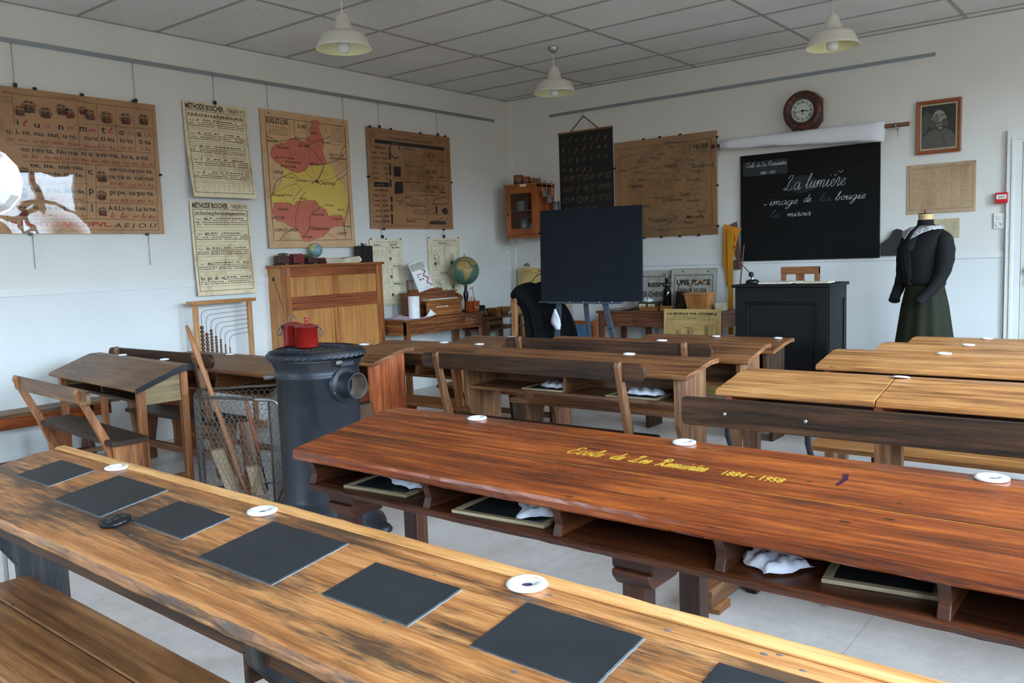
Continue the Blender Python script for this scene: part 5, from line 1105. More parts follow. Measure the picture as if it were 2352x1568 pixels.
honey_desk('honey coloured desk with a split top behind the broad dark backrest', -4.17, -4.655, -6.75, .78, .732, .385, .66)
honey_desk('second honey coloured desk on the right, knotty and cracked', -3.27, -4.785, -6.75, .78, .735, .37, 0, 2)
honey_desk('third honey coloured desk on the right, mostly hidden', -2.50, -4.835, -6.75, .742, .70, .36, 0)
honey_desk('farthest and lowest honey coloured desk, in front of the mannequin', -1.70, -4.83, -6.75, .70, .66, .36, 0)
inkwell((-4.235, -5.335, .7803), 'tilted inkwell where the split of the first honey desk begins', tilt=.2); inkwell((-3.345, -5.325, .7803), 'inkwell on the knotty second honey desk')
inkwell((-2.57, -5.30, .7423), 'inkwell on the third honey desk'); inkwell((-1.76, -5.27, .7003), 'inkwell on the farthest honey desk before the mannequin')
inkwell((-1.76, -5.52, .7003), 'inkwell at the right edge of the farthest honey desk')

# ---- benches
def pill(x0, x1, z0, z1, r=None):
    r = r or (z1-z0)/2; P = []
    for (cx, cz, a0) in ((x1-r, z0+r, -90), (x1-r, z1-r, 0), (x0+r, z1-r, 90), (x0+r, z0+r, 180)):
        for k in range(6): a = math.radians(a0+18*k); P.append((cx+r*math.cos(a), cz+r*math.sin(a)))
    return P
def bench(label, loc, L, seat, back, posts, mats, ang=BACK, rest_r=None, iron=False, seat_w=.24, legs=None, end='panel', nplank=1, lean=None, post_w=.035):
    """seat=(z, y_near, x0, x1) ; back=(z0, z1, y, x0, x1) ; posts=x positions"""
    t = thing('bench', label, 'bench', loc, ang, 'school benches with or without a backrest')
    zs, yn, sx0, sx1 = seat; w = seat_w/nplank
    for k in range(nplank):
        m = MB(); m.box(sx0, sx1, yn+k*w+.001, yn+(k+1)*w-.001, zs-.028, zs, mats[0], 0); part(m, 'seat', t, bevel=.007, seg=3)
    if back:
        z0, z1, yb, x0, x1 = back
        m = MB(); P = pill(x0, x1, z0, z1, rest_r); m.prism(P, 1, yb, yb+.022, mats[1], grain=0)
        part(m, 'backrest', t, bevel=.003)
        for x in posts:
            m = MB()
            if iron:
                m.tube([(x, yb+.024, z1-.03), (x, yb+.026, z0-.03), (x, yn+.02, zs-.05), (x, yn+.05, .02)], .011, M_BLACKPL, 8); m.lathe([(.008, 0), (.006, .004), (0, .005)], M_STEEL, 10, T=TR((x, yb, (z0+z1)/2), rx=PI/2)); part(m, 'bracket', t, 'dark iron bracket')
            else:
                a = (yb-.004, z1+.012); b = (yn+.02, zs-.03) if lean is None else lean; dy = b[0]-a[0]; dz = b[1]-a[1]
                f = (yn+.10, 0.) if lean is None else (b[0]+dy*(0-b[1])/dz*-1*-1 if dz else b[0], 0.)
                if lean is not None: f = (a[0]+dy*(a[1])/(a[1]-b[1]), 0.)
                pw = .022
                m.prism([(f[0]-.03, 0), (f[0]+.03, 0), (b[0]+pw*1.2, b[1]), (a[0]+.012, a[1]-.02), (a[0], a[1]), (a[0]-.014, a[1]-.005), (a[0]-.022, a[1]-.03), (b[0]-pw, b[1])], 0, x-post_w/2, x+post_w/2, mats[2], grain=2); part(m, 'post', t, bevel=.006, seg=3)
    for x in (legs if legs is not None else (posts or (sx0+.15, sx1-.15))):
        m = MB()
        if end == 'panel': m.prism([(yn+.07, 0), (yn+seat_w-.05, 0), (yn+seat_w-.055, zs*.35), (yn+seat_w-.03, zs*.7), (yn+seat_w-.01, zs-.028), (yn+.03, zs-.028)], 0, x-.014, x+.014, mats[2], grain=2)
        else: m.box(x-.02, x+.02, yn+.03, yn+seat_w-.03, 0, zs-.028, mats[2], 2)
        part(m, 'leg', t, bevel=.004)
    m = MB(); lx = sorted(legs if legs is not None else (posts or (sx0+.15, sx1-.15))); m.box(lx[0], lx[-1], yn+seat_w/2-.015, yn+seat_w/2+.015, .10, .15, mats[2], 0); part(m, 'stretcher', t, bevel=.003)
    return t
DKM = (W_DK, W_DK, W_MD)
bench('bench with a long dark round-ended backrest in the middle, behind the red desk', (-4.40, -2.74, 0), 1.5, (.42, .0, .0, 1.46), (.712, .802, -.012, 0, 1.485), (.125, 1.345), DKM, lean=(.065, .46), seat_w=.19)
bench('second dark round-ended backrest bench of the middle column', (-3.68, -2.80, 0), 1.5, (.42, .0, .0, 1.42), (.75, .825, -.012, 0, 1.44), (.12, 1.28), (W_M, W_DK, W_MD), lean=(.06, .47))
bench('backless slatted bench seat under the first honey desk, at the right', (-4.015, -4.865, 0), 1.9, (.405, 0, 0, 1.9), None, (), (W_R, W_R, W_DK), seat_w=.27, nplank=3, legs=(.3, 1.5))
rb_ = bench('bench with a broad dark plank backrest bolted on iron brackets, at the right', (-4.96, -4.79, 0), 2.0, (.40, .02, .12, 1.95), (.698, .802, -.185, 0, 1.95), (.17, .46, 1.6), (W_R, W_DK, W_DK), rest_r=.018, iron=True, end='leg', legs=(.17, 1.5))
m = MB(); m.box(.05, .14, -.24, .22, .03, .10, W_MD, 1); part(m, 'foot', rb_, bevel=.008); m = MB(); m.box(.04, .15, -.20, -.10, 0, .03, W_R, 0); part(m, 'wedge', rb_, 'pale wooden wedge', .002)
bench('small bench with a blunt orange-brown end between the stove and the middle desks', (-4.02, -1.95, 0), .9, (.40, .02, 0, .82), (.655, .73, -.01, 0, .76), (.10, .70), (W_ORG, W_DK, W_ORG), rest_r=.015, lean=(.03, .43))
bench('bench whose dark backrest shows behind the small two-seat desk on the left', (-5.075, -.36, 0), 1.3, (.385, .02, .1, 1.2), (.725, .812, -.01, 0, 1.27), (.14, 1.10), DKM, lean=(.05, .42))
bench('low bench in front of the second brown desk, seen between the desk panels', (-3.27, -1.75, 0), .9, (.38, .02, 0, .8), None, (), (W_M, W_M, W_DK), legs=(.1, .7))
A3 = math.atan2(-1.37, -.126)
bench('bench with a brown backrest at the far left, in front of the two-seat desk', (-5.76, -.74, 0), 1.16, (.455, .0, .02, 1.17), (.655, .735, -.10, .02, 1.16), (.09, 1.06), (W_DK, W_L1, W_ORG), ang=A3, seat_w=.20, rest_r=.035, lean=(.005, .46), legs=(.08, 1.10), post_w=.03)
# ---- two-seat desk on the left
L1L = 1.375
t = thing('school_desk', 'small two-seat sloping oak desk with a grey side board on the left', 'desk', (-5.15, -.385, 0), A3, 'old wooden school desks')
part(top(L1L, .785, .683, .345, .075, W_L1, nb=1, th=.022), 'desktop', t, bevel=.003)
m = MB(); m.prism([(-.35, .655), (-.075, .755), (.004, .755), (.004, .789), (-.075, .789), (-.35, .686)], 0, L1L, L1L+.006, W_EDGE, grain=1); part(m, 'edge_strip', t, 'black painted edge', .002)
for x in (.07, L1L-.03-.07):
    for y, zt in ((-.29, .672), (-.04, .755)):
        m = MB(); s = .022; b_ = .016
        m.prism([(y-s*(1), zt), (y+s, zt), (y+b_, 0), (y-b_, 0)][::-1], 0, x-.0, x+.045, W_ORG, grain=2); part(m, 'leg', t, bevel=.003)
    m = MB(); m.prism([(-.27, .578), (-.055, .578), (-.055, .76), (-.075, .76), (-.27, .675)], 0, x+.008, x+.03, W_L1S, grain=1); part(m, 'side_panel', t, 'greyish side board', .002)
    m = MB(); m.box(x+.01, x+.03, -.28, -.05, .12, .15, W_MD, 1); part(m, 'rail', t, bevel=.003)
m = MB(); m.box(.1, L1L-.1, -.29, -.05, .585, .60, W_DK, 0); m.box(.1, L1L-.1, -.055, -.04, .585, .755, W_DK, 0); part(m, 'shelf', t)
m = MB(); m.prism([(-.27, .60), (-.06, .60), (-.06, .75), (-.27, .66)], 0, L1L/2-.008, L1L/2+.008, W_DK, grain=1); part(m, 'divider', t)
inkwell((-5.205, -.79, .7855), 'left inkwell of the small two-seat desk', r=.027); inkwell((-5.23, -1.35, .7855), 'right inkwell of the small two-seat desk', r=.027)

# ---- long bench along the left wall
t = thing('wall_bench', 'long low wooden bench standing against the left wall', 'bench', (-4.97, -.245, 0), 0, 'low wooden benches')
m = MB(); m.box(-2.6, 0, 0, .22, .405, .43, W_L1, 0); part(m, 'seat', t, bevel=.004)
m = MB(); m.box(-2.55, -.06, .02, .045, .325, .405, W_D2, 0); part(m, 'apron', t, 'reddish front apron', .003)
for x in (-.22, -1.5, -2.45):
    m = MB(); m.prism([(.02, 0), (.20, 0), (.185, .10), (.15, .18), (.15, .25), (.195, .33), (.195, .405), (.02, .405), (.02, .33), (.06, .25), (.06, .16), (.035, .09)], 0, x, x+.035, W_D2D, grain=2); part(m, 'leg', t, bevel=.004)
m = MB(); m.box(-2.45, -.22, .09, .12, .045, .10, W_D2D, 0); part(m, 'stretcher', t, bevel=.003)
# ------------------------------------------------------------------ stove
def castiron():
    m, nt, b = new_mat('blacked_cast_iron'); tc = N(nt, 'ShaderNodeTexCoord').outputs['Object']
    n = noise(nt, tc, 6, 6, .65, (1, 1, .35)); n2 = noise(nt, tc, 120, 3, .7)
    c = ramp(nt, n, [(.36, lin((26, 28, 33))), (.56, lin((42, 46, 53))), (.68, lin((72, 58, 50)))])
    nt.links.new(c, b.inputs['Base Color']); b.inputs['Metallic'].default_value = .25
    nt.links.new(math_(nt, 'ADD', .34, math_(nt, 'MULTIPLY', n, .2)), b.inputs['Roughness']); bump(nt, b, n2, .15, .002); return m
IRON = castiron(); IRONL = plain('worn_iron_edge', (120, 112, 106), .45, .5); ASH = plain('sooty_inside', (120, 104, 92), .7, .3, var=.35, vs=30)
SX, SY = -5.29, -2.88
t = thing('stove', 'tall round black cast iron stove with an open flue collar', 'stove', (SX, SY, 0)); t.scale = (1, 1, 1.026)
m = MB(); m.lathe([(.30, 0), (.305, .02), (.295, .045), (.262, .07), (.245, .11), (.235, .15), (.212, .175), (.20, .20), (.198, .45), (.201, .765), (.206, .768), (.206, .785), (.203, .788), (.205, .81), (.212, .83), (.222, .848), (.224, .852)], IRON, 72); part(m, 'body', t)
m = MB(); n = 240; R_ = []
for (r_, z, k) in ((.215, .848, 0), (.232, .853, .3), (.243, .866, 1), (.242, .882, 1), (.231, .893, .7), (.218, .897, .1), (.205, .899, 0), (.200, .905, 0), (.188, .907, 0), (.184, .900, 0), (0.02, .900, 0)):
    R_.append([((r_+.003*k*((abs(math.sin(i*PI*44/n)))**.4-.8))*math.cos(2*PI*i/n+k*z*3), (r_+.003*k*((abs(math.sin(i*PI*44/n)))**.4-.8))*math.sin(2*PI*i/n+k*z*3), z) for i in range(n)])
m.rings(R_, IRON, True); part(m, 'top_ring', t, 'rope-moulded rim')
m = MB()
for r_ in (.05, .09, .13, .165):
    m.tube([(r_*math.cos(a*PI/30), r_*math.sin(a*PI/30), .9005) for a in range(61)], .0022, IRON, 6, cap=False)
for k in range(26):
    a = k*2*PI/26; m.tube(smoothline([(.095*math.cos(a), .095*math.sin(a), .9015), (.11*math.cos(a+.1), .11*math.sin(a+.1), .903), (.122*math.cos(a-.05), .122*math.sin(a-.05), .9015), (.135*math.cos(a+.08), .135*math.sin(a+.08), .901), (.155*math.cos(a), .155*math.sin(a), .9015)], 2), .0035, IRON, 6)
part(m, 'lid', t, 'ornamented lid')
T = TR((0, -.185, .735), rx=PI/2)
m = MB(); m.lathe([(.085, -.005), (.085, .018), (.078, .024), (.062, .026), (.060, .03), (.060, .105), (.062, .108), (.060, .111), (.055, .108)], IRON, 40, T=T); part(m, 'flue_collar', t)
m = MB(); m.lathe([(.055, .109), (.054, .06), (.052, .0), (0, -.002)], ASH, 32, T=T); part(m, 'flue_lining', t, 'ash grey inside of the collar')
for (dx, dz) in ((.07, .02), (-.07, .03)): m = MB(); m.lathe([(.006, 0), (.005, .006), (0, .007)], IRONL, 10, c=(dx, -dz, .018), T=T); part(m, 'bolt', t)
m = MB(); m.box(-.045, .035, -.235, -.19, .826, .846, IRON); m.lathe([(.009, -.02), (.012, 0), (.009, .02)], IRONL, 12, T=TR((-.05, -.222, .845), ry=PI/2)); part(m, 'hinge', t, bevel=.003)
m = MB(); m.tube([(-.12, .16, .77), (-.16, .215, .765)], .013, IRONL, 10); part(m, 'lever', t, 'grey metal lever')
for a in (.5, 2.1, 3.7, 5.2):
    m = MB(); m.lathe([(0, .001), (.05, .001), (.052, .012), (.04, .03), (.02, .045), (0, .05)], IRON, 20, c=(.29*math.cos(a), .29*math.sin(a), 0), sx=1.1, sy=1.1); part(m, 'foot', t)
# red enamel pots on the stove
ENAM = plain('red_enamel', (134, 26, 20), .16, 0, .6, var=.12, vs=12, coat=.4); CHIP = plain('chipped_enamel_rim', (90, 86, 88), .5, .3)
def pot(loc, label, r, h, bail):
    t = thing('enamel_pot', label, 'pot', loc, 0, 'red enamel pots on the stove')
    m = MB(); m.lathe([(0, 0), (r*.95, 0), (r*.985, .006), (r*.985, h*.95), (r*1.02, h*.955)], ENAM, 40); part(m, 'body', t)
    m = MB(); m.lathe([(r*1.02, h*.955), (r*1.07, h*.962), (r*1.07, h*.975), (r, h*.98)], CHIP, 40); part(m, 'rim', t, 'grey chipped rim')
    m = MB(); m.lathe([(r*1.06, h*.975), (r*.98, h), (r*.6, h*1.07), (r*.15, h*1.10), (.0, h*1.105)], ENAM, 40); part(m, 'lid', t)
    m = MB()
    if bail: m.tube(smoothline([(-.024, 0, h*1.07), (-.024, 0, h*1.22), (-.012, 0, h*1.36), (.012, 0, h*1.36), (.024, 0, h*1.22), (.024, 0, h*1.07)], 4), .0028, CHIP, 8); part(m, 'lid_handle', t, 'wire lid handle')
    else: m.lathe([(.009, h*1.09), (.008, h*1.16), (.011, h*1.26), (.010, h*1.34), (0, h*1.38)], ENAM, 16); part(m, 'lid_knob', t, 'red lid knob')
    a = PI*.75 if bail else -.75
    m = MB(); cx, cy = r*1.02*math.cos(a), r*1.02*math.sin(a); ox, oy = math.cos(a), math.sin(a)
    m.tube(smoothline([(cx, cy, h*.93), (cx+ox*.006-oy*.012, cy+oy*.006+ox*.012, h*.90), (cx+ox*.02, cy+oy*.02, h*.72), (cx+ox*.024, cy+oy*.024, h*.55), (cx+ox*.012+oy*.012, cy+oy*.012-ox*.012, h*.50), (cx+ox*.004+oy*.016, cy+oy*.004-ox*.016, h*.8), (cx, cy, h*.93)], 4), .0028, CHIP, 8); part(m, 'bail_handle', t, 'grey wire handle')
    m = MB(); m.lathe([(0, 0), (.009, 0), (.009, .004), (0, .006)], CHIP, 12, T=TR((cx, cy, h*.9), rx=PI/2, rz=a+PI/2)); part(m, 'handle_ear', t)
    return t
pot((-5.322, -2.852, .9308), 'red enamel pot with a plain knob, the nearer of the two on the stove', .056, .107, False)
pot((-5.292, -2.708, .9308), 'red enamel pot with a wire-loop lid handle, behind the other on the stove', .050, .110, True)

# ------------------------------------------------------------------ wire basket with sticks and logs
WIRE = plain('dull_galvanised_wire', (128, 122, 116), .55, .55, var=.25, vs=40); ROPE = plain('rusty_wrapped_wire', (84, 74, 66), .75, .2, var=.35, vs=60, bumpy=.5, bs=200)
Q = [(-5.355, -1.86), (-5.235, -2.385), (-4.84, -1.95), (-5.19, -1.64)]; ZT = .615
t = thing('wire_basket', 'tall chicken-wire basket between the small desk and the stove', 'basket', (-5.2, -2.0, 0))
Ql = [(a+5.2, b+2.0) for a, b in Q]
for k in range(4):
    a, b = Vector(Ql[k]), Vector(Ql[(k+1) % 4]); m = MB(); L = (b-a).length; e = (b-a)/L; cw = .0345/1; ch = .030; nu = int(L/cw); cw = L/nu; nv = int(ZT/ch)
    def hexp(i, j, s): # vertices of a hex strip
        return a+e*(cw*(i+s))
    for j in range(nv):
        z = .012+j*(ZT-.03)/nv; dz = (ZT-.03)/nv
        for i in range(nu+1):
            o = .5 if j % 2 else 0
            if i+o > nu: continue
            p = a+e*(cw*(i+o)); m.tube([(p.x, p.y, z), (p.x, p.y, z+dz*.55)], .0016, WIRE, 4, cap=False)
            for s in (-.5, .5):
                if 0 <= i+o+s <= nu: q = a+e*(cw*(i+o+s)); m.tube([(p.x, p.y, z+dz*.55), (q.x, q.y, z+dz)], .0014, WIRE, 4, cap=False)
    part(m, 'mesh_panel', t)
m = MB(); P = []
for k in range(4):
    a, b = Ql[k], Ql[(k+1) % 4]
    for s in range(6): P.append((a[0]+(b[0]-a[0])*(s/6*.96+.02), a[1]+(b[1]-a[1])*(s/6*.96+.02), ZT+random.uniform(-.002, .002)))
P.append(P[0]); m.tube(P, .009, ROPE, 8); part(m, 'top_rim', t, 'rim bound with rusty wire')
m = MB(); m.tube([(p[0], p[1], .012) for p in P], .006, ROPE, 8); part(m, 'bottom_rim', t)
for (x, y) in Ql: m = MB(); m.tube([(x, y, .0), (x, y, ZT)], .006, ROPE, 8); part(m, 'corner_rod', t)
m = MB(); bx, by = Ql[1]; m.tube(smoothline([(bx-.02, by+.1, ZT), (bx, by, ZT+.002), (bx+.004, by-.05, ZT), (bx+.006, by-.085, ZT-.02), (bx+.006, by-.09, ZT-.075)], 4), .011, M_STEEL, 10); part(m, 'hook_handle', t, 'bare metal hooked handle')
W_STK = wood('round_stick_wood', (120, 66, 34), (164, 104, 62), (196, 140, 94), .5, stain=.15, nick=.3)
def rod(name, a, b, r, mat, label, cat='stick', group='sticks standing in the wire basket', knob=False):
    a, b = Vector(a), Vector(b); n = 9; P = [a+(b-a)*i/(n-1)+Vector((random.uniform(-.003, .003), random.uniform(-.003, .003), 0)) for i in range(n)]
    R_ = [r*(1.05-.1*i/n) for i in range(n)]
    if knob: R_[-2] = r*1.35; R_[-1] = r*.6
    m = MB(); m.tube([tuple(p-a) for p in P], R_, mat, 12); return tag(m.build(name, loc=a), label, cat, group)
rod('wooden_stick', (-5.20, -2.10, .013), (-5.29, -1.73, 1.01), .014, W_STK, 'longest wooden stick, rising far above the wire basket', knob=True)
t = thing('poker', 'short poker with a reddish wooden grip in the right half of the wire basket', 'poker', (-5.02, -2.02, .013), 0)
d_ = Vector((-5.115, -2.0, .575))-Vector((-5.02, -2.02, .013)); m = MB(); m.tube([tuple(d_*s_) for s_ in (.42, .6, .8, .97, 1.0)], [.011, .0125, .012, .012, .007], plain('red_painted_grip', (150, 84, 58), .45, var=.3, vs=20), 12); part(m, 'grip', t, 'reddish wooden grip')
m = MB(); m.tube([(0, 0, 0), tuple(d_*.43)], .005, IRON, 8); part(m, 'rod', t, 'thin dark iron rod')
rod('wooden_stick', (-5.08, -1.86, .013), (-5.20, -1.735, .74), .012, W_STK, 'shorter brown stick leaning just behind the longest one in the basket')
BARK = wood('split_log', (150, 122, 92), (196, 170, 134), (222, 200, 166), .8, stain=.2, bumps=.8)
for (a, b, r_, lb) in (((-5.22, -1.98, .05), (-5.20, -1.80, .27), .04, 'pale split log leaning at the left inside the wire basket'), ((-5.13, -2.10, .03), (-5.09, -1.98, .17), .038, 'pale rough log lying lower right in the wire basket'), ((-5.06, -1.95, .03), (-5.03, -1.86, .42), .05, 'grey log standing in the middle of the wire basket')):
    a, b = Vector(a), Vector(b); m = MB(); d = (b-a); R_ = []
    for k in range(5):
        c = a+d*k/4-a; R_.append([tuple(c+Vector((math.cos(2*PI*i/9)*r_*(1+.15*math.sin(i*2.3+k*.2)), math.sin(2*PI*i/9)*r_*.8*(1+.15*math.cos(i*1.7)), 0))) for i in range(9)])
    m.rings(R_, BARK if 'grey' not in lb else W_MD, True, False); tag(m.build('firewood_log', loc=a), lb, 'log', 'firewood in the wire basket')
t = thing('coal_scuttle', 'dark metal coal scuttle half hidden behind the stove and basket', 'coal scuttle', (-5.03, -2.50, 0))
m = MB(); m.lathe([(0, .01), (.085, .01), (.09, 0), (.095, .02), (.115, .30), (.118, .302), (.110, .298), (.088, .03), (0, .025)], plain('black_blue_enamel', (20, 24, 32), .3, .3), 36); part(m, 'body', t)
m = MB(); m.tube(smoothline([(-.113, 0, .29), (-.10, 0, .36), (0, 0, .41), (.10, 0, .36), (.113, 0, .29)], 5), .004, IRON, 8); part(m, 'bail_handle', t)

# ------------------------------------------------------------------ panelled secretary seen from behind
W_CF = wood('warm_frame_wood', (104, 52, 22), (158, 92, 42), (192, 126, 66), .42, stain=.15, nick=.3); W_CR = wood('red_rail_wood', (84, 36, 16), (134, 66, 30), (166, 92, 46), .42, stain=.2, nick=.2)
W_CP = wood('veneer_panel', (158, 98, 46), (182, 122, 62), (200, 140, 78), .45, stain=.0, bumps=.1, nick=0)
CX, CW, CD, CH = -3.467, 1.152, .216, 1.318
t = thing('secretary_desk', 'tall wooden secretary with fielded panels, against the left wall', 'secretary', (CX, -.220, 0))
m = MB(); m.box(0, CW, .035, CD, .02, CH, W_CP, 2); part(m, 'carcass', t, bevel=.002)
m = MB(); m.box(-.02, CW+.02, -.015, CD, CH, CH+.022, W_CF, 0); part(m, 'top', t, bevel=.006, seg=3)
for (a, b, z0, z1, mt, ax) in ((0, .075, .02, CH, W_CF, 2), (CW-.075, CW, .02, CH, W_CF, 2), (.075, CW-.075, 1.235, CH, W_CR, 0), (.075, CW-.075, 1.005, 1.062, W_CR, 0), (.075, CW-.075, .945, 1.003, W_CR, 0), (.075, CW-.075, .02, .12, W_CR, 0), (.545, .605, 1.062, 1.235, W_CF, 2), (.545, .605, .12, .945, W_CF, 2)):
    m = MB(); m.box(a, b, .0, .036, z0, z1, mt, ax); part(m, 'frame_rail', t, bevel=.0035)
for (a, b, z0, z1) in ((.075, .545, 1.062, 1.235), (.605, CW-.075, 1.062, 1.235), (.075, .545, .12, .945), (.605, CW-.075, .12, .945)):
    m = MB(); m.box(a, b, .016, .034, z0, z1, W_CP, 2); part(m, 'panel', t, 'pale veneered panel')
m = MB(); m.lathe([(.02, 0), (.016, .006), (.006, .010), (0, .012)], IRON, 16, c=(0, 0, 0), T=TR((.002, .14, 1.22), ry=-PI/2)); part(m, 'lock', t, 'dark round lock fitting')
m = MB(); m.tube([(-.0015, .12, 1.19), (-.0015, .03, .98)], .0015, M_DARK, 6); part(m, 'seam', t)
CZ = CH+.0223
MAROON = plain('maroon_leatherette', (108, 32, 26), .5, var=.1); DKRED = plain('dark_brown_leatherette', (66, 26, 22), .5); BLKB = plain('black_base', (20, 18, 18), .4)
def bookend(x, y, w, h, rz, mt, label, leaf=True):
    t = thing('card_box', label, 'box', (x, y, CZ), rz, 'maroon card boxes on the secretary')
    m = MB(); m.box(-w/2-.004, w/2+.03, -.05, .04, 0, .014, BLKB); part(m, 'base', t, 'black base', .003)
    m = MB(); m.prism([(-w/2, .014), (w/2, .014), (w/2-.004, h*.75), (w/2-.02, h), (-w/2+.012, h), (-w/2, h*.85)], 1, -.04, .035, mt, grain=0); part(m, 'body', t, bevel=.004)
    m = MB(); m.box(-.0, .035, -.0525, -.05, .003, .011, M_BRASS); part(m, 'name_plate', t, 'small brass plate')
bookend(-3.395, -.115, .115, .085, 0, DKRED, 'brown box with a green top leaf, leftmost on the secretary'); bookend(-3.238, -.12, .115, .095, 0, MAROON, 'bright maroon box, second from the left on the secretary'); bookend(-3.105, -.135, .09, .06, 0, DKRED, 'low dark box in front of the small globe')
m = MB(); m.lathe([(0, 0), (.04, .003), (.05, .008), (.02, .018), (0, .02)], plain('olive_leaf', (74, 70, 30), .6, var=.3), 14, sx=1.3, sy=.6); tag(m.build('dried_leaf', loc=(-3.38, -.12, CZ+.0855)), 'olive green dried leaf on the leftmost box of the secretary', 'leaf', 'dried leaves on the secretary')
m = MB(); m.lathe([(0, 0), (.04, .004), (.055, .012), (.03, .026), (0, .03)], bpy.data.materials['olive_leaf'], 14, sx=1.3, sy=.6); tag(m.build('dried_leaf', loc=(-3.12, -.12, CZ+.0605)), 'olive green dried leaf under the small globe', 'leaf', 'dried leaves on the secretary')
def globemat(name, sea, land, sea2, rot_=(0, 0, 0), sc=2.2, thr=.52):
    m, nt, b = new_mat(name); tc = N(nt, 'ShaderNodeTexCoord').outputs['Object']
    mp = N(nt, 'ShaderNodeMapping'); mp.inputs['Rotation'].default_value = rot_; nt.links.new(tc, mp.inputs[0])
    n = noise(nt, mp.outputs[0], sc, 5, .55); n2 = noise(nt, tc, sc*4, 5, .7); n3 = noise(nt, tc, 300, 2)
    seac = ramp(nt, n2, [(.35, lin(sea2)), (.65, lin(sea))]); landc = ramp(nt, n2, [(.35, tuple(v*.75 for v in lin(land))), (.65, lin(land))])
    c = mix(nt, ramp(nt, n, [(thr-.012, (0, 0, 0)), (thr+.012, (1, 1, 1))]), seac, landc); nt.links.new(c, b.inputs['Base Color'])
    b.inputs['Roughness'].default_value = .42; return m
def sphere_profile(r, n=20): return [(r*math.sin(PI*k/n), -r*math.cos(PI*k/n)) for k in range(n+1)]
t = thing('small_globe', 'small pale blue globe on top of the secretary', 'globe', (-2.995, -.085, CZ))
m = MB(); m.lathe(sphere_profile(.062), globemat('pale_globe', (128, 158, 158), (196, 190, 120), (104, 140, 148), sc=11), 32, c=(0, 0, .125)); part(m, 'sphere', t)
m = MB(); m.lathe([(0, 0), (.04, 0), (.038, .006), (.012, .012), (.008, .03), (0, .035)], plain('orange_plastic', (190, 96, 30), .4), 20); part(m, 'foot', t, 'orange foot')
m = MB(); m.tube([(.062*1.08*math.cos(a), 0, .125+.062*1.08*math.sin(a)) for a in [math.radians(v) for v in range(-110, 95, 15)]], .0025, M_STEEL, 6); part(m, 'meridian', t)
# papers and books on the secretary
random.seed(3)
BK = [plain('book_%s' % n_, c_, .6, var=.1) for n_, c_ in (('red', (140, 60, 50)), ('brown', (96, 58, 40)), ('tan', (170, 130, 100)), ('cream', (206, 194, 168)), ('dark', (50, 40, 38)))]
def book(loc, rz, w, d, h, mt, label, group, name='book', tilt=0.):
    t = thing(name, label, 'book', loc, rz, group, rot=(tilt, 0, rz))
    m = MB(); m.box(0, w, 0, d, 0, .0016, mt); m.box(0, w, 0, d, h-.0016, h, mt); m.box(-.001, .002, 0, d, 0, h, mt); part(m, 'cover', t, bevel=.0006)
    m = MB(); m.box(.003, w-.003, .003, d-.003, .0017, h-.0017, P_CREAM); part(m, 'pages', t, 'cream page block'); return t
z = CZ+.0003
for k in range(5):
    book((-2.975+.003*(k % 2), -.205+.004*k, z), .02*(k % 2), .235-.012*k, .17, .0105, BK[(0, 4, 0, 1, 0)[k]], ['lowest thin red book of the pile on the secretary', 'dark thin book second from the bottom of the pile on the secretary', 'middle red book of the pile on the secretary', 'brown book second from the top of the pile on the secretary', 'topmost red book of the pile on the secretary'][k], 'thin books piled on the secretary'); z += .0108
m = MB(); R_ = []
for k in range(7):
    y_ = .16*k/6; R_.append([(0, y_, 0), (.20, y_, 0), (.235, y_, .012), (.24, y_, .032), (.215, y_, .058+.004*math.sin(k)), (.12, y_, .05), (.04, y_, .046), (.0, y_, .03)])
m.rings(R_, P_CREAM, True, False)
for k in range(9): m.line([(.01, .006*k+.004), (.2+.02*math.sin(k*.5), .006*k+.004)], .0012, I_GREY, .0004)
m.box(.05, .15, .02, .10, .0505, .0512, BK[2]); tag(m.build('magazine_stack', loc=(-2.775, -.185, CZ+.0003)), 'curling stack of pale magazines on the right of the secretary top', 'magazines')
t = thing('pencil_holder', 'black square holder full of dark red pencils on the secretary', 'pencil holder', (-2.45, -.12, CZ))
m = MB(); hw, hh = .07, .155
for (a, b, c_, d_) in ((-hw, hw, -.05, -.045), (-hw, hw, .045, .05), (-hw, -hw+.005, -.05, .05), (hw-.005, hw, -.05, .05)): m.box(a, b, c_, d_, 0, hh, BLKB)
m.box(-hw, hw, -.05, .05, 0, .004, BLKB); part(m, 'holder', t, bevel=.001)
for k in range(11):
    x, y = -.05+.0095*k, random.uniform(-.03, .03); m = MB(); hz = hh+random.uniform(.004, .03); m.tube([(x, y, .006), (x*1.05, y, hz)], .0032, BK[random.choice([0, 4])], 6); m.lathe([(.0032, hz), (0, hz+.01)], BK[2], 6, c=(x*1.05, y, 0)); part(m, 'pencil', t)

# ------------------------------------------------------------------ abacus
t = thing('abacus', 'wooden counting frame with bent wires and brown beads, below the cream cards', 'abacus', (-4.305, -.15, 0))
W_AB = wood('abacus_wood', (140, 88, 42), (186, 130, 74), (214, 164, 104), .45, stain=.1, nick=.2)
m = MB(); m.prism([(-.035, 1.052), (.035, 1.052), (.042, 1.072), (.042, 1.08), (-.042, 1.08), (-.042, 1.072)], 0, -.015, .575, W_AB); part(m, 'top_moulding', t, bevel=.002)
for x in (.018, .512): m = MB(); m.box(x, x+.034, -.018, .018, .05, 1.052, W_AB, 2); part(m, 'post', t, bevel=.003)
m = MB(); m.box(.052, .512, -.016, .016, .555, .59, W_AB, 0); part(m, 'bottom_rail', t, bevel=.003)
for x in (.018, .512): m = MB(); m.box(x-.008, x+.042, -.12, .12, 0, .05, W_AB, 1); part(m, 'foot', t, bevel=.008)
BEAD = plain('brown_wooden_bead', (104, 64, 38), .4, var=.15, vs=10)
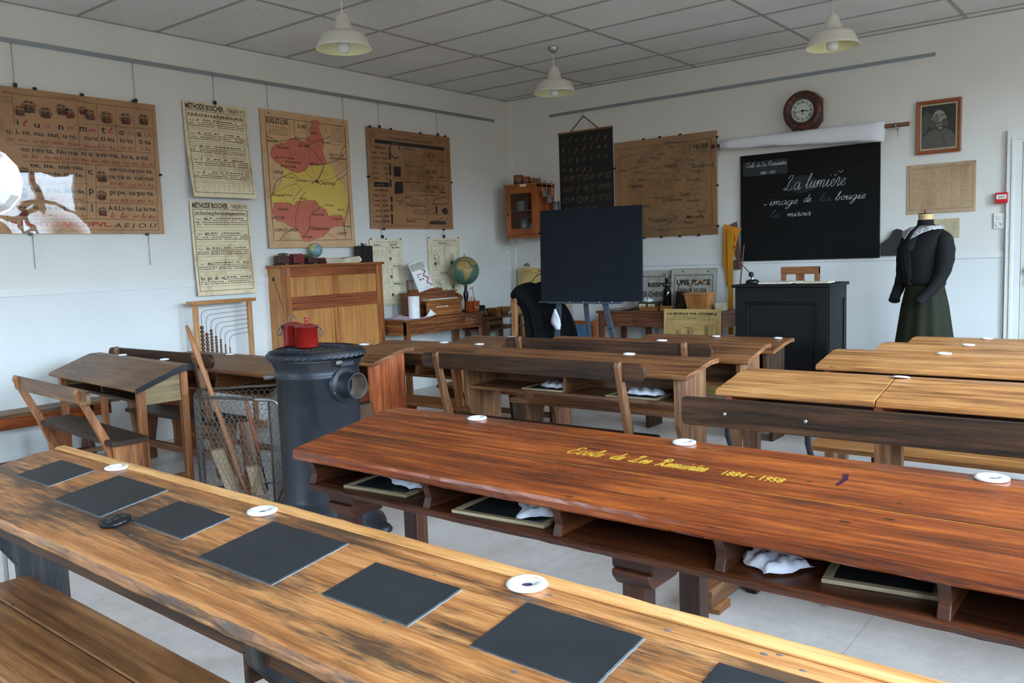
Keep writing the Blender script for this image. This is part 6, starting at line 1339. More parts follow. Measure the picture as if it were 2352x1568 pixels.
bead_me = {}
for k in range(7):
    x = .082+.040*k; zt = 1.005-.0365*k; m = MB()
    m.tube([(x, 0, .585)]+[(x+.055-.055*math.cos(a), 0, zt-.055+.055*math.sin(a)) for a in [PI/2*j/6 for j in range(7)]]+[(.515, 0, zt+.012)], .0018, IRON, 6); part(m, 'wire', t)
    r_ = .0165-.0017*k; z = .59+r_; nb = (9, 8, 10, 9, 9, 8, 8)[k]
    while nb > 0:
        if k not in bead_me: mb = MB(); mb.lathe(sphere_profile(r_, 8), BEAD, 14); o = mb.build('bead', t); bead_me[k] = o
        else: o = bead_me[k].copy(); COL.objects.link(o); o.parent = t
        o.location = (x, 0, z); z += r_*1.98; nb -= 1
# ------------------------------------------------------------------ toy piano table and its things
W_T = wood('scratched_table_wood', (70, 34, 16), (118, 64, 30), (172, 116, 62), .42, stain=.35, nick=.6)
t = thing('side_table', 'scratched brown table along the left wall carrying the toy piano', 'table', (-2.272, -.47, 0))
TL, TD, TH = 1.19, .42, .777
m = MB(); m.box(-.02, TL, -.015, TD, TH-.022, TH, W_T, 0); part(m, 'tabletop', t, bevel=.004)
m = MB(); m.box(.0, TL-.04, 0, .02, TH-.15, TH-.022, W_T, 0)
for k in range(26): x, z = random.uniform(.05, TL-.1), random.uniform(TH-.14, TH-.04); m.line([(x, z), (x+random.uniform(.005, .04), z+random.uniform(-.008, .008))], random.uniform(.001, .004), GILT, .0006)
for (a, b) in (((.86, .69), (.86, .735)), ((.885, .70), (.885, .735)), ((.885, .72), (.905, .72)), ((.93, .70), (.95, .73)), ((.955, .705), (.985, .71)), ((.98, .735), (1.0, .738))): m.line([a, b], .004, CHALK, .0008)
part(m, 'apron', t, 'scuffed front apron', .002)
for (a, b) in ((0, .02), (TL-.06, TL-.04)): m = MB(); m.box(a, b, .02, TD-.03, TH-.15, TH-.022, W_T, 1); part(m, 'apron', t)
for (a, b) in ((0, -.003), (TL-.085, -.003), (0, TD-.06), (TL-.085, TD-.06)): m = MB(); m.box(a, a+.05, b, b+.05, 0, TH-.022, W_T, 2); part(m, 'leg', t, bevel=.003)
# toy piano
W_P = wood('toy_piano_wood', (72, 36, 18), (112, 62, 32), (148, 90, 50), .4, stain=.15, nick=.2); W_PF = wood('toy_piano_front', (110, 60, 26), (150, 90, 44), (176, 116, 64), .4, stain=.1, nick=.1)
KEYS = plain('ivory_keys', (226, 224, 214), .35)
PZ = TH+.0004
t = thing('toy_piano', 'small brown wooden toy piano with white keys, on the side table', 'toy piano', (-2.01, -.42, PZ))
m = MB(); m.box(0, .64, .13, .28, 0, .23, W_P, 0); part(m, 'body', t, bevel=.003)
m = MB(); m.box(-.02, .66, .11, .29, .23, .243, W_P, 0); part(m, 'lid', t, bevel=.003)
m = MB(); m.box(.10, .62, .02, .035, .004, .165, W_PF, 0)
words(m, .24, .42, .088, .010, KEYS, -.0196, 1); m.flat([(.565, .03), (.585, .03), (.585, .05), (.575, .06), (.565, .05)], plain('grey_badge', (120, 130, 120), .5), -.0194)
part(m, 'front_board', t, 'front board with a line of pale lettering', .002)
m = MB(); m.box(.10, .60, .04, .13, .12, .15, W_P, 0); part(m, 'key_bed', t)
m = MB()
for k in range(19): m.box(.155+.0225*k, .155+.0225*k+.0205, .036, .125, .152, .172, KEYS)
part(m, 'keyboard', t, 'row of white keys')
for x in (0, .625): m = MB(); m.prism([(.14, 0), (.14, .23), (.11, .22), (.035, .19), (.02, .17), (.02, .14), (.10, .09), (.11, 0)], 0, x, x+.02, W_P, grain=2); part(m, 'side_bracket', t, bevel=.003)
m = MB(); m.box(.03, .045, .20, .215, .243, .37, W_P, 2); m.box(.03, .12, .205, .215, .355, .37, W_P, 0); m.box(.02, .50, .17, .185, .243, .275, W_P, 0); part(m, 'music_stand', t)
t = thing('booklet', 'pale song booklet with a red garland leaning on the toy piano', 'booklet', (-1.865, -.265, PZ+.2436), 0, rot=(-.28, -.20, 0))
m = MB(); m.box(0, .215, 0, .006, 0, .30, P_WHITE); m.rect(.008, .215, .207, .29, P_GREY, .0006)
for k in range(14): m.ell(.155+.02*math.sin(k*1.1)+.002*k, .205-.0135*k, .012, .008, I_RED if k % 3 else I_MAROON, .0009, 8, wob=.3)
words(m, .055, .13, .165, .010, I_RED, .0007); words(m, .05, .14, .14, .013, I_GREY, .0007); words(m, .06, .13, .11, .013, I_GREY, .0007); words(m, .03, .19, .02, .003, I_GREY, .0007)
part(m, 'cover', t)
m = MB(); m.lathe([(.052, 0), (.055, .002), (.055, .215), (.052, .217), (.012, .216), (.012, .2)], P_WHITE, 36); tag(m.build('paper_roll', loc=(-2.075, -.385, PZ)), 'upright white paper towel roll beside the toy piano', 'paper roll')
t = thing('pencil_box', 'small orange-brown wooden box with a rope handle, holding tools', 'box', (-1.235, -.425, PZ))
m = MB(); 
for (a, b, c_, d_) in ((0, .105, 0, .008), (0, .105, .102, .11), (0, .008, 0, .11), (.097, .105, 0, .11)): m.box(a, b, c_, d_, 0, .115, plain('orange_varnished_wood', (176, 82, 36), .35, var=.1) if not bpy.data.materials.get('orange_varnished_wood') else bpy.data.materials['orange_varnished_wood'])
m.box(0, .105, 0, .11, 0, .005, bpy.data.materials['orange_varnished_wood']); part(m, 'box_body', t, bevel=.0015)
m = MB(); m.tube(smoothline([(.03, -.003, .06), (.04, -.008, .045), (.055, -.009, .038), (.07, -.008, .045), (.08, -.003, .06)], 3), .0035, CLOTH, 8); part(m, 'rope_handle', t, 'white rope handle')
for k in range(6): m = MB(); x = .02+.013*k; m.tube([(x, .05, .01), (x+.01*math.sin(k*2), .05+.01*math.cos(k), .15+.02*math.sin(k*1.3))], .004, [W_STK, W_AB, P_IVORY, I_SEP][k % 4], 8); part(m, 'tool_handle', t)
m = MB(); m.tube([(.06, .03, .01), (.03, .03, .26)], .0035, W_STK, 8); m.tube([(-.01, .03, .245), (.045, .03, .265)], .005, W_STK, 8); part(m, 'tool_handle', t, 'long T-shaped tool')
# loose sheets
def loose(pts, z, mt, label, name='paper_sheet', lift=.0):
    m = MB(); n = 8; (a, b, c_, d_) = [Vector(p) for p in pts]; G_ = []
    for j in range(n+1):
        row = []
        for i in range(n+1):
            u, v = i/n, j/n; p = a*(1-u)*(1-v)+b*u*(1-v)+c_*u*v+d_*(1-u)*v; row.append((p.x-a.x, p.y-a.y, lift*(u**3)*(.5+v)+.0012+.0015*math.sin(u*5+v*4)**2))
        G_.append(row)
    m.rings(G_, mt, False, True, closed=False); ob = m.build(name, loc=(a.x, a.y, z)); s = ob.modifiers.new('solid', 'SOLIDIFY'); s.thickness = .0008; s.offset = 1
    return tag(ob, label, 'paper', 'loose sheets on the side table')
loose([(-2.28, -.46), (-1.95, -.47), (-1.93, -.30), (-2.27, -.28)], PZ, plain('lilac_paper', (196, 194, 220), .7), 'lilac white sheet lying flat at the left end of the side table')
loose([(-2.01, -.445), (-1.86, -.475), (-1.89, -.425), (-2.005, -.405)], PZ+.0035, P_WHITE, 'white sheet with a raised right corner beside the paper roll', lift=.05)
loose([(-2.29, -.36), (-2.12, -.38), (-2.10, -.20), (-2.27, -.18)], PZ+.005, plain('pink_paper', (222, 190, 200), .7), 'pink sheet on the papers at the left end of the side table', lift=.02)
# big globe
t = thing('terrestrial_globe', 'large green and ochre globe on a dark stand beside the toy piano', 'globe', (-1.135, -.24, TH))
GL1 = plain('globe_sea', (78, 106, 88), .42, var=.18, vs=9); GL2 = plain('globe_land', (162, 132, 76), .45, var=.2, vs=14)
m = MB(); m.lathe(sphere_profile(.152, 32), GL1, 64, c=(0, 0, .436)); 
AF = [(-.40, .62), (-.10, .66), (.05, .60), (.22, .56), (.30, .40), (.38, .20), (.52, .20), (.42, .05), (.32, -.10), (.30, -.30), (.20, -.45), (.08, -.58), (-.02, -.55), (-.06, -.30), (-.10, -.10), (-.14, .02), (-.34, .06), (-.50, .22), (-.52, .40)]
EU = [(-.45, .74), (-.1, .70), (.2, .66), (.6, .45), (.75, .55), (.6, .8), (.2, .9), (-.3, .88)]; AS = [(.40, .38), (.62, .30), (.72, .42), (.86, .30), (.95, .50), (.8, .7), (.45, .55)]; SA = [(-.98, .15), (-.86, .18), (-.80, -.02), (-.86, -.25), (-.96, -.3), (-1.02, -.05)]; AN = [(-.3, -.93), (0, -.90), (.3, -.93), (.1, -.99), (-.2, -.99)]
vd = Vector((-7.957+1.135, -6.214+.24, 0)).normalized(); rt = Vector((-vd.y, vd.x, 0)); upv = Vector((0, 0, 1))
def onball(u, v, R=.1527):
    lon = u*1.25; lat = v*1.25; p = vd*math.cos(lon)*math.cos(lat)+rt*math.sin(lon)*math.cos(lat)+upv*math.sin(lat); return p*R
for poly in (AF, EU, AS, SA, AN):
    P = smoothline(poly+[poly[0]], 4)[:-1]; P = [(a+random.uniform(-.012, .012), b+random.uniform(-.012, .012)) for a, b in P]
    cx = sum(p[0] for p in P)/len(P); cy = sum(p[1] for p in P)/len(P); o = len(m.v); K = 6
    for k in range(K+1):
        for p in P: q = onball(cx+(p[0]-cx)*k/K, cy+(p[1]-cy)*k/K); m.v.append((q.x, q.y, q.z+.436))
    n = len(P)
    for k in range(K):
        for i in range(n): j = (i+1) % n; m.face((o+k*n+i, o+k*n+j, o+(k+1)*n+j, o+(k+1)*n+i), GL2, [(0, 0)]*4, True)
part(m, 'sphere', t)
m = MB(); m.lathe([(.006, .585), (.006, .60), (.010, .605), (0, .612)], M_BRASS, 10); part(m, 'axis_pin', t)
m = MB(); m.lathe([(0, 0), (.085, 0), (.085, .012), (.05, .022), (.02, .03), (.018, .10), (.028, .16), (.028, .20), (.016, .23), (.012, .285), (0, .287)], W_EDGE, 24); m.tube([(-.03, 0, .275), (.03, 0, .268)], .008, M_BRASS, 8); part(m, 'stand', t, 'dark turned stand')

# ------------------------------------------------------------------ dark corner: low shelf with clogs, bowls and cups
t = thing('corner_shelf', 'dark two-tier shelf in the corner holding bowls and cups', 'shelf', (-.98, -.40, 0))
W_C = wood('corner_shelf_wood', (60, 34, 18), (104, 64, 36), (140, 94, 58), .5, stain=.4)
for z in (.70, .575): m = MB(); m.box(0, .66, 0, .36, z-.022, z, W_C, 0); part(m, 'board', t, bevel=.003)
for (x, y) in ((.02, .02), (.60, .02), (.02, .30), (.60, .30)): m = MB(); m.box(x, x+.04, y, y+.04, 0, .678, W_C, 2); part(m, 'leg', t, bevel=.003)
m = MB(); m.box(.06, .60, .30, .32, .58, .678, W_C, 0); part(m, 'back_board', t)
for k, (x, y, r_, h_, lb) in enumerate(((-.93, -.24, .035, .12, 'dark cup nearest the globe on the corner shelf'), (-.85, -.22, .035, .125, 'second dark cup on the corner shelf'))):
    m = MB(); m.lathe([(0, 0), (r_, 0), (r_, h_), (r_*.85, h_), (r_*.8, .01), (0, .01)], W_EDGE, 20); tag(m.build('dark_cup', loc=(x, y, .7003)), lb, 'cup', 'cups on the corner shelf')
for k, (x, y, r_, lb) in enumerate(((-.72, -.27, .085, 'brown wooden bowl lying tilted on the corner shelf'), (-.50, -.25, .075, 'second brown bowl on the corner shelf, by the chair'))):
    m = MB(); m.lathe([(0, 0), (r_*.5, .004), (r_*.9, .04), (r_, .075), (r_*1.02, .085), (r_*.94, .084), (r_*.8, .04), (0, .015)], W_ORG, 28); tag(m.build('wooden_bowl', loc=(x, y, .7003), rotz=k), lb, 'bowl', 'bowls on the corner shelf')
rag((-.62, -.12, .7003), .3, 'pale cloth at the back of the corner shelf', .4, .08, .06)
t = thing('floor_crate', 'low crate under the corner shelf with a pale crumpled cloth on it', 'crate', (-1.0, -.66, 0))
m = MB(); m.box(0, .34, 0, .24, .02, .44, W_C, 0); part(m, 'crate_body', t, bevel=.004)
rag((-.83, -.56, .4405), .2, 'crumpled pale cloth on the low crate', .26, .14, .05)

# ------------------------------------------------------------------ chair with a coat
W_CH = wood('pale_chair_wood', (120, 74, 40), (168, 116, 70), (200, 150, 100), .5, stain=.1)
t = thing('coat_chair', 'pale wooden chair almost hidden by a black coat, by the easel', 'chair', (-1.58, -1.22, 0))
m = MB(); m.box(0, .42, 0, .40, .43, .455, W_CH, 0); part(m, 'seat', t, bevel=.004)
for x in (0, .375): m = MB(); m.prism([(-.02, 0), (.025, 0), (.03, .44), (.012, .97), (-.035, .97), (-.02, .44)], 0, x, x+.045, W_CH, grain=2); part(m, 'rear_post', t, bevel=.004)
for x in (0, .375): m = MB(); m.box(x, x+.04, .36, .40, 0, .43, W_CH, 2); part(m, 'leg', t, bevel=.003)
m = MB(); m.box(-.005, .425, -.045, .02, .90, .985, W_CH, 0); part(m, 'backrest', t, bevel=.006)
COAT = plain('black_wool', (11, 12, 15), .95, spec=.2, bumpy=.3, bs=200)
m = MB(); R_ = []; n = 72
for z, cx, rx, cy, ry, am in ((.44, .36, .37, -.20, .155, .16), (.58, .345, .35, -.20, .150, .15), (.72, .33, .325, -.18, .145, .12), (.84, .32, .305, -.14, .135, .09), (.91, .31, .30, -.085, .125, .05), (.955, .30, .335, -.035, .110, .03), (1.0, .30, .335, -.015, .095, .02), (1.04, .30, .31, -.012, .070, .03), (1.065, .34, .22, -.012, .040, .05), (1.072, .36, .10, -.012, .015, 0)):
    R_.append([(cx+rx*math.copysign(abs(math.cos(2*PI*i/n))**.75, math.cos(2*PI*i/n))*(1+am*.4*math.sin(9*2*PI*i/n+z*2)), cy+ry*math.sin(2*PI*i/n)*(1+am*math.sin(13*2*PI*i/n+z*3)+am*.6*math.sin(7*2*PI*i/n)), z+.02*math.sin(i*.35)*(1 if z > .9 else 2.2 if z < .5 else .3)) for i in range(n)])
m.rings(R_, COAT, True, True); ob = m.build('coat', loc=(-1.565, -1.215, 0)); s = ob.modifiers.new('sub', 'SUBSURF'); s.levels = 1; s.render_levels = 1
tag(ob, 'black wool coat thrown over the pale chair beside the easel', 'coat')

# ------------------------------------------------------------------ easel board
EB = plain('blue_black_board', (22, 28, 37), .75, spec=.3, var=.18, vs=4); EG = plain('blue_grey_paint', (62, 72, 84), .5, var=.15, vs=10)
t = thing('easel_blackboard', 'blank dark blue-black board on a grey painted easel', 'blackboard', (-1.50, -1.50, 0), BACK)
m = MB(); T = TR((0, 0, .915), rx=-.03); P = [(0, 0), (1.085, 0), (1.085, .835), (.01, .848), (0, .838)]
m.prism(P, 1, 0, .022, EB, grain=0, T=T)
for (a, b) in (((.62, .26), (.78, .33)),): m.line(smoothline([a, ((a[0]+b[0])/2, (a[1]+b[1])/2-.02), b], 4), .010, plain('chalk_haze', (27, 33, 42), .8), .0006, T=T)
part(m, 'board', t, bevel=.003)
m = MB(); m.box(.10, .88, -.03, .03, .895, .914, EG, 0); m.box(-.02, .1, -.012, .03, .900, .914, EG, 0)
for x in (.35, .50, .67, .80): m.ell(x, .912, .004, .008, CHALK, .031, 6)
part(m, 'ledge', t, bevel=.002)
for (a, b) in ((.20, .10), (.70, .92)):
    m = MB(); m.prism([(a-.025, .90), (a+.025, .90), (b+.025, 0), (b-.025, 0)][::-1], 1, .0, .028, EG, grain=2)
    for s in (.25, .5, .75): m.lathe([(.009, .001), (0, .0015)], M_DARK, 8, T=TR((a+(b-a)*s, 0, .9*(1-s)), rx=PI/2))
    part(m, 'front_leg', t, bevel=.002)
m = MB(); m.prism([(.03, .90), (.065, .90), (.19, 0), (.15, 0)][::-1], 0, .455, .49, EG, grain=2); part(m, 'rear_leg', t, bevel=.002)
m = MB(); m.prism([(.024, .90), (.05, .90), (.05, 1.70), (.024, 1.70)][::-1], 0, .43, .48, EG, grain=2); part(m, 'back_post', t)
m = MB(); R_ = []
for k in range(8):
    z = -.19*k/7; w = .008+.045*min(1, k/4.) if k < 6 else .05-.012*(k-5); R_.append([(.03*k/7-w*.3+w*math.cos(2*PI*i/14)*(1+.2*math.sin(i*3)), -.012+.014*math.sin(2*PI*i/14)+.004*math.sin(i*5+k), z) for i in range(14)])
m.rings(R_, CLOTH, True); o = m.build('hanging_cloth', loc=(-1.525, -1.69, .845), rotz=BACK); tag(o, 'white cloth hanging on the left leg of the easel', 'cloth')

# pictures leaning on the wall under the easel board
def leaning(name, loc, w, h, label, cat, draw, tiltx=.10, th=.012, group=None, rz=BACK):
    t = thing(name, label, cat, loc, rz, group, rot=(-tiltx, 0, rz)); m = MB(); draw(m, w, h, th); part(m, 'panel', t, bevel=.001); return t
def d_land(m, w, h, th):
    m.box(0, w, -th, 0, 0, h, plain('sky_blue_paint', (84, 124, 156), .6, var=.25, vs=10)); g = plain('meadow_green_paint', (66, 100, 38), .6, var=.4, vs=14)
    m.rect(0, 0, w, h*.55, g, th+.0006); 
    for k in range(14): x = random.uniform(.02, w-.04); m.line([(x, h*random.uniform(.3, .5)), (x+random.uniform(-.01, .02), h*random.uniform(.6, .9))], .006, I_SEP, th+.001)
    for k in range(12): m.ell(random.uniform(.03, w-.03), random.uniform(.04, h*.5), .03, .015, random.choice([I_YELL, I_MAROON, g]), th+.0009, 8, wob=.3)
leaning('landscape_painting', (-.82, -1.10, 0), .44, .635, 'unframed green and blue landscape painting standing under the easel', 'painting', d_land)
def d_orange(m, w, h, th):
    o_ = plain('orange_frame_wood', (158, 82, 30), .45); 
    for (a, b, c_, d_) in ((0, w, 0, .05), (0, w, h-.05, h), (0, .05, .05, h-.05), (w-.05, w, .05, h-.05)): m.box(a, b, -.02, 0, c_, d_, o_)
    m.rect(.05, .05, w-.05, h-.05, I_BLUEG, .004)
leaning('framed_picture', (-.735, -1.26, 0), .345, .665, 'picture in a plain orange wooden frame right of the landscape painting', 'picture', d_orange)
def d_map2(m, w, h, th):
    m.box(0, w, -th, 0, 0, h, P_YEL); m.frame(.03, .03, w-.03, h-.06, .004, I_BLACK, th+.0006); m.text('CARTE N°14', .05, h-.045, .022, I_BLACK, th+.0008); m.text('FRANCE', .27, h-.048, .03, I_BLACK, th+.0008, width=.18, bold=.02)
    P = [(.30+.19*math.cos(a)*(1+.12*math.sin(5*a)), h-.27+.17*math.sin(a)*(1+.12*math.cos(4*a))) for a in [k*PI/16 for k in range(32)]]
    m.line(P+[P[0]], .014, plain('olive_ink', (96, 104, 50), .7), th+.0008); m.ell(.22, h-.26, .055, .05, I_PINK, th+.0009, 14, wob=.1); m.rect(.40, .04, w-.04, h-.25, I_BLUEG, th+.0007)
leaning('leaning_map', (-.16, -.155, .30), .70, .915, 'yellowed map of France with a pink region, behind the coat', 'map', d_map2, tiltx=.12)
m = MB(); m.tube(smoothline([(0, 0, 0), (.03, -.01, .03), (.06, 0, .0), (.08, -.01, .02), (.05, 0, .035), (.02, 0, .01)], 4), .005, W_C, 6)
tag(m.build('cord_knot', loc=(-.035, -.20, 1.225), rotz=BACK), 'knotted brown cord at the top left corner of the yellowed map', 'cord')
t = thing('map_rest', 'dark wooden crate holding up the yellowed map in the corner', 'crate', (-.42, -.60, 0)); m = MB(); m.box(0, .40, -.28, .14, 0, .295, W_C, 0); part(m, 'crate_body', t, bevel=.004)

# ------------------------------------------------------------------ back table
W_BT = wood('back_table_wood', (62, 30, 16), (110, 60, 32), (140, 86, 50), .45, stain=.25)
t = thing('side_table', 'brown table behind the easel carrying the bottle and baskets', 'table', (-.62, -1.58, 0), BACK)
BL, BD, BH = 1.34, .50, .762
m = MB(); m.box(-.02, BL+.02, -.02, BD, BH-.022, BH, W_BT, 0); part(m, 'tabletop', t, bevel=.004)
for (a, b, c_, d_, ax) in ((.02, BL-.02, 0, .02, 0), (.02, BL-.02, BD-.03, BD-.01, 0), (0, .02, .02, BD-.03, 1), (BL-.02, BL, .02, BD-.03, 1)): m = MB(); m.box(a, b, c_, d_, BH-.155, BH-.022, W_BT, ax); part(m, 'apron', t, bevel=.002)
for (a, b) in ((0, 0), (BL-.05, 0), (0, BD-.06), (BL-.05, BD-.06), (.30, BD-.06)): m = MB(); m.box(a, a+.048, b-.002, b+.046, 0, BH-.022, W_BT, 2); part(m, 'leg', t, bevel=.003)
BZ = BH+.0004
# posters leaning
def d_p1(m, w, h, th):
    m.box(0, w, -th, 0, 0, h, P_GREY); m.frame(.05, .05, w-.05, h-.06, .016, plain('faded_poster_border', (122, 118, 108), .8, var=.3, vs=90), th+.0006)
    m.text('RESPECTEZ', w/2, h-.175, .06, I_BLACK, th+.0008, width=.42, align='c', bold=.04); m.text('LES CHEVEUX BLANCS', w/2, h-.275, .072, I_BLACK, th+.0008, width=.60, align='c', bold=.03); m.text('CÉDEZ LA PLACE AUX VIEILLARDS', w/2, h-.345, .034, I_BLACK, th+.0008, width=.52, align='c', bold=.03)
def d_p2(m, w, h, th):
    m.box(0, w, -th, 0, 0, h, P_GREY); m.frame(.035, .03, w-.035, h-.06, .014, bpy.data.materials['faded_poster_border'], th+.0006)
    m.text('UNE PLACE', w/2, h-.165, .075, I_BLACK, th+.0008, width=.37, align='c', bold=.04); m.text('POUR CHAQUE CHOSE', w/2, h-.235, .05, I_BLACK, th+.0008, width=.30, align='c', bold=.03); m.text('CHAQUE CHOSE', w/2, h-.30, .05, I_BLACK, th+.0008, width=.30, align='c', bold=.03); m.text('À SA PLACE', w/2, h-.365, .045, I_BLACK, th+.0008, width=.30, align='c', bold=.03)
    m.frame(0, 0, w, h, .005, I_BLUEG, th+.0003)
    for x in (.13, .40): m.ell(x, h-.03, .008, .008, I_BLACK, th+.0008, 8)
leaning('motto_poster', (-.165, -1.74, BZ), .72, .395, 'grey poster beginning RESPECTEZ LES CHEVEUX, partly behind the dark bottle', 'poster', d_p1, tiltx=.13, th=.004)
leaning('motto_poster', (-.215, -2.18, BZ), .50, .405, 'grey poster reading UNE PLACE behind the wicker basket', 'poster', d_p2, tiltx=.15, th=.004)
def d_mor(m, w, h, th):
    m.box(0, w, -th, 0, 0, h, P_YEL); D = th+.0006
    m.text("LA MORALE PAR L'EXEMPLE", w/2, h-.055, .030, I_BLACK, D, width=w*.87, align='c', bold=.035); words(m, .10, w-.10, h-.073, .005, I_GREY, D); words(m, .03, w-.03, h-.09, .004, I_GREY, D); m.text('M. ÉDOUARD PETIT', w/2, h-.091, .011, I_BLACK, D+.0003, align='c', bold=.03)
    m.frame(.03, .03, w-.035, h-.10, .0025, I_BLACK, D)
    m.flat([(.16, h-.19), (.40, h-.135), (.405, h-.115), (.16, h-.165)], P_YEL, D+.0003); m.line([(.16, h-.19), (.40, h-.135), (.405, h-.115), (.16, h-.165), (.16, h-.19)], .002, I_GREY, D+.0005); m.text('FOURNIS', .19, h-.178, .016, I_GREY, D+.0006, width=.10)
    for (x, z0, z1, w_) in ((.42, .10, h-.15, .08), (.24, .10, h-.18, .065), (.13, .10, h-.20, .05)):
        m.frame(x, z0, x+w_, z1, .003, I_GREY, D); m.rect(x+.01, z0+.01, x+w_*.5, z1-.012, plain('window_wash', (140, 128, 86), .8) if not bpy.data.materials.get('window_wash') else bpy.data.materials['window_wash'], D+.0002); m.frame(x+w_*.5, z0+.01, x+w_-.01, z1-.012, .002, I_GREY, D+.0002)
    for k in range(16): m.line([(.04, h-.12-.012*k), (.04+.07*random.random()+.02, h-.11-.010*k)], .0012, I_GREY, D)
leaning('moral_chart', (-.71, -2.355, 0), .585, .795, "yellow chart titled LA MORALE PAR L'EXEMPLE leaning on the back table", 'wall chart', d_mor, tiltx=.06, th=.004)
# bottle
t = thing('bottle', 'dark green-black bottle with a pouring spout, on the back table', 'bottle', (-.40, -2.250, BZ)); BOT = plain('dark_bottle_glass', (10, 12, 10), .08, 0, .6)
m = MB(); m.lathe([(0, 0), (.040, 0), (.043, .004), (.044, .17), (.040, .195), (.024, .225), (.016, .245), (.0145, .30), (.017, .302), (.017, .318), (0, .32)], BOT, 36); part(m, 'body', t)
m = MB(); m.tube(smoothline([(0, 0, .318), (0, 0, .345), (-.002, .015, .352), (-.005, .045, .358)], 4), .006, M_STEEL, 8); m.lathe([(.012, .318), (.010, .33), (0, .332)], M_STEEL, 12); part(m, 'pourer', t, 'metal pouring spout')
# baskets
WICK = wood('wicker_cane', (140, 84, 42), (186, 124, 68), (214, 158, 100), .5, stain=.1, nick=0); WICKD = wood('dark_wicker', (30, 22, 20), (52, 40, 36), (90, 66, 48), .45, stain=.2, nick=0)
def wicker(loc, w0, d0, w1, d1, h, mat, label, handle_h, round_=False, rz=BACK, rows=13):
    t = thing('wicker_basket', label, 'basket', loc, rz, 'baskets on the back table'); m = MB(); n = 56; R_ = []
    for k in range(rows*2+1):
        s = k/(rows*2); a, b = (w0+(w1-w0)*s)/2, (d0+(d1-d0)*s)/2; ring = []
        for i in range(n):
            th = 2*PI*i/n; e = .28 if not round_ else 1.0; c_, s_ = math.cos(th), math.sin(th)
            rr_ = 1+.022*(1 if (i//2+k) % 2 else -1)
            ring.append((a*math.copysign(abs(c_)**e, c_)*rr_, b*math.copysign(abs(s_)**e, s_)*rr_, h*s))
        R_.append(ring)
    m.rings(R_, mat, True, False); part(m, 'woven_body', t)
    m = MB(); rim = [(p[0]*1.03, p[1]*1.03, h) for p in R_[-1]]; m.tube(rim+[rim[0]], .006, mat, 8, cap=False); part(m, 'rim', t)
    m = MB(); m.box(-w1/2*.95, .0, -d1/2*.9, d1/2*.9, h+.004, h+.010, mat, 0, T=TR(ry=.05)); m.box(.003, w1/2*.95, -d1/2*.9, d1/2*.9, h+.004, h+.010, mat, 0); part(m, 'lid', t, bevel=.002)
    m = MB(); m.tube([(handle_h*.62*math.cos(a), 0, h+handle_h*math.sin(a)) for a in [PI*k/18 for k in range(19)]], .0055, mat, 8); part(m, 'handle', t)
wicker((-.45, -2.625, BZ), .20, .15, .265, .20, .165, WICK, 'light honey wicker basket with a hoop handle, on the back table', .125)
wicker((-.32, -2.40, BZ), .19, .17, .16, .15, .17, WICKD, 'dark wicker basket left of the honey coloured one', .115, True)
t = thing('tin_box', 'small olive tin box with a folded white cloth on top, on the back table', 'box', (-.46, -1.955, BZ), BACK)
m = MB(); m.box(0, .20, 0, .10, 0, .075, plain('olive_tin', (66, 70, 38), .35, .3)); m.rect(.012, .012, .088, .062, P_CREAM, .0006); m.rect(.112, .012, .19, .062, P_CREAM, .0006)
for k in range(8): m.line(smoothline([(.02+.008*k, .02), (.03+.008*k, .045), (.025+.008*k, .03)], 3), .003, I_BLUEG, .001); m.line(smoothline([(.12+.008*k, .02), (.13+.008*k, .05), (.125+.008*k, .035)], 3), .003, I_BLUEG, .001)
part(m, 'body', t, bevel=.004)
rag((-.50+.08, -2.02, BZ+.0755), BACK, 'folded white cloth on the olive tin box', .13, .08, .05)
def openbox(loc, w, d, h, label, rz=BACK):
    t = thing('wooden_tray', label, 'box', loc, rz, 'small wooden boxes on the back table'); m = MB()
    for (a, b, c_, e_) in ((0, w, 0, .006), (0, w, d-.006, d), (0, .006, 0, d), (w-.006, w, 0, d)): m.box(a, b, c_, e_, 0, h, W_ORG)
    m.box(0, w, 0, d, 0, .005, W_ORG); part(m, 'tray_body', t, bevel=.001)
openbox((-.61, -2.05, BZ), .19, .09, .038, 'long narrow wooden box at the front edge of the back table'); openbox((-.60, -2.27, BZ), .10, .08, .05, 'little square wooden box below the bottle')
loose([(-.56, -1.62), (-.58, -1.90), (-.30, -1.93), (-.28, -1.66)], BZ, P_GREY, 'grey paper lying on the left part of the back table', name='paper_sheet', lift=.03)['group'] = 'papers on the back table'
z = BZ
for k in range(4): book((-.44, -2.775-.004*(k % 2), z), BACK+.05*k, .085, .12, .018, BK[(2, 3, 2, 3)[k]], ['lowest tan book in the little pile right of the baskets', 'second book from the bottom right of the baskets', 'third book of the little pile right of the baskets', 'top cream book of the little pile right of the baskets'][k], 'little books on the back table'); z += .0185

# ------------------------------------------------------------------ set squares, ruler and pointer
ORG = plain('orange_paint', (214, 134, 18), .45, var=.08, vs=8); YOR = plain('yellow_ochre_paint', (186, 128, 22), .45, var=.12, vs=12); BRN = wood('brown_instrument_wood', (70, 44, 34), (104, 70, 56), (130, 92, 74), .5, stain=.1, nick=0)
def inst(name, loc, prof, th, mat, label, cat, tiltx=.0, holes=(), knob=None):
    t = thing(name, label, cat, loc, BACK, rot=(-tiltx, 0, BACK)); m = MB(); m.prism(prof, 1, -th, 0, mat, grain=2)
    for q in holes: m.flat(q, M_DARK, th+.0005)
    part(m, 'blade', t, bevel=.001)
    if knob: m = MB(); m.lathe([(.006, 0), (.006, .015), (.013, .02), (.013, .03), (0, .035)], W_ORG, 14, T=TR((knob[0], -th, knob[1]), rx=PI/2)); part(m, 'knob', t, 'turned wooden knob')
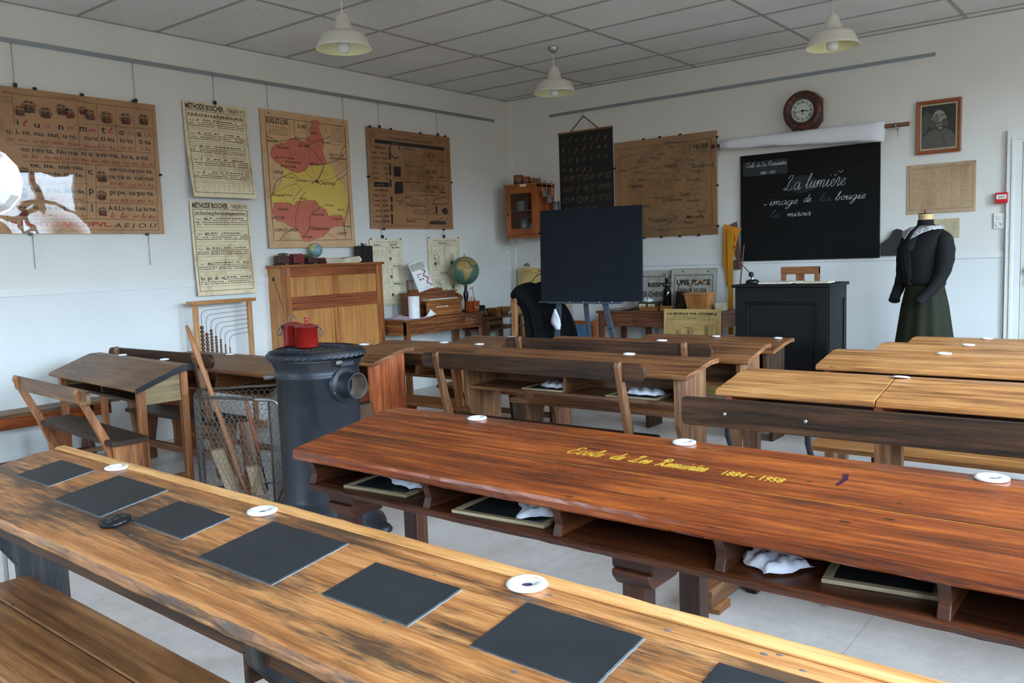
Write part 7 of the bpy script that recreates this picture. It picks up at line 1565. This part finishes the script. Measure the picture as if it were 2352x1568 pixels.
inst('set_square', (-.035, -2.690, .965), [(.03, 0), (.05, .04), (.05, .15), (.105, .30), (.155, .52), (.19, .57), (.01, .625), (0, .23), (.02, .10)], .008, ORG, 'bright orange wooden set square hanging left of the blackboard', 'set square', holes=[[(.055, .30), (.063, .30), (.063, .54), (.055, .54)], [(.115, .42), (.123, .46), (.122, .51), (.115, .51)]], knob=(.135, .40))
inst('ruler', (-.052, -2.745, .50), [(0, 0), (.052, 0), (.050, 1.03), (.045, 1.045), (-.002, 1.045), (-.004, 1.03)], .012, YOR, 'long dark yellow wooden ruler hanging over the orange set square', 'ruler', holes=[[(.018, .985), (.026, .985), (.026, .993), (.018, .993)]])
m = MB(); R_in = [(.062, .10), (.10, .10), (.085, .26)]
inst('set_square', (-.016, -2.70, 1.14), [(.07, 0), (.160, .0), (.166, .03), (.125, .47), (.05, .44), (.07, .40), (.10, .22), (.118, .10), (.07, .09)], .010, BRN, 'brown wooden set square behind the orange one', 'set square')
m = MB(); m.tube(smoothline([(0, 0, 0), (-.01, -.09, .55), (-.005, -.12, .90), (.0, -.16, 1.30), (0, -.17, 1.38)], 3), .0075, plain('bamboo_cane', (92, 70, 60), .5, var=.3, vs=30), 8); tag(m.build('cane_pointer', loc=(-.10, -2.76, 0)), 'thin dark cane leaning between the ruler and the blackboard', 'pointer')

# ------------------------------------------------------------------ teacher desk
TD_ = plain('black_lacquered_wood', (9, 10, 12), .5, spec=.28, var=.2, vs=6); 
t = thing('teacher_desk', 'black panelled teacher desk below the blackboard', 'desk', (-1.486, -3.43, 0), BACK)
w_, d_, h_ = .735, .44, 1.03
m = MB(); m.box(0, w_, .02, d_, .02, h_, TD_); part(m, 'carcass', t, bevel=.003)
m = MB(); m.box(-.022, w_+.022, -.022, d_+.03, h_, h_+.024, TD_); part(m, 'top', t, bevel=.006, seg=3)
for (a, b, z0, z1) in ((0, .085, 0, h_), (w_-.085, w_, 0, h_), (.085, w_-.085, h_-.115, h_), (.085, w_-.085, 0, .12)): m = MB(); m.box(a, b, 0, .022, z0, z1, TD_); part(m, 'frame_rail', t, bevel=.002)
m = MB()
for (a, b, z0, z1) in ((.085, .105, .12, h_-.115), (w_-.105, w_-.085, .12, h_-.115), (.105, w_-.105, .12, .14), (.105, w_-.105, h_-.135, h_-.115)): m.box(a, b, .006, .022, z0, z1, TD_)
part(m, 'panel_moulding', t, bevel=.006)
m = MB(); m.box(w_-.002, w_+.008, .02, .08, .0, h_, TD_); m.box(w_-.002, w_+.008, d_-.06, d_, .0, h_, TD_); m.box(w_-.002, w_+.008, .08, d_-.06, h_-.10, h_, TD_); m.box(w_-.002, w_+.008, .08, d_-.06, 0, .12, TD_); part(m, 'side_frame', t, bevel=.002)
TZ = h_+.0243
t = thing('desk_lamp', 'little black desk lamp base with a slanting arm, on the black desk', 'lamp', (-1.30, -3.50, TZ))
m = MB(); m.lathe([(0, 0), (.050, 0), (.054, .012), (.048, .026), (.03, .034), (.012, .036)], M_BLACKPL, 28); part(m, 'base', t)
m = MB(); m.lathe([(.013, .034), (.013, .055), (.008, .058)], M_STEEL, 14); m.lathe(sphere_profile(.022, 10), IRON, 16, c=(0, .01, .075)); part(m, 'joint', t, 'metal ball joint')
m = MB(); m.tube([(0, .015, .082), (.02, .10, .158)], .0035, M_BLACKPL, 8); part(m, 'arm', t)
for (a, b, rz_, w2, mt, lb) in ((-1.38, -3.58, BACK+.1, .25, P_WHITE, 'pale open notebook on the black teacher desk'), (-1.20, -3.62, BACK-.05, .20, BK[3], 'cream booklet behind the open notebook on the black desk'), (-1.33, -3.86, BACK, .26, P_CREAM, 'cream register at the right end of the black desk')):
    book((a, b, TZ), rz_, w2, .17, .010, mt, lb, 'books on the teacher desk', name='notebook')
t = thing('wooden_chair', 'plain light wooden chair behind the black teacher desk', 'chair', (-.62, -3.49, 0), BACK)
W_CB = wood('chair_back_wood', (96, 52, 24), (146, 88, 42), (176, 116, 66), .42, stain=.1, nick=.1)
for x in (0, .293): m = MB(); m.box(x, x+.038, -.02, .02, 0, 1.165, W_CB, 2); part(m, 'rear_post', t, bevel=.003)
m = MB(); m.box(.0, .331, -.021, .019, 1.105, 1.17, W_CB, 0); part(m, 'crest_rail', t, bevel=.004)
m = MB(); m.box(.13, .20, -.012, .012, .50, 1.105, W_CB, 2); part(m, 'splat', t, bevel=.002)
m = MB(); m.box(-.02, .351, -.40, .02, .44, .465, W_CB, 1); part(m, 'seat', t, bevel=.004)
for x in (0, .293): m = MB(); m.box(x, x+.038, -.38, -.342, 0, .44, W_CB, 2); part(m, 'leg', t, bevel=.003)

# ------------------------------------------------------------------ wall cabinet, tins and ladles
W_WC = wood('orange_cabinet_wood', (104, 46, 14), (158, 80, 26), (186, 106, 44), .4, stain=.1, nick=.1)
t = thing('wall_cabinet', 'orange-brown glazed wall cabinet in the corner', 'cabinet', (-.335, -.215, 1.58), BACK)
cw, cdp, chh = .425, .33, .55
m = MB()
for (a, b, c_, d2, z0, z1) in ((0, .012, 0, cdp, 0, chh), (cw-.012, cw, 0, cdp, 0, chh), (0, cw, cdp-.01, cdp, 0, chh), (0, cw, 0, cdp, 0, .02), (0, cw, 0, cdp, chh-.02, chh), (.012, cw-.012, .02, cdp-.01, .27, .28)): m.box(a, b, c_, d2, z0, z1, W_WC)
part(m, 'carcass', t, bevel=.001)
m = MB(); m.box(-.02, cw+.02, -.025, cdp, chh, chh+.02, W_WC, 0); part(m, 'cornice', t, bevel=.004)
m = MB(); m.box(-.012, cw+.012, -.015, cdp, -.03, 0, W_WC, 0); part(m, 'plinth', t, bevel=.004)
m = MB()
for (a, b, z0, z1, ax) in ((.0, .06, 0, chh, 2), (cw-.065, cw, 0, chh, 2), (.06, cw-.065, .0, .075, 0), (.06, cw-.065, chh-.085, chh, 0)): m.box(a, b, -.018, 0, z0, z1, W_WC, ax)
dr = part(m, 'door', t, bevel=.003)
m = MB(); m.rect(.05, .06, cw-.055, chh-.07, GLASSP, .006); part(m, 'glass', dr)
m = MB(); m.lathe([(.007, 0), (.011, .012), (0, .016)], M_DARK, 12, T=TR((.028, -.018, .24), rx=PI/2)); part(m, 'knob', dr, 'dark round knob')
m = MB(); m.box(.21, .30, -.028, -.0255, chh-.014, chh+.016, P_IVORY); part(m, 'label_card', t, 'blank cream label card')
TIN = plain('dull_pewter', (150, 154, 156), .32, .9)
def can(loc, r, h, mat, label, name='tin_can', cat='can', group=None):
    m = MB(); m.lathe([(0, 0), (r, 0), (r, h), (r*.93, h), (r*.9, .006), (0, .006)], mat, 24); return tag(m.build(name, loc=loc), label, cat, group)
m = MB(); m.box(0, .10, 0, .08, 0, .11, M_GREYMETAL); tag(m.build('metal_box', loc=(-.25, -.29, 1.8605), rotz=BACK, bevel=.003), 'grey metal box on the upper shelf of the glazed cabinet', 'box')
can((-.20, -.36, 1.6005), .05, .17, M_GREYMETAL, 'grey metal can at the left on the lower shelf of the glazed cabinet', group='cans in the glazed cabinet'); can((-.20, -.47, 1.6005), .04, .13, M_GREYMETAL, 'smaller grey can at the right on the lower shelf of the glazed cabinet', group='cans in the glazed cabinet')
CT = plain('turned_measure_wood', (128, 78, 46), .45, var=.15, vs=10); CT2 = plain('dark_measure_band', (52, 34, 30), .5)
for k, (y, r_, h, lb) in enumerate(((-.30, .058, .115, 'largest wooden measure on top of the cabinet'), (-.405, .046, .088, 'second largest wooden measure on top of the cabinet'), (-.49, .036, .066, 'third wooden measure on top of the cabinet, next to the smallest'), (-.575, .028, .056, 'smallest wooden measure on top of the cabinet'))):
    t2 = thing('wooden_measure', lb, 'measure', (-.21, y, 1.5802+chh+.02), 0, 'wooden measures on the wall cabinet')
    m = MB(); m.lathe([(0, .0), (r_, 0), (r_, h*.97), (r_*.9, h), (r_*.88, .01), (0, .01)], CT, 28); part(m, 'cup', t2)
    m = MB(); m.lathe([(r_*1.02, 0), (r_*1.02, h*.28)], CT2, 28); part(m, 'band', t2, 'dark lower band')
for k, (x, zt, L, r_, h, lb) in enumerate(((-.30, 2.165, .14, .031, .065, 'smallest tin ladle hanging on the cabinet side'), (-.215, 2.165, .20, .037, .078, 'middle-sized tin ladle hanging on the cabinet side'), (-.10, 2.165, .27, .046, .095, 'largest tin ladle hanging lowest on the cabinet side'))):
    t2 = thing('tin_ladle', lb, 'ladle', (x, -.725, zt), BACK, 'tin ladles on the side of the cabinet')
    m = MB(); m.lathe([(0, -L-h*.5), (r_*.9, -L-h*.5), (r_*.95, -L-h*.45), (r_*.95, -L+h*.5), (r_, -L+h*.52), (r_*.9, -L+h*.5), (r_*.88, -L-h*.4), (0, -L-h*.4)], TIN, 28, c=(0, 0, 0)); part(m, 'cup', t2)
    m = MB(); m.tube(smoothline([(-r_, 0, -L+h*.3), (-r_+.002, 0, -L*.5), (-.045, 0, -.02), (-.052, 0, .005), (-.066, 0, .0), (-.066, 0, -.02)], 3), .0035, TIN, 8); part(m, 'handle', t2)

# ------------------------------------------------------------------ dressed mannequin
MXX, MYY = -.85, -4.70
t = thing('dressmaker_mannequin', 'headless mannequin in a black jacket, lace collar and long dark green skirt', 'mannequin', (MXX, MYY, 0), BACK-.62)
CLB = plain('black_silk_cloth', (22, 20, 21), .8, bumpy=.35, bs=28, spec=.25); SKG = plain('dark_green_cloth', (34, 34, 20), .8, spec=.25, bumpy=.12, bs=40); LACE = None
def lacemat():
    m, nt, b = new_mat('white_lace'); tc = N(nt, 'ShaderNodeTexCoord').outputs['Object']; v = N(nt, 'ShaderNodeTexVoronoi'); v.inputs['Scale'].default_value = 130; nt.links.new(tc, v.inputs['Vector'])
    nt.links.new(ramp(nt, v.outputs['Distance'], [(.40, lin((226, 226, 222))), (.62, lin((110, 110, 110)))]), b.inputs['Base Color']); b.inputs['Roughness'].default_value = .8; return m
LACE = lacemat(); NECK = plain('old_papier_mache', (206, 176, 122), .7, var=.3, vs=22); BLU = plain('navy_blouse_cloth', (18, 24, 34), .6, bumpy=.2, bs=60)
def ell_ring(cx, cy, rx, ry, z, n=48, ph=0, amp=0., kf=9, tz=0.): return [(cx+rx*math.cos(2*PI*i/n)*(1+amp*math.sin(kf*2*PI*i/n+ph)), cy+ry*math.sin(2*PI*i/n)*(1+amp*math.sin(kf*2*PI*i/n+ph)), z+tz*math.sin(2*PI*i/n)) for i in range(n)]
m = MB(); m.rings([ell_ring(0, .0, .27+0, .25, .02, 96, 0, .07, 11), ell_ring(0, 0, .245, .22, .30, 96, .2, .055, 11), ell_ring(0, 0, .215, .185, .60, 96, .4, .04, 11), ell_ring(0, 0, .185, .15, .85, 96, .5, .025, 11), ell_ring(0, 0, .155, .125, .99, 96, .5, .012, 11), ell_ring(0, 0, .135, .11, 1.06, 96)], SKG, True)
part(m, 'skirt', t)
m = MB(); m.rings([ell_ring(0, -.005, .150, .128, 1.005, tz=-.015), ell_ring(0, -.01, .165, .145, 1.03, amp=.02, kf=13, tz=-.012), ell_ring(0, -.01, .155, .135, 1.08), ell_ring(0, -.015, .16, .145, 1.17), ell_ring(0, -.02, .178, .155, 1.27), ell_ring(0, -.01, .19, .135, 1.35), ell_ring(0, 0, .185, .105, 1.41), ell_ring(0, .005, .13, .075, 1.45), ell_ring(0, .005, .065, .058, 1.475)], CLB, True)
part(m, 'jacket', t, 'black jacket with a gathered waist')
m = MB(); R_ = []
for z, hw, y in ((1.02, .018, -.148), (1.10, .035, -.148), (1.20, .055, -.165), (1.30, .062, -.172), (1.38, .058, -.142), (1.45, .045, -.085)): R_.append([(-hw, y+.018, z), (-hw*.5, y-.002, z), (0, y-.009, z), (hw*.5, y-.002, z), (hw, y+.018, z)])
m.rings(R_, BLU, False, True, closed=False); part(m, 'blouse_front', t, 'dark blue blouse front')
for s in (-1, 1):
    m = MB(); P = [(.145*s, .01, 1.385), (.178*s, .01, 1.355), (.20*s, .0, 1.27), (.205*s, -.01, 1.18), (.195*s, -.035, 1.08), (.175*s, -.09, .99), (.145*s, -.15, .925), (.13*s, -.17, .895)]
    P = smoothline(P, 4); rr2 = [.045, .062, .070, .064, .052, .042, .038, .044]; R2 = []
    for i in range(len(P)): f = i/(len(P)-1)*7; k = min(6, int(f)); R2.append((rr2[k]+(rr2[k+1]-rr2[k])*(f-k))*(1+.05*math.sin(i*1.9)))
    m.tube(P, R2, CLB, 20); sl = part(m, 'sleeve', t); sl.modifiers.new('sub', 'SUBSURF').render_levels = 1
m = MB(); m.rings([ell_ring(0, .0, .066, .060, 1.462), ell_ring(0, 0, .060, .055, 1.49), ell_ring(0, 0, .058, .053, 1.512)], CLB, False); part(m, 'neck_band', t, 'black neck band')
m = MB(); m.rings([ell_ring(0, 0, .055, .05, 1.47), ell_ring(0, 0, .052, .047, 1.52), ell_ring(0, 0, .056, .05, 1.555)], NECK, True); part(m, 'neck', t, 'worn papier-mache neck')
m = MB(); m.rings([ell_ring(0, 0, .052, .046, 1.556), ell_ring(0, 0, .05, .045, 1.562)], IRON, True); m.lathe([(.008, 1.56), (.012, 1.575), (.006, 1.59), (0, 1.595)], W_ORG, 12); part(m, 'neck_cap', t, 'dark metal neck cap with a wooden knob')
for s in (-1, 1):
    m = MB(); A_ = [(.02*s, -.070, 1.468), (.065*s, -.02, 1.468), (.07*s, .04, 1.465), (.03*s, .075, 1.465)]; B_ = [(.03*s, -.168, 1.36), (.135*s, -.095, 1.420), (.165*s, .02, 1.432), (.08*s, .09, 1.448)]
    A_ = smoothline(A_, 4); B_ = smoothline(B_, 4); M_ = [tuple((a[i]+b[i])/2+(0, -.004, .014)[i] for i in range(3)) for a, b in zip(A_, B_)]; B_ = [(b[0], b[1]-.004+.004*math.sin(i*2.2), b[2]+.006) for i, b in enumerate(B_)]
    m.rings([A_, M_, B_], LACE, False, True, closed=False); o = part(m, 'lace_collar', t, 'white lace collar half'); sd = o.modifiers.new('s', 'SOLIDIFY'); sd.thickness = .002
m = MB(); m.tube([(0, 0, .0), (0, 0, .4)], .02, W_EDGE, 12); part(m, 'stand', t)

# ------------------------------------------------------------------ polished reflector disc at the left edge
RX, RY, RZ = -6.775, -3.03, 1.655
t = thing('reflector_disc', 'round dazzling polished disc cut by the left edge, in front of the syllable chart', 'reflector', (RX, RY, 0))
m = MB(); axis = Matrix.Translation((0, 0, RZ)) @ Vector((-.16, -.98, .06)).to_track_quat('Z', 'Y').to_matrix().to_4x4()
m.lathe([(.0, -.012), (.05, -.011), (.095, -.003), (.118, .004), (.122, .004), (.122, .0), (.10, -.008), (0, -.016)], plain('polished_silver', (245, 245, 245), .22, 1.), 14, T=axis, smooth=False); part(m, 'dish', t)
m = MB(); m.tube(smoothline([(.01, .03, RZ-.01), (.0, .05, RZ-.1), (-.02, .04, 1.2), (-.03, .04, .05)], 4), .008, M_STEEL, 8); part(m, 'rod', t)
m = MB(); m.lathe([(0, 0), (.12, 0), (.12, .015), (.03, .03), (.01, .06)], IRON, 28, c=(-.03, .04, 0)); part(m, 'base', t)
